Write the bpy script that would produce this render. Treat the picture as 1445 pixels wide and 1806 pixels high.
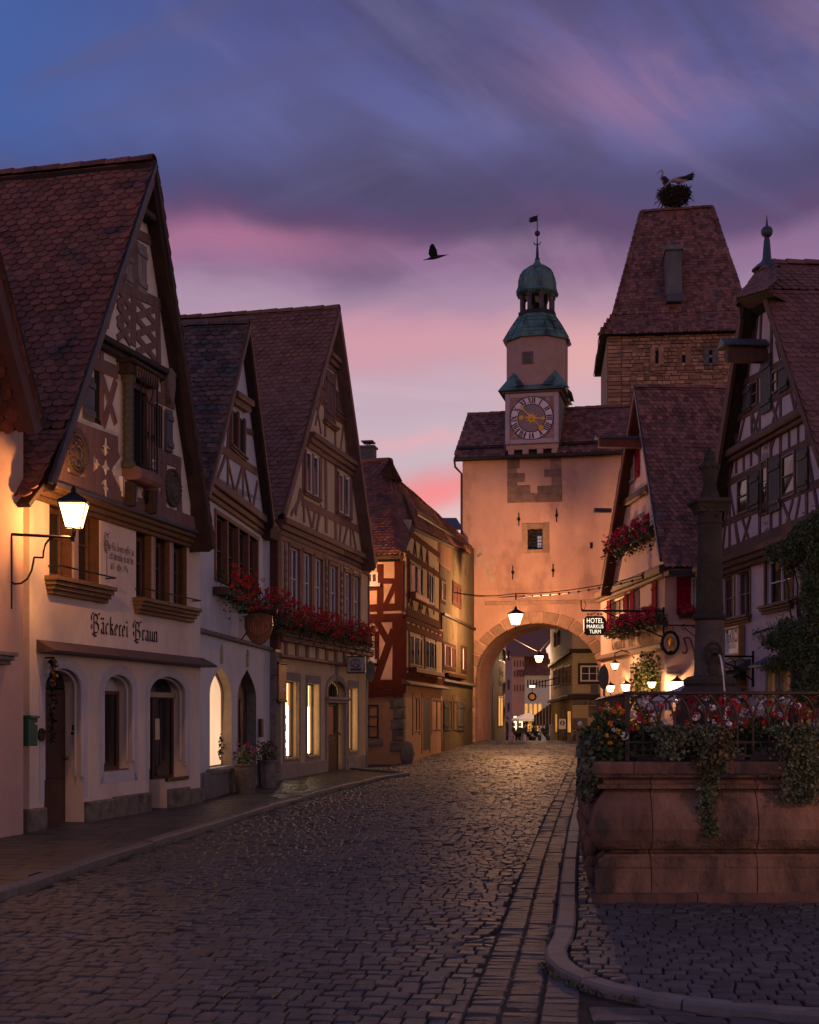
import bpy, bmesh, math, random
from mathutils import Vector, Matrix, geometry, noise
random.seed(7)
sc = bpy.context.scene
for o in list(bpy.data.objects):
    bpy.data.objects.remove(o)
COL = sc.collection
R = math.radians
# ---------------------------------------------------------------- camera
FPX, CX, HY, EYE = 2400.0, 722.5, 1265.0, 1.6      # focal length in photo pixels, principal column, horizon row, eye height
cd = bpy.data.cameras.new('camera'); cam = bpy.data.objects.new('camera', cd); COL.objects.link(cam)
cd.sensor_fit = 'HORIZONTAL'; cd.sensor_width = 36.0; cd.lens = 36.0 * FPX / 1445.0
cd.shift_y = (HY - 903.0) / 1445.0
cd.clip_start = 0.1; cd.clip_end = 2000
cam.location = (0, 0, EYE); cam.rotation_euler = (R(90), 0, 0)
sc.camera = cam
# ---------------------------------------------------------------- world
W = bpy.data.worlds.new('World'); sc.world = W; W.use_nodes = True
nt = W.node_tree; nt.nodes.clear()
def N(t, **k):
    n = nt.nodes.new(t)
    for a, b in k.items(): setattr(n, a, b)
    return n
def LK(a, b): nt.links.new(a, b)
def srgb(r, g, b):
    f = lambda c: (c/255/12.92) if c/255 <= .04045 else ((c/255+.055)/1.055)**2.4
    return (f(r), f(g), f(b), 1)
def wmath(op, a, b=None, c=None):
    n = N('ShaderNodeMath', operation=op)
    for i, x in enumerate((a, b, c)):
        if x is None: continue
        if isinstance(x, (int, float)): n.inputs[i].default_value = x
        else: LK(x, n.inputs[i])
    return n.outputs[0]
def wmix(f, a, b):
    n = N('ShaderNodeMix', data_type='RGBA')
    for s, x in ((n.inputs[0], f), (n.inputs[6], a), (n.inputs[7], b)):
        if isinstance(x, (int, float)): s.default_value = x
        elif isinstance(x, tuple): s.default_value = x
        else: LK(x, s)
    return n.outputs[2]
def wramp(f, stops, interp='EASE'):
    n = N('ShaderNodeValToRGB'); cr = n.color_ramp; cr.interpolation = interp
    while len(cr.elements) < len(stops): cr.elements.new(0.5)
    for e, (p, c) in zip(cr.elements, stops): e.position = p; e.color = c
    LK(f, n.inputs[0]); return n.outputs[0]
def wsmooth(x, a, b):
    n = N('ShaderNodeMapRange', interpolation_type='SMOOTHSTEP')
    LK(x, n.inputs[0]); n.inputs[1].default_value = a; n.inputs[2].default_value = b
    return n.outputs[0]
tc = N('ShaderNodeTexCoord'); sx = N('ShaderNodeSeparateXYZ'); LK(tc.outputs['Generated'], sx.inputs[0])
az = wmath('ARCTAN2', sx.outputs[0], sx.outputs[1])          # 0 = straight down the street
el = wmath('ARCSINE', sx.outputs[2])
cmb = N('ShaderNodeCombineXYZ'); LK(az, cmb.inputs[0]); LK(el, cmb.inputs[1])
def wnoise(rot, sc_, scale, detail=5, rough=.55, dist=.6, loc=(0, 0, 0)):
    m = N('ShaderNodeMapping', vector_type='TEXTURE'); LK(cmb.outputs[0], m.inputs[0])
    m.inputs['Rotation'].default_value = (0, 0, R(rot)); m.inputs['Scale'].default_value = tuple(1/c for c in sc_); m.inputs['Location'].default_value = loc
    n = N('ShaderNodeTexNoise'); LK(m.outputs[0], n.inputs['Vector'])
    n.inputs['Scale'].default_value = scale; n.inputs['Detail'].default_value = detail
    n.inputs['Roughness'].default_value = rough; n.inputs['Distortion'].default_value = dist
    return n.outputs[0]
def EL(y): return math.atan((HY - y)/FPX)
def AZ(x): return math.atan((x - CX)/FPX)
wob = wnoise(12, (1, 1.6, 1), 5, 4, .5, .3)
el2 = wmath('ADD', el, wmath('MULTIPLY', wmath('SUBTRACT', wob, .5), .075))
el3 = wmath('MULTIPLY', el2, 1/0.62)
P = lambda y: EL(y)/0.62
base = wramp(el3, [
    (P(1230), (1.0, .60, .52, 1)), (P(960), (.82, .54, .54, 1)), (P(900), srgb(212, 182, 186)), (P(855), srgb(206, 150, 160)), (P(800), srgb(192, 174, 186)),
    (P(700), srgb(188, 164, 182)), (P(625), srgb(188, 150, 166)), (P(540), srgb(158, 130, 160)), (P(460), srgb(138, 104, 142)),
    (P(400), srgb(90, 68, 108)), (P(335), srgb(76, 70, 112)), (P(230), srgb(92, 94, 148)), (P(90), srgb(84, 86, 142)),
    (P(0), srgb(78, 80, 134)), (1.0, srgb(94, 95, 124))])
# clear blue patch to the left, high up
left = wmath('MULTIPLY', wsmooth(az, AZ(560), AZ(-120)), wsmooth(el2, EL(420), EL(250)))
c1 = wmix(wmath('MULTIPLY', left, .85), base, srgb(58, 92, 160))
# veils: dark mauve streaks and paler streaks
n1 = wnoise(-33, (1.0, 3.6, 1), 3.6, 6, .55, .9)
dk = wmath('MULTIPLY', wsmooth(n1, .40, .70), wmath('MULTIPLY', wsmooth(el2, EL(600), EL(400)), wsmooth(az, AZ(180), AZ(760))))
c2 = wmix(wmath('MULTIPLY', dk, .72), c1, srgb(70, 64, 96))
n5 = wnoise(22, (1.0, 5.0, 1), 3.2, 6, .55, .8, (5.2, .4, 0))
c2 = wmix(wmath('MULTIPLY', wmath('MULTIPLY', wsmooth(n5, .5, .7), wsmooth(el2, EL(520), EL(330))), .5), c2, srgb(88, 84, 122))
n2 = wnoise(-28, (1.0, 3.0, 1), 3.6, 6, .55, 1.0, (3.1, 1.7, 0))
lt = wmath('MULTIPLY', wsmooth(n2, .50, .74), wsmooth(el2, EL(600), EL(300)))
c3 = wmix(wmath('MULTIPLY', lt, .3), c2, srgb(116, 110, 154))
# afterglow on cloud edges
def glow(px, py, rx, ry, colr, amt, cin, nz=None):
    dx = wmath('DIVIDE', wmath('SUBTRACT', az, AZ(px)), rx/FPX); dy = wmath('DIVIDE', wmath('SUBTRACT', el2, EL(py)), ry/FPX)
    g = wmath('POWER', 2.718, wmath('MULTIPLY', wmath('ADD', wmath('MULTIPLY', dx, dx), wmath('MULTIPLY', dy, dy)), -1.0))
    return wmix(wmath('MULTIPLY', g, amt) if nz is None else wmath('MULTIPLY', wmath('MULTIPLY', g, amt), nz), cin, colr)
n3 = wnoise(-6, (1, 3.5, 1), 6, 5, .55, .6, (7, 2, 0))
nzz = wsmooth(n2, .3, .68)
c4 = glow(1150, 140, 190, 85, srgb(150, 112, 148), 1., c3, nzz)
c4 = glow(1400, 110, 160, 60, srgb(140, 112, 148), .8, c4, nzz)
c4 = glow(390, 430, 240, 34, srgb(176, 112, 146), .75, c4)
c4 = glow(700, 610, 230, 50, srgb(214, 148, 164), .6, c4)
c4 = glow(1030, 650, 130, 90, srgb(226, 166, 164), .75, c4)
c4 = glow(760, 862, 110, 26, srgb(240, 132, 138), .85, c4)
c4 = glow(740, 775, 130, 14, srgb(226, 165, 176), .6, c4)
c4 = glow(520, 372, 300, 24, srgb(86, 62, 104), .55, c4)
c5 = wmix(wmath('MULTIPLY', wmath('MULTIPLY', wsmooth(n3, .52, .72), wsmooth(el2, EL(380), EL(640))), .35), c4, srgb(206, 176, 190))
below = wsmooth(el, 0.02, -0.06)
c6 = wmix(below, c5, srgb(40, 36, 44))
sky = N('ShaderNodeTexSky'); sky.sky_type = 'NISHITA'; sky.sun_disc = False
sky.sun_elevation = R(0.5); sky.sun_rotation = R(6)
skm = N('ShaderNodeVectorMath', operation='SCALE'); LK(sky.outputs[0], skm.inputs[0]); skm.inputs['Scale'].default_value = .012
add = N('ShaderNodeVectorMath', operation='ADD'); LK(c6, add.inputs[0]); LK(skm.outputs[0], add.inputs[1])
bg = N('ShaderNodeBackground'); LK(add.outputs[0], bg.inputs[0]); bg.inputs[1].default_value = .84
wo = N('ShaderNodeOutputWorld'); LK(bg.outputs[0], wo.inputs[0])
# the last of the sun, below the roofs and very weak
sl = bpy.data.lights.new('sun', 'SUN'); so = bpy.data.objects.new('sun', sl); COL.objects.link(so)
sl.energy = 0.04; sl.angle = R(15); sl.color = (1, .62, .5); so.rotation_euler = (R(-89.5), 0, R(-6))
vs = sc.view_settings; sc.display_settings.display_device = 'sRGB'
vs.view_transform = 'Standard'; vs.look = 'None'; vs.exposure = 0.3; vs.gamma = 1; vs.use_curve_mapping = False
sc.render.engine = 'CYCLES'
# ---------------------------------------------------------------- materials
MATS = {}
def M(name, col, rough=.8, var=.25, scale=3., bump=.25, bscale=40., island=0., metal=0., spec=.3, col2=None, c2scale=1.2, c2lo=.5, c2hi=.7, emit=None, streak=1.):
    if name in MATS: return MATS[name]
    m = bpy.data.materials.new(name); m.use_nodes = True; t = m.node_tree; b = t.nodes['Principled BSDF']
    def n(ty, **k):
        x = t.nodes.new(ty)
        for a, c in k.items(): setattr(x, a, c)
        return x
    L = t.links.new
    geo = n('ShaderNodeNewGeometry'); mp = n('ShaderNodeMapping'); L(geo.outputs['Position'], mp.inputs[0])
    mp.inputs['Scale'].default_value = (1, 1, streak)
    nz = n('ShaderNodeTexNoise'); nz.inputs['Scale'].default_value = scale; nz.inputs['Detail'].default_value = 6; nz.inputs['Roughness'].default_value = .6
    L(mp.outputs[0], nz.inputs['Vector'])
    rp = n('ShaderNodeMapRange'); L(nz.outputs[0], rp.inputs[0]); rp.inputs[1].default_value = .25; rp.inputs[2].default_value = .75
    rp.inputs[3].default_value = 1-var; rp.inputs[4].default_value = 1+var
    val = rp.outputs[0]
    if island:
        oi = n('ShaderNodeObjectInfo')
        ad = n('ShaderNodeMath', operation='ADD'); L(geo.outputs['Random Per Island'], ad.inputs[0]); L(oi.outputs['Random'], ad.inputs[1])
        fr = n('ShaderNodeMath', operation='FRACT'); L(ad.outputs[0], fr.inputs[0])
        mr = n('ShaderNodeMapRange'); L(fr.outputs[0], mr.inputs[0]); mr.inputs[3].default_value = 1-island; mr.inputs[4].default_value = 1+island
        mu = n('ShaderNodeMath', operation='MULTIPLY'); L(val, mu.inputs[0]); L(mr.outputs[0], mu.inputs[1]); val = mu.outputs[0]
    src = n('ShaderNodeRGB'); src.outputs[0].default_value = (*col, 1); cs = src.outputs[0]
    if col2:
        n2 = n('ShaderNodeTexNoise'); n2.inputs['Scale'].default_value = c2scale; n2.inputs['Detail'].default_value = 7; n2.inputs['Roughness'].default_value = .65
        L(mp.outputs[0], n2.inputs['Vector'])
        r2 = n('ShaderNodeMapRange', interpolation_type='SMOOTHSTEP'); L(n2.outputs[0], r2.inputs[0]); r2.inputs[1].default_value = c2lo; r2.inputs[2].default_value = c2hi
        mx = n('ShaderNodeMix', data_type='RGBA'); L(r2.outputs[0], mx.inputs[0]); L(cs, mx.inputs[6]); mx.inputs[7].default_value = (*col2, 1); cs = mx.outputs[2]
    sc_ = n('ShaderNodeVectorMath', operation='SCALE'); L(cs, sc_.inputs[0]); L(val, sc_.inputs['Scale'])
    L(sc_.outputs[0], b.inputs['Base Color'])
    b.inputs['Roughness'].default_value = rough; b.inputs['Metallic'].default_value = metal; b.inputs['Specular IOR Level'].default_value = spec
    if bump:
        nb = n('ShaderNodeTexNoise'); nb.inputs['Scale'].default_value = bscale; nb.inputs['Detail'].default_value = 5
        L(mp.outputs[0], nb.inputs['Vector'])
        bp = n('ShaderNodeBump'); bp.inputs['Strength'].default_value = bump; bp.inputs['Distance'].default_value = .02
        L(nb.outputs[0], bp.inputs['Height']); L(bp.outputs[0], b.inputs['Normal'])
    if emit:
        b.inputs['Emission Color'].default_value = (*emit[:3], 1); b.inputs['Emission Strength'].default_value = emit[3]
    MATS[name] = m; return m
def GLASS(name, col=(.012, .012, .016), rough=.06):
    return M(name, col, rough, .1, 2, .02, 3, spec=.6)
def LIT(name, col, s, sc_=2.5, lo=.55):
    """a lit interior seen through a shop window: uneven emission"""
    if name in MATS: return MATS[name]
    m = bpy.data.materials.new(name); m.use_nodes = True; t = m.node_tree; t.nodes.clear(); L = t.links.new
    geo = t.nodes.new('ShaderNodeNewGeometry'); nz = t.nodes.new('ShaderNodeTexNoise'); nz.inputs['Scale'].default_value = sc_; nz.inputs['Detail'].default_value = 3
    L(geo.outputs['Position'], nz.inputs['Vector'])
    mr = t.nodes.new('ShaderNodeMapRange'); L(nz.outputs[0], mr.inputs[0]); mr.inputs[1].default_value = .3; mr.inputs[2].default_value = .7
    mr.inputs[3].default_value = s*lo; mr.inputs[4].default_value = s
    e = t.nodes.new('ShaderNodeEmission'); e.inputs[0].default_value = (*col, 1); L(mr.outputs[0], e.inputs[1])
    o = t.nodes.new('ShaderNodeOutputMaterial'); L(e.outputs[0], o.inputs[0]); MATS[name] = m; return m
def LAMPGLASS(name, col, s, tr=.75):
    if name in MATS: return MATS[name]
    m = bpy.data.materials.new(name); m.use_nodes = True; t = m.node_tree; t.nodes.clear(); L = t.links.new
    e = t.nodes.new('ShaderNodeEmission'); e.inputs[0].default_value = (*col, 1); e.inputs[1].default_value = s
    tp = t.nodes.new('ShaderNodeBsdfTransparent'); ms = t.nodes.new('ShaderNodeMixShader'); ms.inputs[0].default_value = tr
    L(e.outputs[0], ms.inputs[1]); L(tp.outputs[0], ms.inputs[2])
    o = t.nodes.new('ShaderNodeOutputMaterial'); L(ms.outputs[0], o.inputs[0]); MATS[name] = m; return m
# ---------------------------------------------------------------- mesh helpers
class MB:
    def __init__(s): s.v = []; s.f = []
    def add(s, vs, fs):
        k = len(s.v); s.v += [tuple(x) for x in vs]; s.f += [tuple(i+k for i in f) for f in fs]; return s
    def box(s, x0, x1, y0, y1, z0, z1):
        if x0 > x1: x0, x1 = x1, x0
        if y0 > y1: y0, y1 = y1, y0
        if z0 > z1: z0, z1 = z1, z0
        return s.add([(x0,y0,z0),(x1,y0,z0),(x1,y1,z0),(x0,y1,z0),(x0,y0,z1),(x1,y0,z1),(x1,y1,z1),(x0,y1,z1)],
                     [(3,2,1,0),(4,5,6,7),(0,1,5,4),(1,2,6,5),(2,3,7,6),(3,0,4,7)])
    def cbox(s, x0, x1, y0, y1, z0, z1, c=.01):
        """box with chamfered front (-y) edges"""
        x0, x1 = min(x0,x1), max(x0,x1); z0, z1 = min(z0,z1), max(z0,z1); y0, y1 = min(y0,y1), max(y0,y1)
        c = min(c, (x1-x0)*.4, (z1-z0)*.4)
        return s.prism([(x0,z0),(x1,z0),(x1,z1),(x0,z1)], y0, y1, c)
    def prism(s, poly, y0, y1, c=0.):
        """poly in (x,z), extruded in y; front face at y0, chamfer c"""
        n = len(poly); ar = sum(poly[i][0]*poly[(i+1)%n][1]-poly[(i+1)%n][0]*poly[i][1] for i in range(n))
        if ar < 0: poly = poly[::-1]
        vs = []; fs = []
        if c > 0:
            cx = sum(p[0] for p in poly)/n; cz = sum(p[1] for p in poly)/n
            ins = []
            for i in range(n):
                a, b, d = Vector(poly[i-1]), Vector(poly[i]), Vector(poly[(i+1)%n])
                e1 = (b-a); e2 = (d-b)
                if e1.length < 1e-6 or e2.length < 1e-6: ins.append(b); continue
                e1.normalize(); e2.normalize()
                n1 = Vector((-e1.y, e1.x)); n2 = Vector((-e2.y, e2.x)); q = n1+n2
                if q.length < 1e-4: q = n1
                q.normalize(); ins.append(b + q*min(c/max(q.dot(n1), .35), c*2.5))
            vs += [(p[0], y0, p[1]) for p in ins] + [(p[0], y0+c, p[1]) for p in poly] + [(p[0], y1, p[1]) for p in poly]
            fs.append(tuple(range(n)))
            for i in range(n):
                j = (i+1) % n
                fs.append((i, i+n, j+n, j)); fs.append((i+n, i+2*n, j+2*n, j+n))
            fs.append(tuple(range(3*n-1, 2*n-1, -1)))
        else:
            vs += [(p[0], y0, p[1]) for p in poly] + [(p[0], y1, p[1]) for p in poly]
            fs.append(tuple(range(n)))
            for i in range(n):
                j = (i+1) % n; fs.append((i, i+n, j+n, j))
            fs.append(tuple(range(2*n-1, n-1, -1)))
        return s.add(vs, fs)
    def beam(s, a, b, w, y0, y1, c=.008, wob=0.):
        """a timber on a facade from (u,z) a to b, width w"""
        a = Vector(a[:2]); b = Vector(b[:2]); d = (b-a)
        if d.length < 1e-5: return s
        d.normalize(); q = Vector((-d.y, d.x))*(w/2)
        j = lambda: 1+random.uniform(-wob, wob)
        m = (a+b)/2
        return s.prism([tuple(a-q*j()), tuple(m-q*j()), tuple(b-q*j()), tuple(b+q*j()), tuple(m+q*j()), tuple(a+q*j())], y0, y1, c)
    def tube(s, pts, r, n=6, r1=None, closed=False):
        pts = [Vector(p) for p in pts]; rings = []; m = len(pts)
        up = Vector((0.13, .2, 1)).normalized()
        for i, p in enumerate(pts):
            if closed: t = pts[(i+1)%m]-pts[i-1]
            else: t = pts[min(i+1, m-1)]-pts[max(i-1, 0)]
            if t.length < 1e-9: t = Vector((0,0,1))
            t.normalize(); a = t.cross(up)
            if a.length < .05: a = t.cross(Vector((1,0,0)))
            a.normalize(); b = t.cross(a)
            rr = r if r1 is None else r+(r1-r)*i/max(m-1, 1)
            rings.append([p+(a*math.cos(k*2*math.pi/n)+b*math.sin(k*2*math.pi/n))*rr for k in range(n)])
        vs = [q for rg in rings for q in rg]; fs = []
        for i in range(m if closed else m-1):
            i2 = (i+1) % m
            for k in range(n):
                k2 = (k+1) % n; fs.append((i*n+k, i*n+k2, i2*n+k2, i2*n+k))
        if not closed: fs += [tuple(range(n-1, -1, -1)), tuple(range((m-1)*n, m*n))]
        return s.add(vs, fs)
    def lathe(s, prof, n=24, c=(0,0), a0=0., sq=None):
        vs = []; fs = []
        for r, z in prof:
            for k in range(n):
                a = a0+k*2*math.pi/n; vs.append((c[0]+r*math.cos(a), c[1]+r*math.sin(a), z))
        m = len(prof)
        for i in range(m-1):
            for k in range(n):
                k2 = (k+1) % n; fs.append((i*n+k, i*n+k2, (i+1)*n+k2, (i+1)*n+k))
        fs += [tuple(range(n-1, -1, -1)), tuple(range((m-1)*n, m*n))]
        return s.add(vs, fs)
    def ball(s, c, r, n=10, m=6, sz=(1,1,1), jit=0.):
        vs = [(c[0], c[1], c[2]+r*sz[2])]
        for i in range(1, m):
            for k in range(n):
                a = math.pi*i/m; t = 2*math.pi*k/n; q = r*(1+random.uniform(-jit, jit))
                vs.append((c[0]+q*sz[0]*math.sin(a)*math.cos(t), c[1]+q*sz[1]*math.sin(a)*math.sin(t), c[2]+q*sz[2]*math.cos(a)))
        vs.append((c[0], c[1], c[2]-r*sz[2])); fs = []
        for k in range(n): fs.append((0, 1+k, 1+(k+1)%n))
        for i in range(m-2):
            for k in range(n):
                fs.append((1+i*n+k, 1+(i+1)*n+k, 1+(i+1)*n+(k+1)%n, 1+i*n+(k+1)%n))
        l = len(vs)-1
        for k in range(n): fs.append((l, l-n+(k+1)%n, l-n+k))
        return s.add(vs, fs)
    def quad(s, a, b, c, d): return s.add([a, b, c, d], [(0, 1, 2, 3)])
    def mesh(s, name, mat=None, smooth=False):
        me = bpy.data.meshes.new(name); me.from_pydata(s.v, [], s.f)
        if mat: me.materials.append(mat)
        if smooth: me.polygons.foreach_set('use_smooth', [True]*len(me.polygons))
        me.update(); return me
    def build(s, name, mat, parent=None, smooth=False, label=None, stuff=False):
        o = bpy.data.objects.new(name, s.mesh(name, mat, smooth)); COL.objects.link(o)
        if parent: o.parent = parent
        if smooth:
            try: o.data.set_sharp_from_angle(angle=R(38))
            except Exception: pass
        if label: o['label'] = label
        if stuff: o['kind'] = 'stuff'
        return o
def tag(o, label, cat, group=None, kind=None):
    if label: o['label'] = label
    if cat: o['category'] = cat
    if group: o['group'] = group
    if kind: o['kind'] = kind
    return o
def thing(name, label, cat, loc=(0,0,0), rz=0., group=None):
    o = bpy.data.objects.new(name, None); COL.objects.link(o); o.empty_display_size = .2
    o.location = loc; o.rotation_euler = (0, 0, rz); return tag(o, label, cat, group)
def wm(o):
    m = Matrix.LocRotScale(o.location, o.rotation_euler, o.scale)
    return wm(o.parent) @ m if o.parent else m
def proj(p):
    y = max(p[1], .1); return CX+FPX*p[0]/y, HY-FPX*(p[2]-EYE)/y, y
def pieces(parent, name, meshes, mats, mat, nmax=300, rest=None):
    """alike pieces: the nmax that show largest as objects sharing meshes, the others as one joined part"""
    pm = wm(parent) if parent else Matrix()
    info = []
    for i, (k, m) in enumerate(mats):
        x, y, d = proj(pm @ m.translation)
        vis = (-30 < x < 1475 and -30 < y < 1836 and (pm @ m.translation).y > 1)
        info.append((0 if vis else 1, d, i))
    info.sort(); keep = set(i for v, d, i in info[:nmax] if v == 0); mb = MB()
    ms = [q.mesh(name, mat) for q in meshes] if keep else []
    for i, (k, m) in enumerate(mats):
        if i in keep:
            o = bpy.data.objects.new(name, ms[k]); COL.objects.link(o)
            if parent: o.parent = parent
            o.matrix_local = m
        else:
            q = meshes[k]; b = len(mb.v); mb.v += [tuple(m @ Vector(p)) for p in q.v]; mb.f += [tuple(j+b for j in f) for f in q.f]
    if mb.v: mb.build(rest or name+'s', mat, parent, stuff=True)
# ---------------------------------------------------------------- facades
class Fac:
    """a facade plane: origin p (left end), d along it to the right, n towards the street"""
    def __init__(s, px, Y, k, sg):
        s.p = Vector(((px-CX)/FPX*Y, Y)); v = Vector((k, 1)).normalized()*sg; s.d = v; s.n = Vector((v.y, -v.x)); s.rz = math.atan2(v.y, v.x)
    def loc(s, z=0.): return (s.p.x, s.p.y, z)
    def uz(s, px, py, n=0.):
        o = s.p+s.n*n; r = (px-CX)/FPX; u = (o.y*r-o.x)/(s.d.x-s.d.y*r); t = o.y+u*s.d.y
        return (u, EYE+(HY-py)/FPX*t)
    def w(s, u, z, n=0.):
        q = s.p+s.d*u+s.n*n; return Vector((q.x, q.y, z))
def wall(poly, holes, y0, rd):
    """front wall sheet with real openings and reveals going inwards by rd"""
    mb = MB(); pts = []; ed = []
    for l in [poly]+list(holes):
        k = len(pts); pts += [Vector(p) for p in l]; ed += [(k+i, k+(i+1) % len(l)) for i in range(len(l))]
    def inside(p, q):
        r = False
        for i in range(len(q)):
            (x0, y0_), (x1, y1_) = q[i-1], q[i]
            if (y0_ > p[1]) != (y1_ > p[1]) and p[0] < (x1-x0)*(p[1]-y0_)/(y1_-y0_)+x0: r = not r
        return r
    vs_, _, tr_, *_r = geometry.delaunay_2d_cdt(pts, ed, [], 0, 1e-5); fs = []
    for t in tr_:
        a, b, c = (vs_[i] for i in t); m = (a+b+c)/3
        if inside(m, poly) and not any(inside(m, h) for h in holes): fs.append(tuple(t) if (b-a).cross(c-a) > 0 else tuple(t[::-1]))
    mb.add([(v.x, y0, v.y) for v in vs_], fs)
    for h in holes:
        n = len(h); ar = sum(h[i][0]*h[(i+1)%n][1]-h[(i+1)%n][0]*h[i][1] for i in range(n))
        if ar < 0: h = h[::-1]
        for i in range(n):
            a, b = h[i], h[(i+1)%n]; mb.add([(a[0],y0,a[1]),(b[0],y0,b[1]),(b[0],y0+rd,b[1]),(a[0],y0+rd,a[1])], [(3,2,1,0)])
    return mb
def rect(u0, z0, u1, z1): return [(u0, z0), (u1, z0), (u1, z1), (u0, z1)]
def archpoly(u0, u1, z0, zs, zt, n=10, pointed=False):
    um = (u0+u1)/2; p = [(u0, z0), (u1, z0)]
    if pointed:
        for i in range(n+1):
            t = i/n; p.append((u1-(u1-um)*(1-math.cos(t*math.pi/2))**.9, zs+(zt-zs)*math.sin(t*math.pi/2)**1.0 if 0 else zs+(zt-zs)*(t**.85)))
        q = [(2*um-a, b) for a, b in p[2:]][::-1][1:]
        return p+q
    for i in range(n+1):
        a = math.pi*i/n; p.append((um+(u1-um)*math.cos(a), zs+(zt-zs)*math.sin(a)))
    return p
def window(h, u0, u1, z0, z1, y, lights=2, bars=1, fm=None, pm=None, fw=.05, bw=.03, name='window', label=None, rowz=None):
    """a casement: frame (part) with its panes (sub-parts); y = plane of the frame's front"""
    mb = MB(); t = .05
    for a, b in ((u0, u0+fw), (u1-fw, u1)): mb.cbox(a, b, y, y+t, z0, z1, .008)
    for a, b in ((z0, z0+fw), (z1-fw, z1)): mb.cbox(u0+fw, u1-fw, y+.002, y+t, a, b, .008)
    w = (u1-u0-2*fw)/lights; zs = [z0+fw]+([z0+fw+(z1-z0-2*fw)*(i+1)/(bars+1) for i in range(bars)] if rowz is None else [z0+(z1-z0)*r for r in rowz])+[z1-fw]
    for i in range(1, lights): x = u0+fw+w*i; mb.cbox(x-bw*.8, x+bw*.8, y-.006, y+t, z0+fw, z1-fw, .006)
    for zz in zs[1:-1]: mb.box(u0+fw, u1-fw, y+.006, y+.03, zz-bw/2, zz+bw/2)
    o = mb.build(name, fm, h, label=label)
    for i in range(lights):
        for k in range(len(zs)-1):
            tl = random.uniform(-.004, .004)
            MB().quad((u0+fw+w*i, y+.034+tl, zs[k]), (u0+fw+w*(i+1), y+.034, zs[k]), (u0+fw+w*(i+1), y+.034+tl, zs[k+1]), (u0+fw+w*i, y+.034, zs[k+1])).build('pane', pm, o)
    return o
def sill(h, u0, u1, z, y0, out=.12, th=.08, mat=None, steps=3, name='window_sill'):
    mb = MB(); o = out
    for i in range(steps):
        f = 1-i/steps*.75; e = out*f*.6
        mb.cbox(u0-e, u1+e, y0-out*f, y0+.02, z-th*(i+1)/steps, z-th*i/steps-.002*(i > 0), .006)
    return mb.build(name, mat, h)
def shutter(h, u0, u1, z0, z1, y, mat, batten=True, name='shutter', sub=True):
    """boards side by side with two battens"""
    n = max(2, int((u1-u0)/.13)); mb = MB(); w = (u1-u0)/n
    for i in range(n): mb.cbox(u0+w*i+.002, u0+w*(i+1)-.002, y-.035, y-.008, z0+random.uniform(-.006,.006), z1+random.uniform(-.006,.006), .006)
    if batten:
        for f in (.17, .8): mb.cbox(u0+.01, u1-.01, y-.062, y-.036, z0+(z1-z0)*f-.045, z0+(z1-z0)*f+.045, .01)
    return mb.build(name, mat, h)
# ---------------------------------------------------------------- roofs
def tile_mesh(w=.17, L=.36, th=.016, seed=0):
    rr = random.Random(seed); mb = MB(); h = w/2-.004; out = [(-h, L), (-h, .085)]
    for i in range(1, 6):
        a = math.pi*(1+i/6); out.append((h*math.cos(a), .085+.085*math.sin(a)*(1+rr.uniform(-.08, .08))))
    out += [(h, .085), (h, L)]; n = len(out)
    zt = lambda y: .046-.042*y/L+th
    mb.add([(x, y, zt(y)) for x, y in out]+[(x, y, zt(y)-th*1.35) for x, y in out[1:-1]],
           [tuple(range(n))] + [(i, n+i-1, n+i, i+1) for i in range(1, n-2)])
    return mb
def tile_quad(parent, A, B, Cc, D, mat, tw=.18, expo=.13, nmax=300, keep=None, name='roof_tile', under=None, L=None, jit=1.):
    """beaver-tail tiles on the quad A,B (eave left, right) C,D (ridge right, left), parent-local"""
    A, B, Cc, D = (Vector(p) for p in (A, B, Cc, D))
    sl = ((D-A).length+(Cc-B).length)/2; rows = max(1, int(round(sl/expo)))
    meshes = [tile_mesh(tw, L or expo*2.35, .016, k) for k in range(4)]; mats = []
    nrm = (B-A).cross(D-A).normalized()
    for j in range(rows):
        v = j/rows; l = A.lerp(D, v); r = B.lerp(Cc, v); wd = (r-l).length; n = max(1, int(round(wd/tw)))
        e = (r-l).normalized(); off = .5 if j % 2 else 0.
        for i in range(n+(1 if off else 0)):
            t = (i+.5-off)/n
            if t < .004 or t > .996: t = min(max(t, .25/n), 1-.25/n)
            p = l.lerp(r, t)
            s = (D.lerp(Cc, t)-A.lerp(B, t)).normalized(); nn = e.cross(s).normalized()
            if keep and not keep(p): continue
            p = p+nn*(random.uniform(0, .006)*jit+.035*noise.noise(p*.55)+.015*noise.noise(p*1.7))+s*random.gauss(0, .006)*jit
            m = Matrix((e, nn.cross(e), nn)).transposed().to_4x4()
            m = Matrix.Translation(p) @ m @ Matrix.Rotation(random.gauss(0, .018)*jit, 4, 'Z') @ Matrix.Rotation(random.gauss(0, .012)*jit, 4, 'X')
            m = m @ Matrix.Diagonal((wd/n/tw, min(1, ((rows-j)*sl/rows+.02)/(L or expo*2.35)), 1, 1))
            mats.append((random.randrange(4), m))
    pieces(parent, name, meshes, mats, mat, nmax, name+'s')
def slab(parent, name, A, B, Cc, D, th, mat, off=-.02):
    """solid roof boarding under the tiles; th along the inward normal"""
    A, B, Cc, D = (Vector(p) for p in (A, B, Cc, D)); nn = (B-A).cross(D-A).normalized()
    up = [p+nn*off for p in (A, B, Cc, D)]; dn = [p-nn*th for p in up]
    return MB().add(up+dn, [(0,1,2,3),(7,6,5,4),(0,4,5,1),(1,5,6,2),(2,6,7,3),(3,7,4,0)]).build(name, mat, parent)
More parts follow.
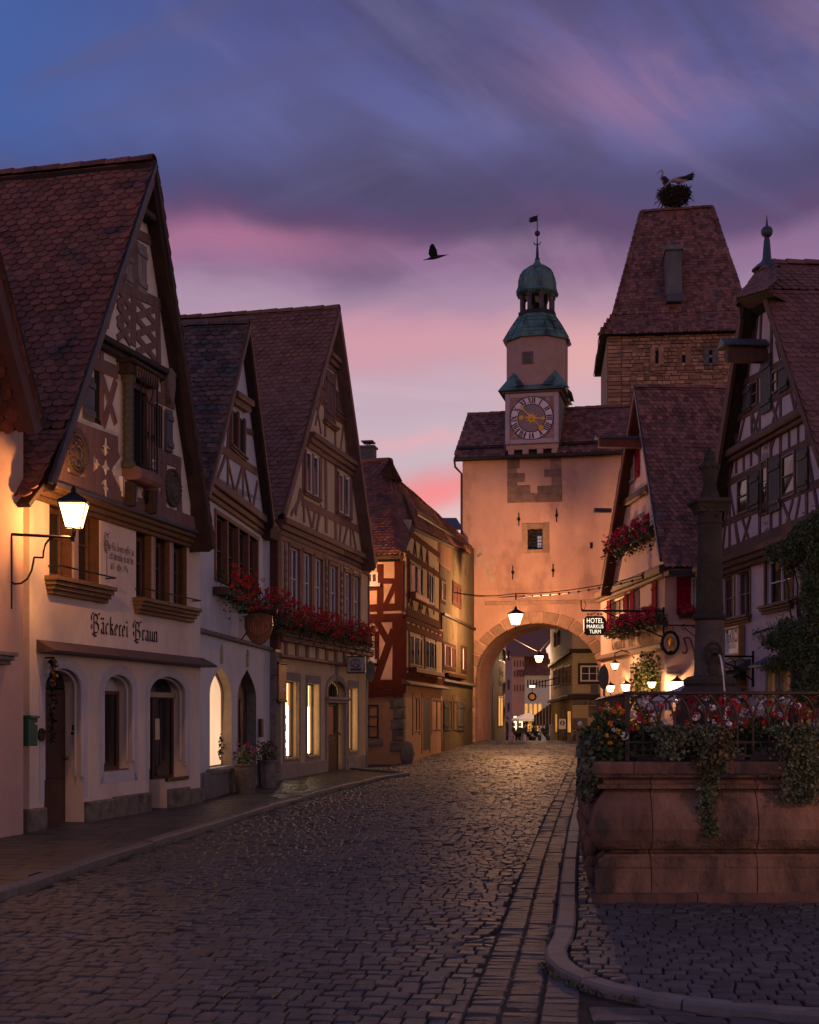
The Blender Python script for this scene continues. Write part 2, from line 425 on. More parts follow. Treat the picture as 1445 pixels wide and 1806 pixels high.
def ridge_caps(parent, a, b, mat, L=.36, r=.1, name='ridge_tile', nmax=60):
    a = Vector(a); b = Vector(b); d = (b-a); n = max(1, int(d.length/L)); d.normalize()
    side = d.cross(Vector((0,0,1))).normalized(); up = side.cross(d)
    mb = MB(); k = 6; vs = []; fs = []
    for x, s in ((0, 1.12), (L*1.06, .95)):
        for i in range(k+1):
            t = math.pi*(i/k*1.1-.05); vs.append((x, r*s*math.cos(t), r*s*math.sin(t)*.9))
    for i in range(k): fs.append((i, i+1, k+2+i, k+1+i))
    vs += [(0, p[1]*.82, p[2]*.82) for p in vs[:k+1]]; b0 = 2*(k+1)
    for i in range(k): fs.append((b0+i, b0+i+1, i+1, i))
    mb.add(vs, fs); mats = []
    for i in range(n):
        m = Matrix((d, side, up)).transposed().to_4x4()
        p = a+(b-a)*(i/n); p = p+up*(.03*noise.noise(p*.5)-.015); mats.append((0, Matrix.Translation(p+up*random.uniform(-.004, .012)) @ m @ Matrix.Rotation(random.gauss(0, .02), 4, 'Z')))
    pieces(parent, name, [mb], mats, mat, nmax)
# ---------------------------------------------------------------- lettering
def text(h, s, u0, u1, zb, hgt, y, mat, name='lettering', th=.004, parent_w=None, ang=0., bold=False, space=1.):
    """flat sans lettering fitted between u0,u1 with cap height hgt, baseline zb"""
    c = bpy.data.curves.new('t', 'FONT'); c.body = s; c.size = 1; c.space_character = space; c.extrude = 0
    if bold: c.offset = .02
    o = bpy.data.objects.new('t', c); COL.objects.link(o); bpy.context.view_layer.update()
    dg = bpy.context.evaluated_depsgraph_get(); me = bpy.data.meshes.new_from_object(o.evaluated_get(dg))
    bpy.data.objects.remove(o); bpy.data.curves.remove(c)
    xs = [v.co.x for v in me.vertices]; x0, x1 = min(xs), max(xs); H = .69
    mb = MB()
    for v in me.vertices:
        mb.v.append((u0+(v.co.x-x0)/(x1-x0)*(u1-u0), y, zb+(v.co.y)/H*hgt))
    mb.f = [tuple(p.vertices) for p in me.polygons]; bpy.data.meshes.remove(me)
    if ang:
        k = math.tan(ang); mb.v = [(a, b, c_+(a-u0)*k) for a, b, c_ in mb.v]
    return mb.build(name, mat, h)
G = {'a': [[(.06,.85),(.28,1),(.42,.88),(.42,.08),(.55,0)], [(.42,.6),(.14,.42),(.12,.15),(.25,0),(.42,.15)]],
 'b': [[(.12,1.6),(.12,.12),(.28,0),(.45,.2),(.45,.75),(.3,1),(.12,.8)]], 'c': [[(.45,.85),(.28,1),(.12,.8),(.12,.12),(.28,0),(.45,.15)]],
 'd': [[(.05,1.55),(.3,1.2),(.45,.8),(.45,.15),(.28,0),(.12,.15),(.12,.75),(.3,.95),(.45,.8)]],
 'e': [[(.12,.42),(.12,.75),(.28,1),(.45,.82),(.42,.6),(.12,.42)], [(.12,.6),(.12,.12),(.28,0),(.45,.15)]],
 'f': [[(.42,1.5),(.3,1.62),(.16,1.4),(.16,-.3)], [(.0,.95),(.4,.95)]], 'g': [[(.42,.85),(.28,1),(.12,.8),(.12,.25),(.28,.1),(.44,.3)], [(.44,1),(.44,-.2),(.28,-.45),(.08,-.3)]],
 'h': [[(.12,1.6),(.12,.05)], [(.12,.82),(.32,1),(.45,.82),(.45,.1),(.3,-.3)]], 'i': [[(.02,.86),(.14,.97),(.14,.1),(.27,0)], [(.06,1.42),(.18,1.27)]],
 'k': [[(.12,1.6),(.12,.08),(.22,0)], [(.12,.75),(.32,1),(.42,.85),(.2,.6)], [(.2,.6),(.42,.35),(.42,.1),(.52,0)]], 'l': [[(.05,1.5),(.14,1.6),(.14,.1),(.27,0)]],
 'm': [[(0,.86),(.12,.97),(.12,.08),(.22,0)], [(.12,.85),(.3,1),(.42,.86),(.42,.08),(.52,0)], [(.42,.85),(.6,1),(.72,.86),(.72,.08),(.84,0)]],
 'n': [[(0,.86),(.12,.97),(.12,.08),(.24,0)], [(.12,.85),(.34,1),(.46,.86),(.46,.08),(.58,0)]], 'o': [[(.12,.8),(.12,.15),(.28,0),(.46,.2),(.46,.8),(.3,1),(.12,.8)]],
 'r': [[(0,.86),(.13,.97),(.13,.08),(.25,0)], [(.13,.85),(.3,1),(.4,.88)]], 's': [[(.42,.88),(.28,1),(.12,.82),(.16,.6),(.4,.42),(.42,.16),(.26,0),(.08,.14)]],
 't': [[(.15,1.35),(.15,.1),(.3,0),(.4,.1)], [(0,.95),(.38,.95)]], 'u': [[(0,.86),(.12,.97),(.12,.12),(.28,0),(.46,.15)], [(.36,.88),(.46,.97),(.46,.1),(.58,0)]],
 'w': [[(0,.9),(.12,1),(.12,.12),(.26,0),(.4,.15)], [(.4,1),(.4,.15),(.55,0),(.72,.2),(.72,.8),(.6,1)]], 'v': [[(0,.9),(.12,1),(.12,.15),(.28,0),(.45,.2),(.45,.75),(.3,1)]],
 'B': [[(.18,1.5),(.18,.02)], [(-.04,1.4),(.22,1.62),(.58,1.56),(.66,1.25),(.52,.98),(.22,.86)], [(.42,.9),(.74,.72),(.78,.3),(.56,-.02),(.2,.0),(-.1,-.16)],
       [(-.14,1.05),(-.18,1.45),(-.02,1.72),(.12,1.66)], [(-.12,.3),(-.16,.7)], [(.58,1.56),(.78,1.74),(.94,1.66)], [(.05,-.1),(.3,-.3),(.55,-.3)]],
 'D': [[(.1,1.5),(.3,1.6),(.3,.2),(.12,0)], [(.0,1.3),(.4,1.65),(.8,1.3),(.82,.5),(.55,.0),(.2,.0)], [(-.05,.4),(-.1,1.0)]], 'T': [[(.0,1.35),(.2,1.6),(.7,1.5),(.8,1.65)], [(.4,1.5),(.25,1.1),(.25,.4),(.5,0),(.8,.2)]],
 'S': [[(.8,1.5),(.5,1.65),(.2,1.4),(.3,1.0),(.7,.7),(.75,.25),(.4,0),(.05,.2)]], 'H': [[(.1,1.6),(.2,.9),(.1,0)], [(.0,1.1),(.5,1.15),(.65,.8),(.6,.2),(.45,-.2)]],
 'M': [[(.05,.05),(.2,.3),(.2,1.4),(.05,1.6)], [(.2,1.4),(.5,1.6),(.55,.1)], [(.55,1.4),(.85,1.6),(.9,.1),(1.02,0)]], 'R': [[(.1,1.5),(.25,1.6),(.25,.1),(.08,0)], [(.0,1.3),(.5,1.65),(.75,1.35),(.3,.85)], [(.35,.85),(.65,.2),(.85,0)]],
 '1': [[(.05,1.15),(.2,1.35),(.2,.0)]], '5': [[(.5,1.3),(.2,1.3),(.15,.8),(.4,.8),(.5,.45),(.3,.05),(.05,.15)]], '6': [[(.45,1.25),(.2,1.0),(.12,.4),(.25,0),(.45,.25),(.4,.6),(.15,.5)]], '7': [[(.0,1.3),(.5,1.3),(.2,0)]], '9': [[(.45,.75),(.2,.65),(.12,1.0),(.3,1.3),(.47,1.0),(.42,.3),(.15,0)]], '3': [[(.1,1.25),(.35,1.3),(.45,1.0),(.2,.75),(.48,.5),(.4,.08),(.08,.1)]]}
ADV = {'m': .92, 'B': 1.05, 'w': .85, 'i': .34, 'l': .34, 'r': .46, ' ': .45, 'M': 1.15, 'D': .95, 'T': .85, 'R': .9, 'H': .85, 'S': .9, '1': .38, 't': .45, 'f': .46}
def nib(h, s, u0, u1, zb, xh, y, mat, pen=.2, ang=42, name='lettering', slope=0., y2=None):
    """broad-nib lettering: every stroke is the nib swept along it"""
    mb = MB(); x = 0.; strokes = []
    for ch in s:
        uml = ch in 'äöü'; g = G.get({'ä': 'a', 'ö': 'o', 'ü': 'u'}.get(ch, ch))
        if g: strokes += [[(x+a, b) for a, b in st] for st in g]
        if uml: strokes += [[(x+.08, 1.4), (x+.19, 1.26)], [(x+.34, 1.4), (x+.45, 1.26)]]
        x += ADV.get({'ä': 'a'}.get(ch, ch), .64)
    sx_ = (u1-u0)/x; nx, nz = pen/2*math.cos(R(ang)), pen/2*math.sin(R(ang)); lay = 0
    for st in strokes:
        for (a, b), (c, d) in zip(st[:-1], st[1:]):
            q = [(a-nx, b-nz), (a+nx, b+nz), (c+nx, d+nz), (c-nx, d-nz)]
            if abs((c-a)*nz-(d-b)*nx) < 1e-4: d += .02
            yy = y-.0004*(lay % 9); lay += 1
            pts = [(u0+p*sx_, yy, zb+r*xh+(p*sx_)*slope) for p, r in q]
            ar = sum(pts[i][0]*pts[(i+1)%4][2]-pts[(i+1)%4][0]*pts[i][2] for i in range(4))
            mb.add(pts if ar > 0 else pts[::-1], [(0,1,2,3)])
    return mb.build(name, mat, h)
# ---------------------------------------------------------------- plants
def leaf(mb, p, d, n, s, w=.6):
    d = Vector(d).normalized(); n = Vector(n); sd = d.cross(n)
    if sd.length < 1e-3: sd = Vector((1, 0, 0))
    sd.normalize(); n = sd.cross(d); p = Vector(p); t = p+d*s
    mb.add([p, p+d*s*.5+sd*s*w*.5+n*s*.12, t, p+d*s*.5-sd*s*w*.5+n*s*.12], [(0, 1, 2), (0, 2, 3)])
def rv(): 
    while True:
        v = Vector((random.uniform(-1,1), random.uniform(-1,1), random.uniform(-1,1)))
        if .05 < v.length < 1: return v.normalized()
def foliage(mb, pts, s=.05, n=1, spread=.06, droop=.2):
    for p in pts:
        for _ in range(n):
            d = rv(); d.z -= droop; leaf(mb, Vector(p)+rv()*random.random()*spread, d, rv()+Vector((0,0,.8)), s*random.uniform(.6, 1.3), random.uniform(.6, .95))
def blossom(mb, c, r, n=14, ps=.02):
    c = Vector(c)
    for _ in range(n):
        d = rv(); p = c+d*r; t = d.cross(rv()).normalized(); b = d.cross(t); q = ps*random.uniform(.7, 1.2)
        mb.add([p+t*q, p+b*q+d*q*.3, p-t*q, p-b*q+d*q*.3], [(0,1,2,3)])
def ellp(c, r, n, shell=.5):
    o = []
    for _ in range(n):
        d = rv(); k = (shell+(1-shell)*random.random()); o.append((c[0]+d.x*r[0]*k, c[1]+d.y*r[1]*k, c[2]+d.z*r[2]*k))
    return o
# ---------------------------------------------------------------- shared materials
m_tileA = M('roof clay tiles red', (.2, .072, .046), .75, .3, 14, .35, 60, island=.3, col2=(.05, .036, .034), c2scale=1.6, c2lo=.5, c2hi=.72)
m_tileB = M('roof clay tiles weathered', (.15, .078, .06), .8, .35, 14, .4, 60, island=.45, col2=(.06, .055, .052), c2scale=2.2, c2lo=.45, c2hi=.66, spec=.25)
m_tileC = M('roof clay tiles brown red', (.19, .08, .055), .75, .2, 14, .3, 60, island=.22)
m_tileD = M('roof clay tiles orange', (.25, .09, .05), .75, .3, 14, .3, 60, island=.35, col2=(.08, .05, .04), c2scale=1.5)
m_tileO = M('roof tiles old mottled', (.22, .085, .06), .6, .35, 10, .4, 50, island=.5, col2=(.13, .085, .075), c2scale=.9, c2lo=.53, c2hi=.7, spec=.3)
m_under = M('roof boarding dark', (.035, .022, .018), .9, .3, 5, .2, 30)
m_verge = M('verge board dark', (.045, .032, .03), .75, .3, 8, .2, 40)
m_slate = M('verge lead flashing', (.075, .075, .09), .5, .2, 6, .1, 20)
m_iron = M('wrought iron', (.018, .016, .016), .5, .2, 20, .1, 80, metal=.6)
m_stone = M('grey stone', (.17, .155, .14), .85, .35, 5, .6, 35, col2=(.08, .075, .068), c2scale=2.2)
m_dglass = GLASS('dark window glass')
m_dark = M('dark interior', (.01, .008, .008), .9, .1, 2, 0)
m_white = M('white paint', (.62, .6, .62), .5, .08, 8, .05)
m_lamp = LAMPGLASS('lamp glass bright', (1, .58, .24), 14, .72)
m_bulb = LIT('lamp bulb', (1, .72, .4), 60, 1, 1)
m_leaf = M('leaf green', (.045, .075, .022), .6, .4, 9, 0, island=.45, spec=.4)
m_leafd = M('ivy leaf grey green', (.10, .12, .065), .6, .4, 7, 0, island=.5, col2=(.11, .075, .03), c2scale=2.5, c2lo=.52, c2hi=.66)
m_red = M('blossom red', (.5, .02, .022), .6, .3, 15, 0, island=.4)
m_pinkr = M('blossom pink red', (.5, .03, .07), .6, .3, 15, 0, island=.35)
m_whitef = M('blossom white', (.72, .7, .76), .6, .15, 15, 0, island=.15)
m_yell = M('blossom yellow', (.6, .3, .02), .6, .3, 15, 0, island=.3)
# ---------------------------------------------------------------- the ground's height along the street
def gz(y):
    if y < 30: return .003*max(y-6, 0)*0 + max(0, (y-16))*.004
    if y < 42: t = (y-30)/12; return .056+.12*t
    if y < 58: t = (y-42)/16; return .176+.36*t
    if y < 61: return .536+.01*math.sin((y-58)/3*1.57)
    return max(.546-(y-61)*.022, -.2)
# ================================================================ SETTING: ground, road, kerbs, pavements
m_joint = M('sandy joints', (.03, .026, .022), .95, .4, 6, .5, 60)
m_gut = M('gutter granite', (.058, .057, .06), .58, .3, 9, .45, 45, island=.35)
m_cob = M('granite cobbles', (.05, .051, .058), .56, .3, 9, .45, 45, island=.32, col2=(.036, .034, .035), c2scale=.8, spec=.38)
m_cob2 = M('granite setts of the square', (.055, .055, .058), .6, .3, 9, .45, 45, island=.32, col2=(.045, .042, .042), c2scale=.9, spec=.45)
m_kerb = M('granite kerb', (.13, .125, .125), .65, .25, 10, .3, 60, island=.15, col2=(.09, .085, .08), c2scale=2.5)
m_slab = M('pavement slabs', (.045, .042, .042), .5, .3, 5, .2, 50, island=.3, spec=.5)
m_earth = M('earth ground', (.06, .055, .05), .9, .3, 1, .2, 8)
def interp(tab, y):
    if y <= tab[0][1]:
        (xa, ya), (xb, yb) = tab[0], tab[1]
    else:
        for (xa, ya), (xb, yb) in zip(tab[:-1], tab[1:]):
            if y <= yb: break
    return xa+(xb-xa)*(y-ya)/(yb-ya)
KL = [(-4.02, 8.), (-3.56, 11.8), (-3.28, 15.06), (-2.71, 20.2), (-2.22, 24.), (-1.49, 29.1), (-.62, 33.2), (-.1, 34.5)]
def XL(y):
    if y > 34.5: return -4.0 if y < 39.5 else interp([(-.5, 41.), (2.6, 57.), (3.0, 62.)], y)
    return interp(KL, y)
KR = [(.9, 8.7), (1.1, 10.24), (1.7, 15.), (2.5, 21.), (3.75, 30.), (4.6, 36.), (5.3, 41.), (6.3, 48.), (7.6, 57.), (8.2, 62.)]
def XR(y): return interp(KR, max(y, 8.7)) if y >= 8.7 else .9-(8.7-y)*.134
g = MB().quad((-300, -60, -.35), (300, -60, -.35), (300, 700, -.35), (-300, 700, -.35)).build('ground', m_earth); tag(g, 'bare ground far beyond the old town street', 'ground', kind='structure')
mb = MB(); ys = [1+.75*i for i in range(115)]
for i, y in enumerate(ys):
    z = gz(y)-.02; mb.v += [(-14, y, z), (26, y, z)]
    if i: k = 2*i; mb.f.append((k-2, k-1, k+1, k))
road = mb.build('road', m_joint); tag(road, 'cobbled street running up to the gate arch', 'road', kind='structure')
def sett(seed, ch=.075, top=.014, jit=.04):
    """unit sett: footprint 1x1, real height"""
    r = random.Random(seed); mbb = MB(); c = [(-.5,-.5),(.5,-.5),(.5,.5),(-.5,.5)]; J = lambda: r.uniform(-jit, jit)
    o = [(x+J(), y+J()) for x, y in c]; i = [(x*(1-2*ch)*1., y*(1-2*ch)) for x, y in o]
    mbb.add([(x*1.0, y*1.0, -.035) for x, y in o]+[(x*.98, y*.98, -.009) for x, y in o]+[(x, y, r.uniform(-.003, .003)) for x, y in i],
            [(8,9,10,11)]+[(k, (k+1)%4, 4+(k+1)%4, 4+k) for k in range(4)]+[(4+k, 4+(k+1)%4, 8+(k+1)%4, 8+k) for k in range(4)])
    return mbb
SETTS = [sett(k) for k in range(6)]
AX = Vector((.134, 1, 0)).normalized(); RW = Vector((AX.y, -AX.x, 0))
def smat(p, w, d, rot=0., dz=0., tilt=.007):
    y = p[1]; sl = (gz(y+.3)-gz(y-.3))/.6
    ex = Vector((AX.y*math.cos(rot)+AX.x*math.sin(rot), -AX.x*math.cos(rot)+AX.y*math.sin(rot), 0)); ey = Vector((-ex.y, ex.x, 0))
    ey.z = sl*ey.y; ex.z = sl*ex.y; ez = ex.cross(ey).normalized()
    m = Matrix((ex*w, ey*d, ez)).transposed().to_4x4()
    return Matrix.Translation((p[0], p[1], gz(y)+dz)) @ m @ Matrix.Rotation(random.gauss(0, tilt), 4, 'X') @ Matrix.Rotation(random.gauss(0, tilt), 4, 'Y')
mats = []; s = 6.4; row = 0
while s < 62:
    dpt = .165*random.uniform(.88, 1.12) if s < 45 else .26; q = -9+random.uniform(0, .14); row += 1
    wobp = random.uniform(0, 6.28)
    while q < 9:
        w = random.uniform(.1, .155) if s < 45 else random.uniform(.15, .22)
        cq = q+w/2; ss = s+dpt/2+.02*math.sin(cq*1.7+wobp*.1)+.008*math.sin(cq*7+wobp); p = AX*ss+RW*cq
        xm = XR(p.y)-.425
        if p.x+w/2 > xm > p.x-w/2+.05: w -= p.x+w/2-xm; p = AX*ss+RW*(q+w/2)
        if XL(p.y)+.06 < p.x < xm-.02 and (p.y < 34.5 or p.x > XL(p.y)) and -.34*p.y-.4 < p.x < .34*p.y+.5:
            mats.append((random.randrange(6), smat((p.x, p.y), w*.955, dpt*.95, 0, random.gauss(0, .003)+.012*math.sin(p.x*1.1)*math.sin(p.y*.7))))
        q += w
    s += dpt
pieces(road, 'cobble', SETTS, mats, m_cob, 300, 'cobbles')
# gutter: two long courses beside the kerb, and one at the left kerb
mats = []
for off, wd in ((-.32, .19), (-.115, .2)):
    y = 6.3
    while y < 57:
        d = random.uniform(.1, .15); x = XR(y)+off; mats.append((random.randrange(6), smat((x, y+d/2), wd*.985, d*.96, 0, -.012+random.gauss(0, .003)))); y += d
pieces(road, 'gutter_sett', SETTS, mats, m_gut, 200, 'gutter_setts')
# ---- kerbs
def kerb_line(pts, w, top, name, lab, L=.9, side=1):
    ob = thing(name, lab, 'kerb', (0, 0, 0)); ob['kind'] = 'structure'
    P_ = [Vector(p) for p in pts]; acc = [0]
    for a, b in zip(P_[:-1], P_[1:]): acc.append(acc[-1]+(b-a).length)
    def at(t):
        for i in range(len(acc)-1):
            if t <= acc[i+1] or i == len(acc)-2:
                f = (t-acc[i])/(acc[i+1]-acc[i]); return P_[i].lerp(P_[i+1], f)
    def nr(t):
        a = at(max(t-.25, 0)); b = at(min(t+.25, acc[-1])); d = (b-a).normalized(); return Vector((-d.y, d.x))*side
    t = 0
    while t < acc[-1]-.1:
        l = min(L*random.uniform(.8, 1.25), acc[-1]-t); mb = MB(); m = 3; c = .018; dz = random.gauss(0, .006)
        for i in range(m+1):
            tt = t+.006+(l-.012)*i/m; p = at(tt); n = nr(tt); z = gz(p.y)+top+dz
            for a, zz in ((0, z-.3), (0, z-c), (c, z), (w-c, z), (w, z-c), (w, z-.3)):
                mb.v.append((p.x+n.x*a, p.y+n.y*a, zz))
            if i:
                k = 6*i
                for j in range(5): mb.f.append((k-6+j, k-5+j, k+1+j, k+j))
        mb.f += [tuple(range(5, -1, -1)), tuple(range(6*m, 6*m+6))]
        mb.build('kerb_stone', m_kerb, ob); t += l
    return ob
pl = [(-6., 5.)]+[(x, y) for x, y in KL if 8 <= y <= 34]+[(-.1, 34.5), (.02, 35.), (-.12, 35.5), (-.7, 36.4), (-1.5, 37.4)]
def smooth(pts, n=3):
    v = [Vector(p) for p in pts]; o = []
    for i in range(len(v)-1):
        a, b, c, d = v[max(i-1,0)], v[i], v[i+1], v[min(i+2, len(v)-1)]
        for k in range(n):
            t = k/n; o.append(.5*((2*b)+(c-a)*t+(2*a-5*b+4*c-d)*t*t+(3*b-a-3*c+d)*t**3))
    return o+[v[-1]]
kerb_line(smooth(pl, 4), .17, .085, 'kerb', 'granite kerb along the left pavement below the bakery')
pr = [(7.6, 57), (6.3, 48), (5.3, 41.), (4.6, 36.), (3.75, 30.), (2.5, 21.), (1.7, 15.), (1.1, 10.24), (.9, 9.1), (.9, 8.55), (1.0, 8.1), (1.22, 7.72), (1.6, 7.38), (2.1, 7.14), (2.8, 6.95), (3.6, 6.85)]
kerb_line(smooth(pr, 5), .15, .05, 'kerb', 'granite kerb curving round the corner of the fountain square')
# ---- left pavement
mb = MB(); ky = [5+.75*i for i in range(40)]
for i, y in enumerate(ky):
    z = gz(y)+.055; x = interp([(-6., 5.)]+KL, y) if y <= 34.5 else -.1-(y-34.5)*.5
    mb.v += [(-10, y, z), (x-.08, y, z)]
    if i: k = 2*i; mb.f.append((k-2, k-1, k+1, k))
pv = mb.build('pavement', m_joint); tag(pv, 'dark slab pavement in front of the left hand houses', 'pavement', kind='structure')
SL = [sett(k+20, .005, jit=.002) for k in range(4)]
mats = []; s = 6.0
while s < 39:
    d = .32; q = -9+random.uniform(0, .6)
    while q < 2:
        w = random.uniform(.45, .8); cq = q+w/2; p = AX*(s+d/2)+RW*cq
        xk = (interp([(-6., 5.)]+KL, p.y)-.16) if p.y <= 34.3 else -.45-(p.y-34.3)*.62
        if p.x-w/2 < xk-.05 and p.x > -.36*p.y-.3 and p.x > -7.2:
            w0 = w
            if p.x+w/2 > xk: w -= (p.x+w/2-xk); cq = q+w/2; p = AX*(s+d/2)+RW*cq
            if w > .04: mats.append((random.randrange(4), smat((p.x, p.y), w*.985, d*.975, 0, .082, .0006)))
            w = w0
        q += w
    s += d
pieces(pv, 'paving_slab', SL, mats, m_slab, 300)
# ---- the square round the fountain
sq = MB(); sy = [6.8, 7.2, 8, 9, 12, 16, 20, 25, 30, 35, 40, 46, 52, 57]
bnd = smooth(pr, 5)
def sqx(y):   # inner edge of the kerb
    for a, b in zip(bnd[:-1], bnd[1:]):
        if (a.y-y)*(b.y-y) <= 0 and a.y != b.y: return a.x+(b.x-a.x)*(y-a.y)/(b.y-a.y)
    return 3.6
for i, y in enumerate(sy):
    z = gz(y)+.018; sq.v += [(sqx(y)+.1, y, z), (26, y, z)]
    if i: k = 2*i; sq.f.append((k-2, k-1, k+1, k))
sqo = sq.build('square', m_joint); tag(sqo, 'cobbled corner square under the fountain basin', 'square', kind='structure')
mats = []; s = 6.4
while s < 45:
    dpt = .135*random.uniform(.88, 1.12) if s < 22 else .25; q = -3+random.uniform(0, .14); ph = random.uniform(0, 6.28)
    while q < 12:
        w = random.uniform(.1, .165) if s < 22 else .24; cq = q+w/2
        p = AX*(s+dpt/2+.05*math.sin(cq*.8+1)+.01*math.sin(cq*6+ph))+RW*cq
        xl = sqx(p.y)+.165; w0 = w
        if p.x-w/2 < xl < p.x+w/2-.04: w = p.x+w/2-xl; p = p+RW*((w0-w)/2)
        if p.y > 6.85 and p.x-w/2 > xl-.01 and p.x < .33*p.y+.4 and not (p.x > 1.75+.11*(p.y-11.3) and 11.7 < p.y < 30):
            mats.append((random.randrange(6), smat((p.x, p.y), w*.93, dpt*.93, 0, .05+random.gauss(0, .004))))
        q += w0
    s += dpt
pieces(sqo, 'square_sett', SETTS, mats, m_cob2, 300)
# larger flags at the mouth of the side lane
mats = []; s = 5.9
while s < 9:
    d = .155; q = -2
    while q < 6:
        w = random.uniform(.24, .4); cq = q+w/2; p = AX*(s+d/2)+RW*cq
        xr = XR(p.y); xs = sqx(p.y)-.01 if sqx(p.y) != 3.6 else 99; w0 = w
        if p.x+w/2 > xs: w -= p.x+w/2-xs; p = p-RW*((w0-w)/2)
        if p.x-w0/2 > xr+.2 and w > .05 and p.x < .36*p.y+.5:
            if p.y < 8.55: mats.append((random.randrange(4), smat((p.x, p.y), w*.97, d*.95, .12 if w == w0 else 0, -.006)))
        q += w0
    s += d
y = 6.2
while y < 8.5: mats.append((random.randrange(4), smat((XR(y)+.105, y+.08), .2, .15, 0, -.006))); y += .158
pieces(road, 'flagstone', [sett(k+40, .05, jit=.02) for k in range(4)], mats, m_kerb if 0 else m_cob2, 150, 'flagstones')
# moss and grass in the kerb joints
mb = MB()
for line, n, sd in ((smooth(pl, 4), 900, -1), (bnd, 700, 1)):
    for _ in range(n):
        i = random.randrange(len(line)-1); p = line[i].lerp(line[i+1], random.random()); d = (line[i+1]-line[i]).normalized(); nn = Vector((-d.y, d.x))*(-1 if line is not bnd else -1)
        if noise.noise((p.x*1.3, p.y*.9, 0)) < -.02: continue
        p = p+nn*random.uniform(0, .05); leaf(mb, (p.x, p.y, gz(p.y)-.01), (random.uniform(-1,1), random.uniform(-1,1), 1.1), rv(), random.uniform(.02, .055), .5)
o = mb.build('moss', m_leafd, None, stuff=True); tag(o, 'tufts of moss and grass along the kerb joints', 'moss')
# ================================================================ LEFT SIDE
def px2(fac, pts, n=0.): return [fac.uz(x, y, n) for x, y in pts]
def beams(h, fac, segs, mat, n, y0=None, name='beam', dep=.05):
    """timbers from photo-measured end points on the facade plane at offset n; each its own part"""
    for sg in segs:
        a = fac.uz(sg[0], sg[1], n); b = fac.uz(sg[2], sg[3], n)
        MB().beam(a, b, sg[4], -n-.022-random.uniform(0, .008), -n+dep, .008, .05).build(name, mat, h)
def verge(h, pts, y0, y1, th, mat, name='bargeboard'):
    """board following the roof edge: pts (u,z) outer edge, th = depth of the board below"""
    n = len(pts); out = []
    for i, p in enumerate(pts):
        out.append(p)
    low = [(p[0]+q[0], p[1]+q[1]) for p, q in zip(pts, th)]
    return MB().prism(out+low[::-1], y0, y1).build(name, mat, h)
def flowers(name, label, cat, h_loc, rz, u0, u1, y0, y1, z0, z1, fol, blo, nf, nb, hang=.0, group=None, trough=True, slope=0., petal=.02, br=.05, mats2=None, leafs=.05):
    """a window box on a facade: trough, foliage and blossoms (own top-level thing, in the facade's frame)"""
    t = thing(name, label, cat, h_loc, rz, group)
    if trough: MB().cbox(u0+.04, u1-.04, max(y0+.06, y1-.24), y1, z0-.04, z0+.1, .01).build('trough', m_box, t)
    mb = MB(); mf = MB(); mf2 = MB()
    for _ in range(nf):
        u = random.uniform(u0, u1); k = random.random(); z = z0-hang*random.random()**2+(z1-z0)*k*(.75+.25*math.sin(u*5.3+1)) ; z += slope*(u-u0)
        y = y1-(y1-y0)*random.random()*(.6+.4*math.sin(k*3.14)); d = rv(); d.y -= .5; d.z += .1
        leaf(mb, (u, y, z), d, rv()+Vector((0,-.5,.8)), leafs*random.uniform(.6, 1.4), .9)
    for i in range(nb):
        u = random.uniform(u0, u1); k = random.random()**.8; z = z0-hang*.7*random.random()**2+(z1-z0)*(.15+.95*k)+slope*(u-u0)
        if noise.noise((u*3, z*3, y0)) < -.18: continue
        y = y0+random.uniform(-.05, .1)+(y1-y0)*.3*random.random()
        blossom(mf2 if (mats2 and random.random() < mats2[1]) else mf, (u, y, z), br*random.uniform(.6, 1.15), 16, petal)
    mb.build('foliage', fol, t, stuff=True); mf.build('blossoms', blo, t, stuff=True)
    if mats2: mf2.build('blossoms', mats2[0], t, stuff=True)
    return t
m_box = M('flower box', (.06, .035, .03), .8)
m_plA = M('plaster cream bakery', (.62, .52, .45), .85, .15, 2.2, .5, 16, col2=(.48, .4, .35), c2scale=1.1, c2lo=.45, c2hi=.62, streak=.4)
m_plAg = M('plaster gable cream', (.66, .57, .48), .85, .12, 4, .2, 30)
m_timA = M('timber mauve brown', (.17, .098, .088), .75, .3, 6, .5, 25, streak=.35)
m_timAd = M('timber nearly black', (.03, .02, .018), .7, .3, 8, .3, 30)
m_timG = M('timber carved gold brown', (.13, .075, .04), .6, .3, 8, .4, 30)
m_winA = M('window wood brown', (.1, .05, .03), .5, .3, 9, .2, 40)
m_lav = M('plaster band lavender grey', (.44, .42, .46), .85, .12, 3, .2, 25)
m_rub = M('plinth rubble stone', (.14, .125, .11), .9, .4, 7, .9, 28, col2=(.06, .055, .05), c2scale=3)
m_shut = M('shutter paint blue grey', (.085, .09, .11), .55, .15, 6, .15, 40)
m_ink = M('painted lettering dark brown', (.028, .016, .014), .8, .2, 9, 0)
# ---------------------------------------------------------------- neighbour at the left edge (rose wall)
ZF = Fac(52, 18.0, (1290-CX)/FPX, 1)
m_rose = M('plaster rose', (.46, .31, .26), .85, .1, 2, .25, 25)
zl = thing('town_house', 'rose plastered house cut off by the left picture edge', 'house', ZF.w(-7.0, 0).to_tuple(), ZF.rz)
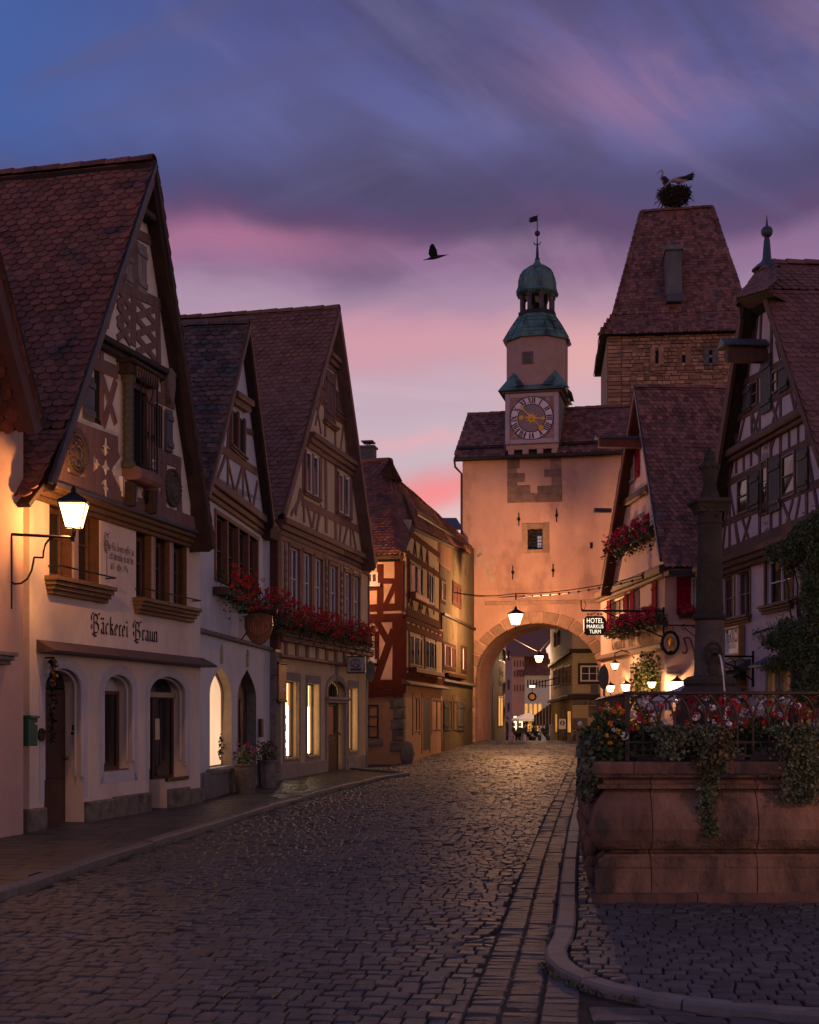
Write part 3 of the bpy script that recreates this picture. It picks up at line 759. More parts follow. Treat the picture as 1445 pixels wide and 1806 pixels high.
# local u runs 0..6.55 ; facade ends just before the bakery
U1 = ZF.uz(41, 1000, .12)[0]+7.0
MB().prism(rect(0, -.3, U1, 6.2), -.12, 6).build('wall', m_rose, zl)
pe = ZF.uz(75, 757, .75); pt = ZF.uz(0, 478, .75)
e_ = (pe[0]+7.0, pe[1]); t_ = (pt[0]+7.0, pt[1]); sl_ = (t_[1]-e_[1])/(t_[0]-e_[0]); ap = (t_[0]-1.1, t_[1]-1.1*sl_)
MB().prism([(0, 6.2), (U1, 6.2), (ap[0], ap[1]-.5)], -.12, 6).build('gable_wall', m_rose, zl)
MB().prism([e_, (ap[0], ap[1]), (ap[0], ap[1]-.35), (e_[0]-.17, e_[1]-.1)], -.75, -.62).build('bargeboard', M('verge board red brown', (.1, .05, .045), .7), zl)
slab(zl, 'roof_boarding', (e_[0], 6, e_[1]), (e_[0], -.75, e_[1]), (ap[0], -.75, ap[1]), (ap[0], 6, ap[1]), .14, m_under, -.0)
tile_quad(zl, (e_[0]+.05, 5, e_[1]), (e_[0]+.05, -.75, e_[1]), (ap[0], -.75, ap[1]), (ap[0], 5, ap[1]), m_tileA, .18, .14, 0)
a_ = ZF.uz(0, 705, .2); b_ = ZF.uz(46, 722, .2)
MB().cbox(a_[0]+6, b_[0]+7.0, -.34, -.12, b_[1]-.12, b_[1]+.1, .02).build('eaves_moulding', M('moulding grey', (.2, .17, .16)), zl)
s_ = ZF.uz(16, 1150, .2); sill(zl, s_[0]+5.6, s_[0]+7.0, s_[1], -.12, .16, .16, m_stone)
# narrow recess with the letter box
MB().prism(rect(U1-.02, -.3, 7.05, 5.6), .16, 1.2).build('recess_wall', M('plaster ochre cracked', (.44, .36, .24), .9, .2, 4, .6, 14), zl)
lb = thing('letter_box', 'green metal letter box on the wall left of the bakery door', 'letter box', ZF.w(ZF.uz(38, 1290)[0], ZF.uz(38, 1290)[1], .02).to_tuple(), ZF.rz)
m_green = M('green enamel', (.025, .085, .055), .35, .1, 5, .05)
MB().cbox(-.11, .11, -.16, .06, -.19, .17, .015).build('body', m_green, lb); MB().prism([(-.12, .17), (.12, .17), (.12, .2), (-.12, .21)], -.18, .06).build('lid', m_green, lb)
MB().box(.03, .08, -.166, -.158, .09, .11).build('name_plate', m_white, lb)
# ---------------------------------------------------------------- THE BAKERY
A = ZF
ha = thing('bakery_house', 'bakery with ornate half timbered gable and cream plastered ground floor', 'house', A.loc(), A.rz)
uA = A.uz
def R4(x0, y0, x1, y1, n=0., f=None):
    f = f or A; a = f.uz(x0, y0, n); b = f.uz(x1, y1, n); return a[0], b[1], b[0], a[1]
EA = 5.95
d1 = (uA(78, 1400)[0], uA(147, 1400)[0]); zt1 = uA(113, 1174)[1]; zs1 = uA(140, 1214)[1]
d2 = (uA(183, 1358)[0], uA(237, 1358)[0]); zt2 = uA(210, 1186)[1]; zs2 = uA(232, 1219)[1]; zb2 = uA(229, 1358)[1]
d3 = (uA(263, 1400)[0], uA(330, 1400)[0]); zt3 = uA(299, 1190)[1]; zs3 = uA(325, 1226)[1]; zb3 = uA(325, 1372)[1]; um3 = uA(293, 1400)[0]
h1 = archpoly(*d1, .0, zs1, zt1); h2 = archpoly(*d2, zb2, zs2, zt2)
h3 = [(d3[0], .04), (um3, .04), (um3, zb3)] + archpoly(*d3, zb3, zs3, zt3)[1:]
w1 = R4(87, 880, 177, 1035); w2 = R4(240, 934, 331.5, 1073)
holes = [h1, h2, h3, rect(*w1), rect(*w2)]
wall([(0, -.3), (EA, -.3), (EA, 4.75), (0, 4.75)], holes, 0, .3).build('facade_wall', m_plA, ha)
MB().box(0, .02, .001, 6, -.3, 5).box(EA-.02, EA, .001, 6, -.3, 5).box(.02, EA-.02, 5.9, 6, -.3, 5).build('side_walls', m_plA, ha)
# painted bands round the arches
for nm, (u0, u1), zs, zt, zb in (('arch_band', d1, zs1, zt1, .45), ('arch_band', d2, zs2, zt2, zb2-.17), ('arch_band', d3, zs3, zt3, zb3)):
    mb = MB(); o = archpoly(u0-.13, u1+.13, zb, zs, zt+.13); i_ = archpoly(u0, u1, zb, zs, zt)
    for k in range(1, len(o)-1): mb.quad((i_[k][0], -.004, i_[k][1]), (o[k][0], -.004, o[k][1]), (o[k+1][0], -.004, o[k+1][1]), (i_[k+1][0], -.004, i_[k+1][1]))
    mb.quad((i_[-1][0], -.004, i_[-1][1]), (o[-1][0], -.004, o[-1][1]), (o[0][0], -.004, o[0][1]), (i_[0][0], -.004, i_[0][1]))
    if zb == zb2-.17: mb.quad((u0-.13, -.004, zb), (u1+.13, -.004, zb), (u1+.0, -.004, zb2), (u0, -.004, zb2))
    mb.build(nm, m_lav, ha)
    mo = MB(); q = archpoly(u0+.015, u1-.015, zb+.3 if zb != zb3 else zb+.2, zs, zt-.015, 14)
    mo.tube([(a, .02, b) for a, b in q[1:]+[q[0]]], .03, 6); q2 = archpoly(u0+.05, u1-.05, zb+.3, zs, zt-.05, 14)
    mo.tube([(a, .1, b) for a, b in q2[1:]+[q2[0]]], .022, 6); mo.build('arch_moulding', m_lav, ha)
# doors and shop windows in the arches
m_doorA = M('door oak dark', (.055, .026, .018), .5, .3, 6, .3, 30, streak=.3)
def panel_door(h, u0, u1, z0, z1, y, mat, rows=3, cols=1, glass=None):
    mb = MB().cbox(u0, u1, y, y+.05, z0, z1, .005); o = mb.build('door', mat, h); hh = (z1-z0)/rows; ww = (u1-u0)/cols
    for r in range(rows):
        for c in range(cols):
            g = glass and r == rows-1
            MB().cbox(u0+ww*c+.07, u0+ww*(c+1)-.07, y-.018, y+.002, z0+hh*r+.07, z0+hh*(r+1)-.07, .016).build('glass_panel' if g else 'door_panel', glass if g else mat, o)
    MB().ball((u1-.07, y-.05, z0+1.02), .035, 8, 6).tube([(u1-.07, y-.05, z0+1.02), (u1-.07, y, z0+1.02)], .012).build('handle', M('old brass', (.3, .2, .08), .35, metal=1), o)
    return o
panel_door(ha, d1[0]+.02, d1[1]-.02, 0, zs1-.02, .27, m_doorA, 3)
fp = archpoly(d1[0]+.02, d1[1]-.02, zs1, zs1+.02, zt1-.02); MB().prism(fp, .28, .3).build('fanlight', m_dglass, ha)
MB().prism(archpoly(*d2, zb2, zs2, zt2), .29, .3).build('window_pane', m_dglass, ha)
window(ha, d2[0], d2[1], zb2, zs2, .25, 1, 0, m_winA, m_dglass, .06)
sill(ha, d2[0]+.06, d2[1]-.04, zb2+.02, .1, .02, .05, m_winA, 1)
MB().prism(archpoly(d2[0], d2[1], zs2-.05, zs2, zt2-.005), .26, .28).build('arch_fanlight', m_lav, ha)
MB().prism(rect(d3[0], .04, um3, zs3), .3, .32).build('door', M('door green black', (.02, .026, .022), .4), ha)
panel = MB()
for zz in (.5, .95, 1.4): panel.cbox(d3[0]+.1, um3-.08, .285, .3, zz, zz+.36, .01)
panel.build('door_panel', M('door green black', (.02, .026, .022)), ha)
window(ha, um3+.02, d3[1], zb3, zs3-.02, .24, 1, 0, m_doorA, m_dglass, .05)
MB().cbox(d3[0], d3[1], .2, .3, zs3-.05, zs3+.04, .01).build('transom', M('transom pale', (.3, .25, .18)), ha)
MB().prism(archpoly(d3[0], d3[1], zs3, zs3+.01, zt3), .28, .3).build('fanlight', m_dglass, ha)
MB().box(um3+.16, um3+.34, .262, .268, zs3-.75, zs3-.4).build('paper_notice', M('paper yellow', (.5, .42, .25)), ha)
sill(ha, um3+.02, d3[1]-.02, zb3+.03, .0, .04, .06, m_doorA, 1)
MB().prism(rect(0, -.3, EA, zb3-.02), .3, .34).build('inner_wall', m_plA, ha) if 0 else None
# plinth of big worked stones
def plinth(h, spans, z1, y0, mat, hgt=None, name='plinth_stone', L=.75, out=.06):
    for u0, u1 in spans:
        u = u0
        while u < u1-.05:
            l = min(L*random.uniform(.75, 1.3), u1-u); l = u1-u if u1-u-l < .22 else l
            MB().cbox(u+.004, u+l-.004, y0-out-random.uniform(0, .02), y0+.05, -.3, z1+random.uniform(-.03, .03), .025).build(name, mat, h); u += l
plinth(ha, ((d1[1]+.02, d3[0]-.02), (um3+.03, EA)), .40, 0, m_rub)
plinth(ha, ((-.14, d1[0]-.02),), .36, 0, m_rub)
# little roofed ledge
l0 = uA(64, 1137)[0]; lz = 2.56
MB().add([(l0, 0, lz+.08), (EA+.16, 0, lz+.08), (EA+.16, -.26, lz-.06), (l0, -.26, lz-.06), (l0, 0, lz-.09), (EA+.16, 0, lz-.09), (EA+.16, -.25, lz-.09), (l0, -.25, lz-.09)],
         [(0,3,2,1), (3,7,6,2), (4,5,6,7), (0,4,7,3), (1,2,6,5)]).build('ledge_roof', M('ledge sheet brown', (.09, .055, .05), .6, .25, 5), ha)
# first floor windows
def casements(x, w, n, y, mullw):
    u0, z0, u1, z1 = w; ww = (u1-u0-mullw*(n-1))/n
    for i in range(n):
        a = u0+i*(ww+mullw)
        window(ha, a+.01, a+ww-.01, z0, z1-.05, y, 1, 0, m_winA, m_dglass, .085, name='window', rowz=(.58,))
        MB().box(a+ww-.014, a+ww-.001, .02, .3, z0, z1).box(a+.001, a+.014, .02, .3, z0, z1).box(a+.014, a+ww-.014, .02, .3, z1-.014, z1-.001).build('window_lining', m_winA, ha)
        if i: MB().cbox(a-mullw, a, -.01, .05, z0, z1, .015).build('mullion', m_lavb, ha); MB().box(a-mullw, a, .052, .3, z0, z1).build('mullion_back', m_winA, ha)
m_lavb = M('mullion rose grey', (.26, .2, .19), .8)
casements(0, w1, 2, .16, .16); casements(0, w2, 3, .16, .12)
for w in (w1, w2):
    sill(ha, w[0]-.02, w[2]+.04, w[1], 0, .2, .24, m_timG, 4)
    mb = MB(); mb.tube([(w[0]-.03, -.0, w[1]+.14), (w[0]-.0, -.17, w[1]+.14), (w[2]+.16, -.17, w[1]+.14), (w[2]+.18, 0, w[1]+.14)], .012)
    mb.build('sill_rail', m_iron, ha); MB().cbox(w[0]-.03, w[2]+.03, -.012, .05, w[3]-.0, w[3]+.05, .008).build('lintel', m_lavb, ha)
for px_, py_, s_ in ((281, 1047, .028), (312, 1021, .014)):
    u, z = uA(px_, py_, -.2); MB().ball((u, .205, z), s_, 8, 6, (1, .3, 2.2 if s_ > .02 else 1)).build('candle_glow', LIT('candle light', (1, .5, .12), 5, 1, 1), ha)
# lettering
t0 = uA(163, 1112); t1 = uA(226, 1124); t2 = uA(237, 1126); t3 = uA(278, 1133)
zb_ = (t0[1]+t1[1]+t3[1])/3
nib(ha, 'Bäckerei', t0[0], t1[0], zb_, .165, -.004, m_ink, .23, 42, slope=.0); nib(ha, 'Braun', t2[0], t3[0], zb_-.02, .165, -.004, m_ink, .23, 42)
v0 = uA(183, 975)[0]; v1 = uA(236, 1000)[0]
for s, a, b, py_ in (('Bevor Du Segen ruffst an', 0, 1, 971), ('Tritt ihm mutig ein mit ihm', .14, .98, 987), ('1613 Gottes 1976', .2, .8, 1005)):
    u0 = v0+(v1-v0)*a; u1 = v0+(v1-v0)*b; nib(ha, s, u0, u1, uA(200, py_)[1], .075, -.004, m_ink, .16, 45, slope=0)
u, z = uA(188, 968); nib(ha, 'B', u-.06, u+.1, z-.02, .15, -.004, m_ink, .14, 45); MB().prism(rect(u, z-.42, u+.014, z-.1), -.004, 0).build('flourish', m_ink, ha)
# carved cornice under the jetty
cz = 4.72
for k, (o, za, zb) in enumerate(((.05, -.22, -.15), (.1, -.15, -.07), (.16, -.07, 0), (.22, 0, .06))):
    MB().cbox(-.12-o*.3, EA+.02, -o, .02, cz+za, cz+zb, .012).build('cornice_moulding', m_timG if k < 3 else m_slate, ha)
# ---- gable
NG = .15
def uG(x, y): return A.uz(x, y, NG)
vl = [A.uz(*p, .36) for p in ((272.5, 286), (116, 746), (86, 850))]; vr = [A.uz(*p, .36) for p in ((272.5, 286), (343, 745), (376, 968))]
apx = vl[0]; le = vl[2]; re = vr[2]
gp = [(.08, cz+.06), (re[0]-.5, cz+.06), (re[0]-.5, re[1]+.9), (apx[0], apx[1]-.35), (le[0]+.45, le[1]+.45)]
MB().prism(gp, -NG, 5.9).build('gable_wall', m_plAg, ha)
B_ = lambda *s, **k: beams(ha, A, s, k.get('m', m_timA), NG, **{a: b for a, b in k.items() if a != 'm'})
B_((90, 842, 357, 930, .26), (118, 750, 206, 782, .2), (252, 790, 318, 818, .2), (148, 632, 206, 657, .2), (253, 688, 306, 714, .18))      # rails
B_((109, 845, 116, 762, .2), (154, 858, 156, 772, .26), (178, 742, 178, 610, .12), (287, 893, 288, 800, .2), (316, 905, 313, 815, .17), (270, 800, 269, 705, .1))
B_((210, 655, 210, 622, .14), (247, 692, 247, 645, .14), (273, 700, 272, 662, .13), (292, 705, 291, 672, .1))
B_((176, 606, 312, 672, .14), name='beam')
# braces and lily ornaments of the two parapet panels
for x0, x1, y0, y1, y2, y3 in ((160, 206, 775, 858, 794, 872), (254, 282, 806, 882, 816, 894)):
    B_((x0, y1, x1, y2, .24), (x0, y0, x1, y3, .24))
    B_(((x0+x1)/2, (y0+y2)/2+4, (x0+x1)/2, (y0+y2)/2+8, .3), name='ornament'); B_(((x0+x1)/2-1, (y1+y3)/2-8, (x0+x1)/2, (y1+y3)/2-2, .34), name='ornament')
    m = MB()
    c = uG((x0+x1)/2, (y0+y1+y2+y3)/4); w = uG(x1, y2)[0]-uG(x0, y2)[0]
    def dia(cu, czz, s, t=.9): m.prism([(cu-s, czz), (cu-s*.3, czz-s*.3), (cu, czz-s*t), (cu+s*.3, czz-s*.3), (cu+s, czz), (cu+s*.3, czz+s*.3), (cu, czz+s*t), (cu-s*.3, czz+s*.3)], -NG-.04, -NG-.02)
    dia(c[0], c[1], w*.14)
    for a in (0, 90, 180, 270):
        dia(c[0]+w*.34*math.cos(R(a)), c[1]+w*.36*math.sin(R(a)), w*.1, 1.5 if a % 180 else .8)
    m.build('lily_ornament', m_plAg, ha)
# slender curved braces beside the door
B_((180, 668, 203, 748, .12), (203, 672, 181, 752, .12), (257, 712, 268, 776, .09), (268, 718, 256, 772, .09))
for cx_, cy_ in ((191, 710), (262, 745)): B_((cx_-3, cy_, cx_+4, cy_+2, .2), name='ornament')
# roundels
for cx_, cy_, ry in ((131.5, 801, 39), (302, 861, 34)):
    c = uG(cx_, cy_); r = ry*A.uz(cx_, cy_, NG)[1]*0+ry*(18.5 if cx_ < 200 else 22.2)/FPX; ob = MB()
    ob.v = []; prof = [(r, 0), (r, .02), (r*.93, .05), (r*.86, .025), (r*.8, .03), (r*.72, .05), (r*.62, .02), (r*.5, .03), (r*.42, .055), (r*.3, .03), (r*.16, .06), (.005, .065)]
    l = MB().lathe(prof, 28); ob.add([(c[0]+x, -NG-.012-z, c[1]+y) for x, y, z in l.v], l.f)
    k = ob.build('carved_roundel', m_timC, ha) if 'm_timC' in globals() else ob.build('carved_roundel', M('carved wood grey', (.085, .062, .055), .7, .4, 30, .5, 60), ha, True)
    mb = MB()
    for i in range(26): 
        a = 2*math.pi*i/26; mb.ball((c[0]+r*.92*math.cos(a), -NG-.055, c[1]+r*.92*math.sin(a)), r*.085, 6, 4, (1, .7, 1))
    for i in range(10):
        a = 2*math.pi*i/10; mb.ball((c[0]+r*.5*math.cos(a), -NG-.045, c[1]+r*.5*math.sin(a)), r*.13, 6, 4, (1, .6, 1))
    mb.build('carved_beads', M('carved wood grey', (.085, .062, .055)), k)
# moulded storey beam
a = A.uz(176, 592, .25); b = A.uz(309, 664, .25)
MB().beam(a, b, .1, -.30, -NG+.02, .02).beam((a[0], a[1]-.1), (b[0], b[1]-.1), .1, -.24, -NG+.02, .02).build('storey_moulding', m_timAd, ha)
# loft door with carved frame
u0, z0, u1, z1 = R4(223, 682, 253, 830, NG); zc = (A.uz(223, 827, NG)[1]+A.uz(253, 833, NG)[1])/2; zt_ = (A.uz(223, 682, NG)[1]+A.uz(253, 697, NG)[1])/2
MB().prism(rect(u0, zc, u1, zt_), -NG-.008, -NG+.01).build('loft_door', m_dark, ha)
for s in (0,): MB().cbox(u1-.02, u1+.1, -NG-.1, -NG, zc-.05, zt_+.1, .02).cbox(u0-.05, u1+.1, -NG-.09, -NG, zt_, zt_+.1, .02).build('door_frame', m_timA, ha)
cb = MB(); cu = u0-.14
cb.lathe([(.1, zc-.05), (.11, zc+.02), (.08, zc+.08)]+[(.075+.01*(i % 2), zc+.1+(zt_-zc-.1)*i/22) for i in range(23)]+[(.11, zt_+.04), (.11, zt_+.12)], 12, (cu, -NG-.1)); cb.build('carved_column', M('carved scale column', (.06, .068, .062), .6, .3, 20, .6, 70), ha)
pz = zt_+.12
MB().cbox(u0-.3, u1+.1, -NG-.22, -NG, pz, pz+.16, .02).cbox(u0-.36, u1+.16, -NG-.28, -NG, pz+.16, pz+.22, .02).build('door_cornice', m_timAd, ha)
mb = MB()
for i in range(10): uu = u0-.12+(u1-u0+.14)*i/9.; mb.tube([(uu, -NG-.24, pz+.14), (uu, -NG-.23, pz-.03)], .026, 6, .012)
mb.build('carved_dentils', M('carved wood grey', (.085, .062, .055)), ha)
MB().cbox(u0-.16, u1+.06, -NG-.3, -NG, zc-.22, zc-.02, .05).build('balcony_ledge', m_timA, ha)
mb = MB(); yr = -NG-.24; ra, rb = u0-.02, u1-.02
for zz in (zc+.02, zc+1.02, zc+1.3): mb.tube([(ra, yr, zz), (rb, yr, zz)], .013)
for i in range(7): uu = ra+(rb-ra)*i/6; mb.tube([(uu, yr, zc), (uu, yr, zc+1.02)], .009)
for uu in (ra, rb): mb.tube([(uu, yr, zc), (uu, yr, zc+1.3)], .014)
for s in (-1, 1):
    mb.tube([((ra+rb)/2+s*(.02+.14*math.sin(t*1.57)), yr, zc+1.02+.26*t) for t in (0, .25, .5, .75, 1)], .009)
    mb.tube([((ra+rb)/2+s*.1+.045*math.cos(a), yr-.01, zc+.5+.06*math.sin(a)) for a in [i*.9 for i in range(7)]], .012, closed=True)
mb.build('balcony_railing', m_iron, ha)
for s in (-1, 1):
    uu = u0-.1 if s < 0 else u1+.05
    MB().prism([(uu-.06, zc-.25), (uu+.06, zc-.25), (uu+.05, zc-.45), (uu+.02, zc-.62), (uu-.04, zc-.6), (uu-.07, zc-.4)], -NG-.2, -NG, .02).build('carved_bracket', m_timAd, ha)
q = R4(211, 846, 238, 874, NG); zc2 = (q[1]+q[3])/2-.02
dp = MB().cbox(q[0], q[2], -NG-.05, -NG, zc2-.15, zc2+.15, .01).build('date_plate', m_plAg, ha)
mb = MB(); 
for a, b in ((q[0]+.02, q[0]+.03), (q[2]-.03, q[2]-.02)): mb.box(a, b, -NG-.053, -NG-.05, zc2-.13, zc2+.13)
for a, b in ((zc2-.13, zc2-.12), (zc2+.12, zc2+.13)): mb.box(q[0]+.03, q[2]-.03, -NG-.053, -NG-.05, a, b)
mb.build('plate_line', m_ink, dp); nib(dp, '1517', q[0]+.12, q[2]-.1, zc2-.08, .13, -NG-.054, m_ink, .2, 40)
# shuttered loft windows
q = R4(166, 652, 177, 750, NG); MB().prism(rect(*q), -NG-.008, -NG+.01).build('window_opening', m_dark, ha)
MB().cbox(q[2], q[2]+.05, -NG-.03, -NG, q[1], q[3], .006).cbox(q[0], q[2]+.05, -NG-.03, -NG, q[3], q[3]+.05, .006).build('window_frame', m_timA, ha)
q = R4(147, 650, 166, 745, NG+.02); sh = shutter(ha, q[0], q[2], (q[1]*2+A.uz(147, 740, NG)[1])/3, q[3]-.05, -NG, m_shut)
q = R4(273.5, 711, 286, 796, NG); MB().prism(rect(*q), -NG-.008, -NG+.01).build('window_opening', m_dark, ha)
for k in (.3, .62): MB().cbox(q[0]+(q[2]-q[0])*k-.015, q[0]+(q[2]-q[0])*k+.015, -NG-.02, -NG-.009, q[1], q[3], .004).build('window_bar', m_winA, ha)
q = R4(290, 720, 301, 800, NG+.02); shutter(ha, q[0], q[2], q[1], q[3], -NG-.03, m_shut)
# heraldic shield on the post
u, z = A.uz(299, 683, NG+.1); MB().prism([(u-.12, z+.26), (u, z+.31), (u+.12, z+.26), (u+.14, z+.05), (u+.08, z-.18), (u, z-.28), (u-.08, z-.18), (u-.14, z+.05)], -NG-.16, -NG-.02, .02).build('wooden_shield', M('shield pale wood', (.17, .12, .1), .7, .4, 20, .5, 50), ha)
# upper gable: lattice of crossed timbers, shutters
B_((202, 500, 291, 541, .17), (203, 500, 186, 575, .13), (234, 610, 236, 418, .17), (279, 640, 277, 540, .16), (214, 590, 216, 510, .1))
for x0, x1, ya, yb in ((206, 229, 507, 600), (240, 274, 530, 625)):
    st = (yb-ya)*.3
    for t in (0, .33, .66):
        yy = ya+(yb-ya)*t; dx = (x1-x0)
        B_((x0, yy, x1, yy+st+dx*.42, .11), (x0, yy+st, x1, yy+dx*.42, .11))
B_((232, 408, 268, 426, .16), (221, 440, 206, 500, .1), (253, 416, 254, 428, .1))
for (x0, y0, x1, y1) in ((217, 440, 230, 507), (239.5, 424, 256, 522)):
    q = R4(x0, y0, x1, y1, NG); m_sh2 = M('shutter grey wood', (.23, .19, .18), .75, .25, 6, .4, 25, streak=.25); shutter(ha, q[0], q[2], q[1], q[3], -NG, m_sh2, True)
a = A.uz(245, 366, .28); b = A.uz(270, 386, .28); MB().beam(a, b, .12, -.34, -NG, .02).build('storey_moulding', m_timAd, ha)
# ---- roof
zr = apx[1]; yb_ = 5.6
rp = lambda p, y, dz=0: (p[0], y, p[1]+dz)
rf = thing('roof', None, None); rf.parent = ha
kn = (le[0]-.42, le[1]-.30)
slab(rf, 'roof_boarding', rp(le, yb_), rp(le, -.36), rp(apx, -.36), rp(apx, yb_), .16, m_under)
slab(rf, 'roof_boarding', rp(re, -.36), rp(re, yb_), rp(apx, yb_), rp(apx, -.36), .16, m_under)
k2 = (le[0]+(apx[0]-le[0])*.14, le[1]+(apx[1]-le[1])*.14)
tile_quad(rf, rp(kn, yb_), rp(kn, -.34), rp(k2, -.34), rp(k2, yb_), m_tileA, .185, .128, 80, name='eaves_tile'); tile_quad(rf, rp(k2, yb_), rp(k2, -.34), rp(apx, -.34), rp(apx, yb_), m_tileA, .185, .128, 300)
tile_quad(rf, rp(re, -.36), rp(re, .3), rp(apx, .3), rp(apx, -.36), m_tileA, .185, .128, 0)
ridge_caps(rf, rp(apx, -.36, .03), rp(apx, yb_, .03), m_tileA, .38, .1)
slab(rf, 'eaves_board', rp(kn, yb_, -.02), rp(kn, -.3, -.02), rp((le[0]+.1, le[1]+.1), -.3, 0), rp((le[0]+.1, le[1]+.1), yb_, 0), .06, m_under)
MB().prism([le, apx, (apx[0], apx[1]-.12), (le[0]+.06, le[1]-.03)], -.40, -.34).build('verge_flashing', m_slate, ha)
MB().prism([(le[0]+.09, le[1]), (apx[0], apx[1]-.13), (apx[0], apx[1]-.32), (le[0]+.2, le[1]+.02)], -.37, -.31).build('bargeboard', m_timA, ha)
MB().prism([apx, re, (re[0]-.1, re[1]+.02), (apx[0], apx[1]-.22)], -.40, -.34).build('bargeboard', m_verge, ha)
for f in (.25, .5, .75): pass
mb = MB(); s0, s1 = A.uz(72, 735, .0), A.uz(100, 757, .0)
# snow hook grille low on the roof slope
kp = Vector((le[0], 0, le[1])).lerp(Vector((apx[0], 0, apx[1])), .1); su = (Vector((apx[0], 0, apx[1]))-Vector((le[0], 0, le[1]))).normalized(); nu = Vector((-su.z, 0, su.x))
for k in range(3): q = kp+su*.14*k+nu*.16; mb.tube([(q.x, .1, q.z), (q.x, .65, q.z)], .012)
for yy in (.15, .38, .6): q = kp+nu*.16; r_ = kp+su*.28+nu*.16; mb.tube([(q.x, yy, q.z), (r_.x, yy, r_.z)], .012)
mb.build('snow_guard', m_iron, ha)

# ears-of-corn garland, bell plate and small plaques by the bakery door
gl = thing('door_garland', 'wrought iron garland with roses hanging left of the bakery door', 'garland', A.w(d1[0]+.02, 0, .1).to_tuple(), A.rz); mb = MB(); zt_, zb_ = uA(84, 1162, .1)[1], uA(84, 1312, .1)[1]
mb.tube([(.03*math.sin(k*1.3), 0, zt_+(zb_-zt_)*k/14) for k in range(15)], .016, 5); mb.tube([(0, .1, zt_+.02), (0, -.04, zt_+.02)], .012, 4)
for k in range(60): leaf(mb, (.03*math.sin(k), -.01, zt_+(zb_-zt_)*k/60), rv(), rv(), .09, .5)
mb.build('stem', m_iron, gl); mb = MB()
for k in range(7): blossom(mb, (.05*math.sin(k*2), -.03, zt_-.03-.05*k), .035, 16, .02)
mb.build('roses', M('gilded roses', (.3, .15, .05), .4, metal=.5), gl)
MB().lathe([(.09, -.01), (.09, .01)], 16).build('bell_plate', m_iron, gl).matrix_local = Matrix.Translation((-.12, .08, uA(73, 1296)[1])) @ Matrix.Rotation(R(90), 4, 'X')
for y, a, b in ((1284, .07, .08), (1294, .09, .035)): z = uA(128, y)[1]; MB().box(d1[1]-.012, d1[1]-.001, .1, .1+a, z-b/2, z+b/2).build('door_plaque', m_iron, ha)
# ================================================================ lanterns
def lantern(name, label, loc, s=1., rz=0., power=60, colr=(1, .56, .22), group=None, hang=False, lo=None, em=None):
    """four-sided glazed lantern, wider at the top; loc = bottom centre of the glass"""
    t = thing(name, label, 'street lamp' if not lo else lo, loc, rz, group)
    b, tp, h = .11*s, .2*s, .36*s; sq2 = math.sqrt(2)
    fr = MB()
    cb = [(-1,-1), (1,-1), (1,1), (-1,1)]
    for x, y in cb: fr.tube([(x*b, y*b, 0), (x*tp, y*tp, h)], .011*s, 4)
    for r, z in ((b, 0), (tp, h)):
        for i in range(4): fr.tube([(cb[i][0]*r, cb[i][1]*r, z), (cb[(i+1)%4][0]*r, cb[(i+1)%4][1]*r, z)], .011*s, 4)
    fr.lathe([(.025*s, -.12*s), (.035*s, -.06*s), (.03*s, .0)], 8); fr.box(-b, b, -.012*s, .012*s, -.012*s, .0).box(-.012*s, .012*s, -b, b, -.014*s, -.002)
    fr.build('lantern_frame', m_iron, t)
    MB().lathe([(tp*1.56, h+.005*s), (tp*1.5, h+.03*s), (tp*.5, h+.14*s), (.05*s, h+.17*s), (.05*s, h+.21*s), (.025*s, h+.24*s), (.006, h+.28*s)], 4, a0=R(45)).build('lantern_cap', m_iron, t)
    for i in range(4):
        (x0, y0), (x1, y1) = cb[i], cb[(i+1)%4]
        MB().quad((x0*b*.97, y0*b*.97, .005), (x1*b*.97, y1*b*.97, .005), (x1*tp*.97, y1*tp*.97, h-.005), (x0*tp*.97, y0*tp*.97, h-.005)).build('lantern_pane', m_lamp, t)
    MB().ball((0, 0, h*.16), .03*s, 8, 6, (1, 1, 1.6)).build('light_bulb', m_bulb, t, True)
    l = bpy.data.lights.new('lamp_light', 'POINT'); l.energy = power; l.color = colr; l.shadow_soft_size = .04*s
    lo_ = bpy.data.objects.new('lamp_light', l); COL.objects.link(lo_); lo_.parent = t; lo_.location = (0, 0, h*.31)
    return t
q = A.w(A.uz(20, 945, .12)[0], 0, .12)
LP = Vector(((130-CX)/FPX*17.6, 17.6, EYE+(HY-932)/FPX*17.6))
LN = lantern('street_lantern', 'bright lit wall lantern on a curved bracket beside the bakery window', LP.to_tuple(), .88, A.rz+.35, 170, (1, .39, .10))
br = MB(); wy = A.uz(20, 945, .12); wl = A.w(wy[0], 0, .12); zb = EYE+(HY-944)/FPX*17.4
wl = Vector((wl.x, wl.y, zb)); tip = Vector((LP.x-.02, LP.y, zb)); dv = tip-wl
br.tube([wl, wl+dv*.5, wl+dv*.97], .02)
br.tube([wl, wl-Vector((0, 0, .62)), wl-Vector((0, 0, .95))], .014)
S = lambda x, z: wl+dv*x+Vector((0, 0, z))
br.tube([S(0, -.6), S(.05, -.63), S(.16, -.62), S(.26, -.56), S(.33, -.45), S(.36, -.34), S(.37, -.28)], .013)
br.tube([S(.37, -.28), S(.52, -.28)], .013)
br.tube([S(.52, -.28), S(.525, -.2), S(.56, -.1), S(.63, -.03), S(.72, 0)], .013)
br.tube([tip-dv*.03, tip+Vector((0, 0, -.05)), LP+Vector((0, 0, -.02))], .03)
br.v = [tuple(Vector(v)-LP) for v in br.v]
b_ = br.build('lantern_bracket', m_iron, LN); b_.rotation_euler = (0, 0, -(A.rz+.35))
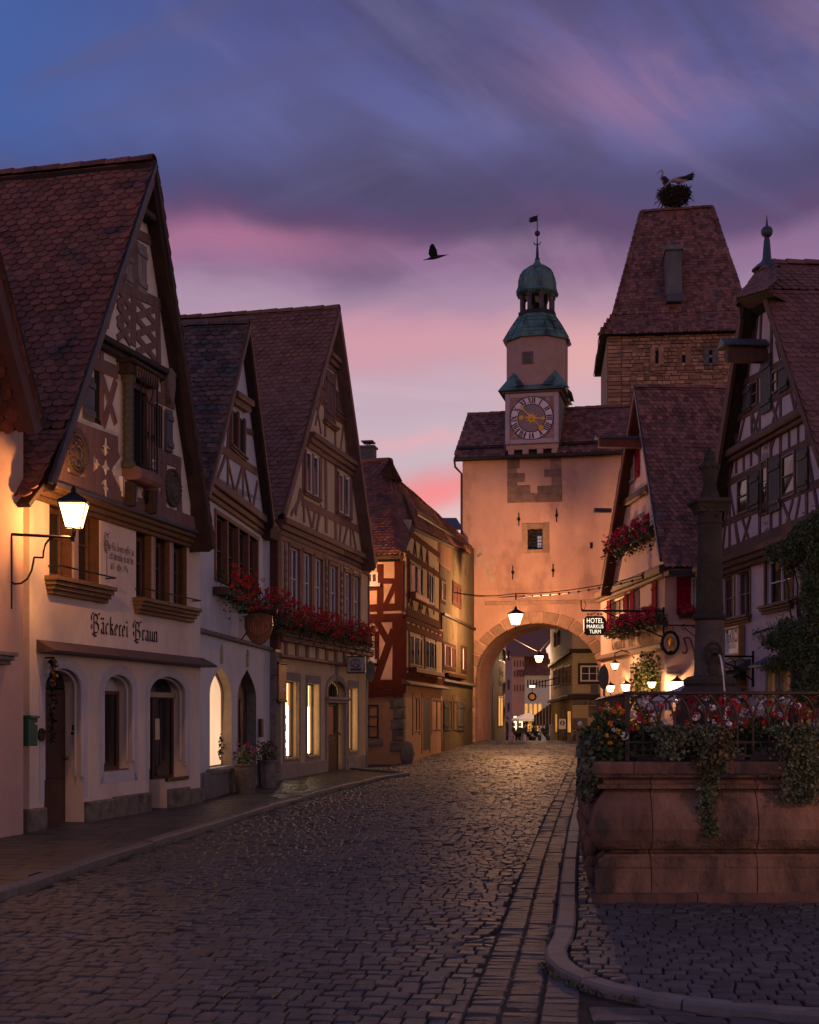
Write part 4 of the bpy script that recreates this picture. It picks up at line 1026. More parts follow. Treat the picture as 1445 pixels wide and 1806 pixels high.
# ================================================================ PALE BLUE HOUSE
Bf = Fac(350, 24.2, (931-CX)/FPX, 1)
hb = thing('narrow_house', 'narrow pale blue house with pointed arches squeezed between two larger gables', 'house', Bf.loc(), Bf.rz)
m_plB = M('plaster pale blue', (.5, .51, .56), .85, .08, 2, .2, 25, col2=(.40, .41, .45), c2scale=1.4, streak=.4)
m_timB = M('timber red brown', (.15, .065, .05), .7, .25, 6, .4, 25)
uB = Bf.uz; EB = uB(480, 1200)[0]
oa = R4(370, 1178, 409, 1354, f=Bf); ob_ = R4(419, 1182, 452, 1380, f=Bf); wB = R4(379, 911, 454, 1030, f=Bf)
ph1 = archpoly(oa[0], oa[2], uB(390, 1353)[1], uB(390, 1225)[1], uB(394, 1176)[1], 8, True); ph2 = archpoly(ob_[0], ob_[2], .12, uB(435, 1232)[1], uB(437, 1181)[1], 8, True)
wB = (wB[0], uB(415, 1040)[1], wB[2], (uB(379, 911)[1]+uB(454, 949)[1])/2)
wall([(0-.4, -.3), (EB, -.3), (EB, 5.95), (-.4, 5.95)], [ph1, ph2, rect(*wB)], 0, .24).build('facade_wall', m_plB, hb)
MB().box(EB-.02, EB, .001, 6, -.3, 6).build('side_wall', m_plB, hb)
m_tan = M('arch stone tan', (.33, .26, .18), .85, .2, 5, .4, 25)
for p, d in ((ph1, .23), (ph2, .23)):
    mb = MB(); n = len(p)
    for i in range(1, n):
        a, b = p[i], p[(i+1) % n]; c = ((p[1][0]+p[0][0])/2, p[2][1]-.3); s_ = .01
        mb.quad((a[0]*(1-s_)+c[0]*s_, .0, a[1]), (b[0]*(1-s_)+c[0]*s_, .0, b[1]), (b[0]*(1-s_)+c[0]*s_, d, b[1]), (a[0]*(1-s_)+c[0]*s_, d, a[1]))
    mb.build('arch_reveal', m_tan if p is ph1 else m_stone, hb)
litB = LIT('lit shop interior peach', (1, .6, .36), .95, .7, .75)
MB().prism(ph1, .22, .23).build('lit_window', litB, hb)
mb = MB(); q = [(a, .19, b) for a, b in ph1]; mb.tube(q, .035, 4, closed=True); mb.build('window_frame', m_timA, hb)
u_, z_ = uB(372, 1320, -.35)
mb = MB(); foliage(mb, ellp((u_+.12, .2, z_), (.14, .02, .28), 90), .06); mb.build('dried_plant', M('plant silhouette', (.02, .016, .012)), hb, stuff=True)
MB().prism(ph2, .2, .25).build('door', m_doorA, hb)
for i in range(4): uu = ob_[0]+(ob_[2]-ob_[0])*(i+.5)/4; MB().cbox(uu-.1, uu+.1, .17, .2, .15, 2.1-.25*abs(i-1.5), .012).build('door_board', m_doorA, hb)
for pa in (ph1, ph2):   # painted keystone drops
    u0 = (pa[0][0]+pa[1][0])/2; z0 = max(b for a, b in pa)
    MB().prism([(u0-.06, z0+.05), (u0+.06, z0+.05), (u0+.09, z0+.3), (u0, z0+.42), (u0-.09, z0+.3)], -.03, 0, .01).build('keystone', m_tan, hb)
plinth(hb, ((-.2, ob_[0]-.05), (ob_[2]+.05, EB)), uB(375, 1358)[1], 0, m_stone, L=.9)
MB().cbox(oa[0]-.1, oa[2]+.1, -.09, .3, uB(390, 1355)[1]-.1, uB(390, 1355)[1]-.01, .02).build('window_sill', m_stone, hb)
# first floor band of four lights
MB().prism(rect(wB[0], wB[1], wB[2], wB[3]), .22, .23).build('dark_room', m_dark, hb)
n4 = 4; ww = (wB[2]-wB[0])/n4
for i in range(n4+1):
    u = wB[0]+ww*i; MB().cbox(u-.05, u+.05, -.03, .12, wB[1], wB[3], .01).build('window_post', m_timB, hb)
MB().cbox(wB[0]-.06, wB[2]+.06, -.035, .12, wB[3], wB[3]+.09, .01).build('lintel', m_timB, hb)
for i in range(n4): window(hb, wB[0]+ww*i+.05, wB[0]+ww*(i+1)-.05, wB[1], wB[3], .07, 1, 1, m_winA, m_dglass, .05)
MB().cbox(-.2, EB, -.07, 0, 3.1, 3.19, .02).build('string_course', m_timB if 0 else m_stone, hb)
# cornice
for k, (o, za, zb) in enumerate(((.06, 5.6, 5.7), (.12, 5.7, 5.82), (.2, 5.82, 5.98))): MB().cbox(-.3-o, EB+.1, -o, .03, za, zb, .015).build('cornice_moulding', m_timB if k < 2 else m_timA, hb)
# gable
NB = .12
bl = [Bf.uz(*p, .3) for p in ((440, 573), (397, 777), (366, 876))]; brr = [Bf.uz(*p, .3) for p in ((440, 573), (470, 760), (482, 925))]
ba = bl[0]; be = bl[2]; bre = (brr[2][0]+.1, brr[2][1])
gs = Bf.uz(383, 855, NB)
MB().prism([(be[0]+.62, 5.98), (bre[0]-.3, 5.98), (bre[0]-.32, 6.3), (ba[0], ba[1]-.3), (be[0]+.5, be[1]+.25)], -NB, 5.5).build('gable_wall', m_plB, hb)
BB = lambda *s, **k: beams(hb, Bf, s, k.get('m', m_timB), NB, name=k.get('name', 'beam'))
BB((384, 788, 452, 832, .16), (380, 852, 398, 800, .09), (401, 868, 401, 803, .1), (400, 808, 414, 872, .09), (427, 822, 414, 870, .09), (428, 884, 428, 820, .1), (430, 828, 442, 893, .1), (453, 850, 446, 893, .1), (431, 760, 432, 822, .12), (400, 790, 404, 716, .1), (431, 758, 446, 764, .12), (404, 707, 432, 722, .12))
q = R4(405, 718, 429, 806, NB, Bf); MB().prism(rect(*q), -NB-.01, -NB+.01).build('window_opening', m_dark, hb)
for k in (0, .5, 1): MB().cbox(q[0]+(q[2]-q[0])*k-.05, q[0]+(q[2]-q[0])*k+.05, -NB-.06, -NB, q[1]-.03, q[3]+.05, .01).build('window_post', m_timB, hb)
a = Bf.uz(415, 694, .25); b = Bf.uz(443, 712, .25); MB().beam(a, b, .12, -.33, -NB, .02).beam((a[0], a[1]-.12), (b[0], b[1]-.12), .12, -.26, -NB, .02).build('storey_moulding', m_timB, hb)
sill(hb, q[0]-.05, q[2]+.05, q[1], -NB, .1, .08, m_timA, 2)
rf = thing('roof', None, None); rf.parent = hb
slab(rf, 'roof_boarding', rp(be, 5.5), rp(be, -.3), rp(ba, -.3), rp(ba, 5.5), .14, m_under)
slab(rf, 'roof_boarding', rp(bre, -.3), rp(bre, 5.5), rp(ba, 5.5), rp(ba, -.3), .14, m_under)
bk = (be[0]-.12, be[1]-.1)
tile_quad(rf, rp(bk, 5.2), rp(bk, -.26), rp(ba, -.26), rp(ba, 5.2), m_tileB, .19, .145, 300)
ridge_caps(rf, rp(ba, -.3, .02), rp(ba, 5.4, .02), m_tileB, .4, .11)
MB().prism([be, ba, (ba[0], ba[1]-.14), (be[0]+.12, be[1]-.02)], -.33, -.27).build('bargeboard', m_timA, hb)
MB().prism([ba, bre, (bre[0]-.1, bre[1]-.02), (ba[0], ba[1]-.2)], -.33, -.27).build('bargeboard', m_timB, hb)
MB().box(be[0]-.3, be[0]+.6, -.1, 1, be[1]-.35, be[1]-.15).build('eaves_box', m_verge, hb)
# hanging shield sign
u_, z_ = uB(418, 1090); sg = thing('guild_sign', 'dark copper shield sign with curved top hanging below the geraniums on the blue house', 'sign', Bf.w(u_, z_, 0).to_tuple(), Bf.rz)
# the shield hangs at right angles to the facade, out over the pavement
poly = [(-.33, .05), (-.2, .12), (0, .14), (.2, .12), (.33, .05), (.34, -.2), (.28, -.42), (.15, -.6), (0, -.68), (-.15, -.6), (-.28, -.42), (-.34, -.2)]
m_cop = M('copper painted', (.12, .045, .03), .4, .4, 6, .3, 30, metal=.3, col2=(.05, .03, .03))
sb = MB().prism(poly, -.03, .03, .015); sb.v = [(y+.12, -.42+x*.86, z*.82) for x, y, z in sb.v]; so_ = sb.build('shield', m_cop, sg)
mb = MB(); mb.tube([(.12, 0, .14), (.12, -.8, .14)], .022).tube([(.12, -.02, -.5), (.12, -.3, -.1), (.12, -.8, .13)], .014)
mb.box(.09, .15, -.8, -.04, .1, .17); mb.build('sign_bracket', m_iron, sg)
mb = MB()
for i in range(9): 
    x = -.24+.06*i; hgt = .1+.22*random.random(); mb.box(.07, .092, -.42+x*.85-.012, -.42+x*.85+.016, -.36+.03*abs(i-4), -.3+hgt*.8)
mb.build('shield_relief', M('copper relief', (.2, .1, .07), .4, metal=.4), sg)
flowers('flower_box', 'red geraniums spilling from the box under the four dark windows of the blue house', 'flower box', Bf.loc(), Bf.rz, wB[0]-.25, EB+.45, -.5, -.02, uB(420, 1062)[1], uB(410, 1010)[1]-.05, m_leaf, m_red, 1500, 150, .5, 'geranium boxes on the left hand houses')
# planters, post, notice
m_pot = M('planter wicker stone', (.12, .1, .085), .9, .4, 12, .8, 30)
for i, (x0, x1, yb, lab, fl) in enumerate(((410, 452, 1398, 'left planter of the pair by the arched door, with pink flowers', 1), (452, 488, 1388, 'right planter of the pair, smooth grey and beside the shop corner', 0))):
    Yp = 2400*(1.6-.07-.08)/(yb-1265.); X = ((x0+x1)/2-CX)/FPX*Yp; r = (x1-x0)/2/FPX*Yp
    t = thing('planter', lab, 'planter', (X, Yp+r, gz(Yp)+.08), 0, 'stone planters by the arched door')
    n = 20 if i == 0 else 8; h_ = .58
    MB().lathe([(r*.78, 0), (r*.82, .05), (r*.97, h_*.9), (r*1.04, h_*.93), (r*1.04, h_), (r*.86, h_), (r*.84, h_-.06), (.01, h_-.06)], n).build('pot', m_pot if i == 0 else m_stone, t, i == 0)
    mb = MB(); foliage(mb, ellp((0, 0, h_+.12), (r*1.05, r*1.05, .24), 260, .3), .075); mb.build('foliage', m_leafd, t, stuff=True)
    mb = MB(); 
    for _ in range(14): blossom(mb, (random.uniform(-r, r), random.uniform(-r, 0), h_+.2+random.uniform(0, .2)), .03, 10, .018)
    mb.build('blossoms', M('blossom magenta', (.3, .05, .18), .6) if i == 0 else M('blossom dark red', (.2, .02, .04), .6), t, stuff=True)
q = uB(460, 1284, .03); nb_ = thing('notice_board', 'small dark menu board on the wall right of the pointed door', 'notice', Bf.w(q[0], q[1], .0).to_tuple(), Bf.rz)
MB().cbox(-.14, .14, -.07, 0, -.2, .2, .015).build('board', m_verge, nb_)
mb = MB(); 
for k in range(5): mb.box(-.1, .08, -.073, -.07, -.14+.06*k, -.12+.06*k)
mb.build('writing', M('chalk', (.15, .13, .11)), nb_)
# ================================================================ YELLOW HOUSE
C = Fac(486, 31.2, (1262-CX)/FPX, 1); uC = C.uz
hc = thing('shop_house', 'large yellow half timbered gabled house with lit shop windows on the ground floor', 'house', C.loc(), C.rz)
m_plC = M('plaster warm yellow', (.60, .46, .28), .85, .1, 2.5, .25, 25, col2=(.44, .34, .22), c2scale=1.4, streak=.4)
m_plCs = M('plaster rough yellow', (.54, .42, .26), .9, .15, 3, .8, 14)
m_timC2 = M('timber rose brown', (.21, .105, .082), .75, .25, 6, .4, 25, streak=.4)
m_sur = M('surround grey brown stone', (.26, .22, .19), .85, .2, 5, .4, 30)
EC = uC(645, 1300)[0]
def Rm(f, x0, yt0, x1, yt1, yb0, yb1, n=0.):
    """opening with photo left/right columns and the top and bottom rows at both sides"""
    a, b = f.uz(x0, yt0, n), f.uz(x1, yt1, n); c, d = f.uz(x0, yb0, n), f.uz(x1, yb1, n)
    return (a[0], (c[1]+d[1])/2, b[0], (a[1]+b[1])/2)
cw = [Rm(C, 502, 1200, 526.5, 1203, 1338, 1335), Rm(C, 542, 1205, 562.5, 1207, 1333, 1331), Rm(C, 615, 1213, 630, 1214, 1325, 1323)]
cdz = (uC(577, 1300)[0], uC(608, 1300)[0]); zt = uC(592, 1201)[1]; zs = uC(606, 1222)[1]
dh = archpoly(*cdz, .1, zs, zt)
fw = [Rm(C, a, b, c, d, 1085, 1090) for a, b, c, d in ((503, 962, 521, 971), (526.5, 972, 542, 980), (547, 982, 561.5, 989), (574, 995, 588, 1002), (601, 1008, 612, 1013), (616.5, 1015, 628, 1021))]
zfb = uC(560, 1098)[1]; fw = [(a, zfb, c, d) for a, b, c, d in fw]
wall([(0, -.3), (EC, -.3), (EC, 3.0), (0, 3.0)], [rect(*r) for r in cw]+[dh], 0, .26).build('facade_wall', m_plCs, hc)
wall([(0, 3.0), (EC, 3.0), (EC, 6.1), (0, 6.1)], [rect(*r) for r in fw], -.1, .2).build('upper_wall', m_plC, hc)
MB().box(EC-.02, EC, .001, 5, -.3, 6.1).box(0, .02, .001, 6, -.3, 6.1).build('side_walls', m_plC, hc)
litC = LIT('lit shop interior yellow', (1, .60, .28), 2.4, 1.3, .6); tubeC = LIT('shop strip light', (1, .84, .58), 16, 1, 1)
MB().box(cw[0][0]-.1, EC-.05, .66, .68, .3, 2.7).build('lit_back_wall', litC, hc); MB().box(cw[0][0]-.1, EC-.05, .3, .66, .28, .3).box(cw[0][0]-.1, EC-.05, .3, .66, 2.7, 2.72).build('shop_lining', M('cream lining', (.55, .43, .28), .8), hc)
m_goods = M('shop goods', (.16, .1, .06), .7, .4, 20, island=.5)
for i, r in enumerate(cw):
    u0, z0, u1, z1 = r
    window(hc, u0, u1, z0, z1, .15, 1, 0, m_winA, M('clear pane', (.9, .9, .9), .03, 0, 1, 0) if 0 else LAMPGLASS('clear shop pane', (1, .7, .4), .12, .93), .04, label=None)
    w_ = u1-u0; ut = u0+1.06+.45*max(w_-.5, .1); MB().cbox(ut-.035, ut+.035, .31, .36, z0+.02, z0+(z1-z0)*.68, .01).build('strip_light', tubeC, hc)
    mb = MB()
    for k in range(4):
        zz = z0+.05+k*.3; mb.box(u0+1.0, ut-.08, .34, .5, zz-.02, zz)
        for j in range(3): uu = u0+1.04+j*.1; mb.box(uu, uu+.06, .36, .44, zz, zz+random.uniform(.06, .2))
    mb.build('shop_shelves', m_goods, hc)
    mb = MB(); t = .13   # stone surround, four pieces
    for q in ((u0-t, u0, z0-t*1.9, z1+t*1.6), (u1, u1+t, z0-t*1.9, z1+t*1.6)): MB().cbox(q[0], q[1], -.025, .06, q[2], q[3], .01).build('stone_surround', m_sur, hc)
    for q in ((z0-t*1.9, z0), (z1, z1+t*1.6)): MB().cbox(u0+.002, u1-.002, -.027, .06, q[0], q[1], .01).build('stone_surround', m_sur, hc)
    sill(hc, u0+.05, u1-.05, z0, .0, .05, .05, M('sill cream', (.4, .3, .18)), 1)
# door with round head
mb = MB(); o = archpoly(cdz[0]-.17, cdz[1]+.17, 0, zs, zt+.17)
for k in range(1, len(dh)-1):
    MB().prism([(dh[k][0], dh[k][1]), (o[k][0], o[k][1]), (o[k+1][0], o[k+1][1]), (dh[k+1][0], dh[k+1][1])], -.04, .05, .008).build('arch_stone', m_sur, hc)
MB().prism([(dh[-1][0], zs), (o[-1][0], zs), (o[-1][0], -.1), (dh[-1][0], -.1)], -.04, .05, .01).build('arch_stone', m_sur, hc)
ztr = (uC(577, 1234)[1]+uC(608, 1236)[1])/2
MB().cbox(cdz[0]-.22, cdz[1]+.22, -.12, .3, ztr-.0, ztr+.08, .015).cbox(cdz[0]-.17, cdz[1]+.17, -.08, .3, ztr-.08, ztr, .015).build('door_transom', m_sur, hc)
panel_door(hc, cdz[0]+.03, cdz[1]-.03, .12, ztr-.08, .16, m_doorA, 2, 1, m_dglass)
MB().prism(archpoly(cdz[0]+.02, cdz[1]-.02, ztr+.08, zs, zt-.02), .2, .22).build('fanlight', m_dglass, hc)
mb = MB()
for k in range(7): uu = cdz[0]+(cdz[1]-cdz[0])*(k+.5)/7; mb.tube([(uu, .14, ztr+.08), (uu, .14, zs+(zt-zs)*math.sqrt(max(0, 1-((k-3)/3.6)**2)))], .012, 4)
mb.build('fanlight_bars', m_iron, hc)
MB().cbox((cdz[0]+cdz[1])/2-.08, (cdz[0]+cdz[1])/2+.08, -.08, .05, zt-.02, 2.98, .015).build('keystone', m_sur, hc)
plinth(hc, ((0, cdz[0]-.18), (cdz[1]+.18, EC)), .52, 0, m_sur, L=1.4, out=.04)
MB().cbox(cdz[0], cdz[1], -.15, .3, 0, .12, .02).build('door_step', m_stone, hc)
# corner post of stone at the left end
for k in range(6): MB().cbox(-.28-random.uniform(0, .03), .06, -.1-random.uniform(0, .03), .3, -.2+.55*k, -.2+.55*(k+1)-.012, .02).build('quoin_stone', m_stone, hc)
MB().cbox(-.30, -.02, -.16, .2, 3.15, 6.0, .03).build('corner_post', M('timber oxblood', (.09, .03, .026), .7, .3, 6), hc)
# joist-end frieze
def flatbeam(h, u0, u1, z0, z1, y0, mat, name='beam', y1=0.): return MB().cbox(u0, u1, y0, y1, z0, z1, .012).build(name, mat, h)
flatbeam(hc, -.05, EC+.08, 2.98, 3.06, -.16, m_timC2); flatbeam(hc, -.05, EC+.08, 3.34, 3.46, -.22, m_timC2, 'storey_moulding'); flatbeam(hc, -.05, EC+.08, 3.46, 3.52, -.27, m_timC2, 'storey_moulding')
for k in range(10): u = .42+k*(EC-.6)/9.; flatbeam(hc, u-.1, u+.1, 3.06, 3.34, -.145, m_timC2, 'joist_end')
# first floor timbers
fB = lambda *s: [MB().beam((a, b), (c, d), w, -.125-random.uniform(0, .008), -.05, .008, .04).build('beam', m_timC2, hc) for a, b, c, d, w in s]
flatbeam(hc, 0, EC, 5.66, 5.78, -.135, m_timC2); flatbeam(hc, 0, EC, 3.52, 3.6, -.14, m_timC2)
flatbeam(hc, 0, EC, zfb-.15, zfb-.0, -.135, m_timC2)
pst = [0.08, EC-.08]
for a, b, c, d in fw:
    window(hc, a+.02, c-.02, b, d, -.06, 2 if c-a > .8 else 2, 0, m_white, m_dglass, .05, .028, rowz=(.55,))
    for u in (a-.05, c+.05): pst.append(u)
    MB().cbox(a-.06, c+.06, -.15, -.1, d, d+.09, .01).build('lintel', m_timC2, hc)
for u in pst: fB((u, 3.55, u, 5.7, .11))
gp_ = [(fw[2][2]+fw[3][0])/2, (fw[3][2]+fw[4][0])/2, .38]
for u in gp_: fB((u, 3.55, u, 5.7, .16))
u = .5
while u < EC-.2:
    fB((u, 3.58, u+.16, zfb-.1, .07), (u+.45, 3.58, u+.3, zfb-.1, .07)); u += .82
# cornice
for o, za, zb in ((.16, 5.78, 5.9), (.24, 5.9, 6.02), (.34, 6.02, 6.16)): MB().cbox(-.2, EC+.1, -o, .02, za, zb, .015).build('cornice_moulding', m_timC2 if o > .2 else m_timA, hc)
# gable
NC = .22
cl = [C.uz(*p, .5) for p in ((599, 544), (499, 905))]; cr = [C.uz(*p, .5) for p in ((599, 544), (630, 760), (663, 1002))]
ca = cl[0]; ce = cl[1]; cre = cr[2]
MB().prism([(ce[0]+.55, 6.16), (cre[0]-.5, 6.16), (cre[0]-.5, 6.35), (ca[0], ca[1]-.35), (ce[0]+.42, ce[1]+.2)], -NC, 5.8).build('gable_wall', m_plC, hc)
BC = lambda *s, **k: beams(hc, C, s, k.get('m', m_timC2), NC, name=k.get('name', 'beam'))
g1 = R4(536, 792, 561, 880, NC, C); g2 = R4(594, 832, 615, 914, NC, C)
BC((500, 918, 650, 992, .22), (532, 885, 636, 936, .2), (528, 866, 540, 870, .14), (541, 772, 628, 832, .24), (562, 900, 580, 908, .14))
BC((521, 908, 528, 868, .1), (513, 908, 534, 870, .1), (536, 922, 535, 880, .1), (540, 884, 549, 930, .1), (551, 930, 556, 892, .1), (558, 936, 566, 892, .12), (575, 940, 574, 790, .2), (592, 955, 592, 815, .18), (598, 962, 601, 920, .09), (604, 966, 613, 925, .1), (618, 972, 618, 922, .1), (622, 935, 630, 985, .09), (640, 985, 634, 940, .09), (566, 880, 566, 790, .12), (534, 880, 534, 800, .1), (620, 915, 620, 840, .12))
for q, w in ((g1, .6), (g2, .6)):
    MB().prism(rect(*q), -NC-.006, -NC+.01).build('window_opening', m_dark, hc)
    window(hc, q[0]+.08, (q[0]+q[2])/2-.06, q[1], q[3], -NC-.05, 1, 0, m_white, m_dglass, .055); window(hc, (q[0]+q[2])/2+.06, q[2]-.08, q[1], q[3], -NC-.05, 1, 0, m_white, m_dglass, .055)
    for k in (0, .5, 1): MB().cbox(q[0]+(q[2]-q[0])*k-.06, q[0]+(q[2]-q[0])*k+.06, -NC-.07, -NC, q[1], q[3], .01).build('window_post', m_timC2, hc)
    sill(hc, q[0]-.05, q[2]+.05, q[1], -NC, .1, .09, m_timA, 2)
a = C.uz(545, 758, .3); b = C.uz(627, 821, .3); zz = (a[1]+b[1])/2
for o, dz in ((.46, 0), (.38, -.12), (.3, -.24)): MB().cbox(a[0], b[0], -o, -NC, zz+dz-.12, zz+dz-.002, .015).build('storey_moulding', m_timC2 if dz else m_timA, hc)
q = R4(573, 648, 588, 750, NC, C); shutter(hc, q[0], q[2], q[1], q[3], -NC, M('hatch boards brown', (.15, .075, .06), .75, .3, 6, .4, 25, streak=.3), name='loft_hatch'); sill(hc, q[0]-.1, q[2]+.1, q[1]-.04, -NC, .14, .1, m_timC2, 2)
for x0, y0, x1, y1 in ((559, 670, 571, 705), (592, 688, 604, 738)):
    q = R4(x0, y0, x1, y1, NC, C); shutter(hc, q[0], q[2], q[1], q[3], -NC, MATS['hatch boards brown']); sill(hc, q[0]-.05, q[2]+.05, q[1]-.03, -NC, .1, .08, m_timC2, 2)
BC((572, 636, 573, 770, .1), (590, 640, 591, 800, .1), (556, 750, 563, 712, .08), (566, 765, 558, 715, .08), (606, 745, 612, 800, .08), (600, 795, 606, 745, .08), (610, 740, 610, 808, .08), (572, 640, 600, 660, .13), (557, 706, 573, 714, .1), (592, 738, 612, 750, .1))
a = C.uz(580, 620, .3); b = C.uz(600, 640, .3); zz = (a[1]+b[1])/2; MB().cbox(a[0], b[0], -.42, -NC, zz-.1, zz+.02, .02).cbox(a[0]+.1, b[0]-.1, -.34, -NC, zz-.22, zz-.102, .02).build('storey_moulding', m_timC2, hc)
rf = thing('roof', None, None); rf.parent = hc
slab(rf, 'roof_boarding', rp(ce, 8), rp(ce, -.5), rp(ca, -.5), rp(ca, 8), .15, m_under)
cm_ = cr[1]
slab(rf, 'roof_boarding', rp(cre, -.5), rp(cre, 7), rp(ca, 7), rp(ca, -.5), .15, m_timA)
ck = (ce[0]-.25, ce[1]-.22)
tile_quad(rf, rp(ck, 7.8), rp(ck, -.46), rp(ca, -.46), rp(ca, 7.8), m_tileC, .19, .15, 300)
ridge_caps(rf, rp(ca, -.5, .02), rp(ca, 7.8, .02), m_tileC, .4, .11)
MB().prism([ce, ca, (ca[0], ca[1]-.1), (ce[0]+.08, ce[1]-.02)], -.53, -.46).build('bargeboard', m_timA, hc)
MB().prism([(ce[0]+.1, ce[1]), (ca[0], ca[1]-.12), (ca[0], ca[1]-.34), (ce[0]+.28, ce[1]-.02)], -.51, -.45).build('bargeboard', m_timC2, hc)
MB().prism([ca, cre, (cre[0]-.14, cre[1]-.02), (ca[0], ca[1]-.32)], -.53, -.46).build('bargeboard', m_timC2, hc)
MB().box(ck[0]+.0, ck[0]+.5, -.3, .5, ck[1]-.35, ck[1]-.05).build('eaves_box', m_verge, hc)
# carved ornament strip on the first floor posts
mb = MB()
for u in gp_:
    for k in range(9): mb.ball((u, -.14, 3.8+k*.2), .045, 6, 4, (1, .5, 1.6))
mb.build('carved_ornament', M('ornament pale', (.24, .16, .13)), hc, stuff=True)
flowers('flower_box', 'long row of red geraniums below the white windows of the yellow house', 'flower box', C.loc(), C.rz, uC(499, 1080, .4)[0], uC(660, 1120, .4)[0], -.55, -.12, zfb-.28, zfb+.22, m_leaf, m_red, 3600, 330, .45, 'geranium boxes on the left hand houses', br=.06)
# signs
q = R4(489, 1171, 503, 1235, .12, C); sgn = thing('shop_sign', 'tall narrow brick red shop sign beside the first lit window', 'sign', C.w(q[0], (q[1]+q[3])/2, .1).to_tuple(), C.rz)
hh = (q[3]-q[1])/2; MB().cbox(0, q[2]-q[0], -.06, .06, -hh, hh, .012).build('sign_board', M('sign brick red', (.22, .055, .035), .5, .1), sgn); MB().cbox(-.03, q[2]-q[0]+.03, -.07, .1, hh, hh+.05, .01).cbox(-.03, q[2]-q[0]+.03, -.07, .1, -hh-.05, -hh, .01).build('sign_frame', m_iron, sgn)
text(sgn, 'Elke', .07, q[2]-q[0]-.05, -hh*.5, .14, -.063, m_white)
q = R4(620, 1162, 634, 1185, .3, C); s2 = thing('house_sign', 'square pale emblem sign jutting out at the corner of the yellow house', 'sign', C.w(q[0], (q[1]+q[3])/2, .05).to_tuple(), C.rz)
zc_ = (uC(634, 1186, .5)[1]-uC(634, 1161, .5)[1])/2; hh = .2
MB().box(0, .16, -.62, -.12, -hh-.03, hh+.03).build('sign_box', m_iron, s2); MB().box(-.01, 0, -.6, -.14, -hh, hh).build('sign_face', M('sign face pale violet', (.42, .38, .42), .5), s2)
mb = MB(); mb.tube([(-.015, -.37+.13*math.cos(a), .04+.11*math.sin(a)) for a in [i*.52 for i in range(12)]], .012, 4, closed=True).box(-.014, -.01, -.52, -.22, -.14, -.1).box(-.014, -.01, -.5, -.24, -.17, -.155)
mb.tube([(-.015, -.45, -.06), (-.015, -.37, .12), (-.015, -.29, -.06)], .014, 4); mb.build('emblem', m_ink, s2)
q = R4(637, 1177, 643, 1184, .2, C); s3 = thing('house_number', 'small white house number plate under the corner frieze', 'sign', C.w((q[0]+q[2])/2, (q[1]+q[3])/2, .18).to_tuple(), C.rz); MB().box(-.14, .14, -.02, 0, -.06, .06).build('plate', m_white, s3); text(s3, 'No 9', -.1, .1, -.03, .06, -.023, m_ink)
# traffic sign seen edge on at the corner of the alley
Yp = 38.6; X = (650.5-CX)/FPX*Yp; t = thing('traffic_sign', 'grey round traffic sign seen from behind on a post at the yellow house corner', 'sign', (X-.05, Yp, gz(Yp)))
MB().tube([(0, 0, 0), (0, 0, 3.2)], .035, 8).build('post', M('galvanised steel', (.2, .2, .2), .4, metal=.6), t)
sb = MB().lathe([(.3, -.012), (.3, .012)], 20); sb.v = [(.05+y*.3+z, -.0+x*.3-.06-z, 2.75+x*0+y) if 0 else (.1+x*.42, -.06+z, 2.75+y) for x, y, z in sb.v]; sb.build('disc', M('sign back grey', (.12, .12, .1), .5), t)
# ================================================================ RED HALF-TIMBERED CORNER HOUSE and olive neighbour
D = Fac(710, 41.6, (1150-CX)/FPX, 1); uD = D.uz
DL = Fac(645, 41.6+.22, -.07, 1)           # face towards the viewer
DL.d = Vector((1, -.07)).normalized(); DL.n = Vector((DL.d.y, -DL.d.x)); DL.rz = math.atan2(DL.d.y, DL.d.x); DL.p = Vector((D.p.x, D.p.y)) - DL.d*3.4; uL = DL.uz; EL_ = 3.4
m_timR = M('timber oxblood red', (.09, .025, .018), .95, .25, 6, .4, 25, streak=.4, spec=.03)
m_plR = M('plaster salmon', (.62, .42, .31), .85, .1, 3, .2, 25, col2=(.54, .35, .26))
m_plY = M('plaster light yellow', (.42, .33, .19), .95, .1, 3, .2, 25, spec=.03)
m_plO = M('plaster ochre', (.34, .2, .11), .88, .15, 2.5, .4, 20, col2=(.3, .17, .08))
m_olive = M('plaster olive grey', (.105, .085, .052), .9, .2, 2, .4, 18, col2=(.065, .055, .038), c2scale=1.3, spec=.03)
hd = thing('corner_house', 'red half timbered house with orange ground floor standing at the street corner', 'house', D.loc(), D.rz)
hl = bpy.data.objects.new('gable_front', None); COL.objects.link(hl); hl.parent = hd
hl.matrix_local = wm(hd).inverted() @ Matrix.LocRotScale(Vector(DL.loc()), Matrix.Rotation(DL.rz, 3, 'Z').to_quaternion(), None)
E1 = uD(778, 1200)[0]; zg = 2.75
MB().prism(rect(0, -.2, E1, zg), .0, 4).build('ground_floor_wall', m_plO, hd)
MB().prism(rect(-.0, zg, E1, 4.75), -.06, 4).build('first_floor_wall', m_plY, hd)
E1u = uD(770, 1020)[0]
ukk = uD(734, 931, .3)[0]; MB().prism([(0, 4.75), (E1u, 4.75), (E1u, 8.05), (ukk, 7.75), (0, 6.62)], -.12, 3).build('second_floor_wall', m_plY, hd)
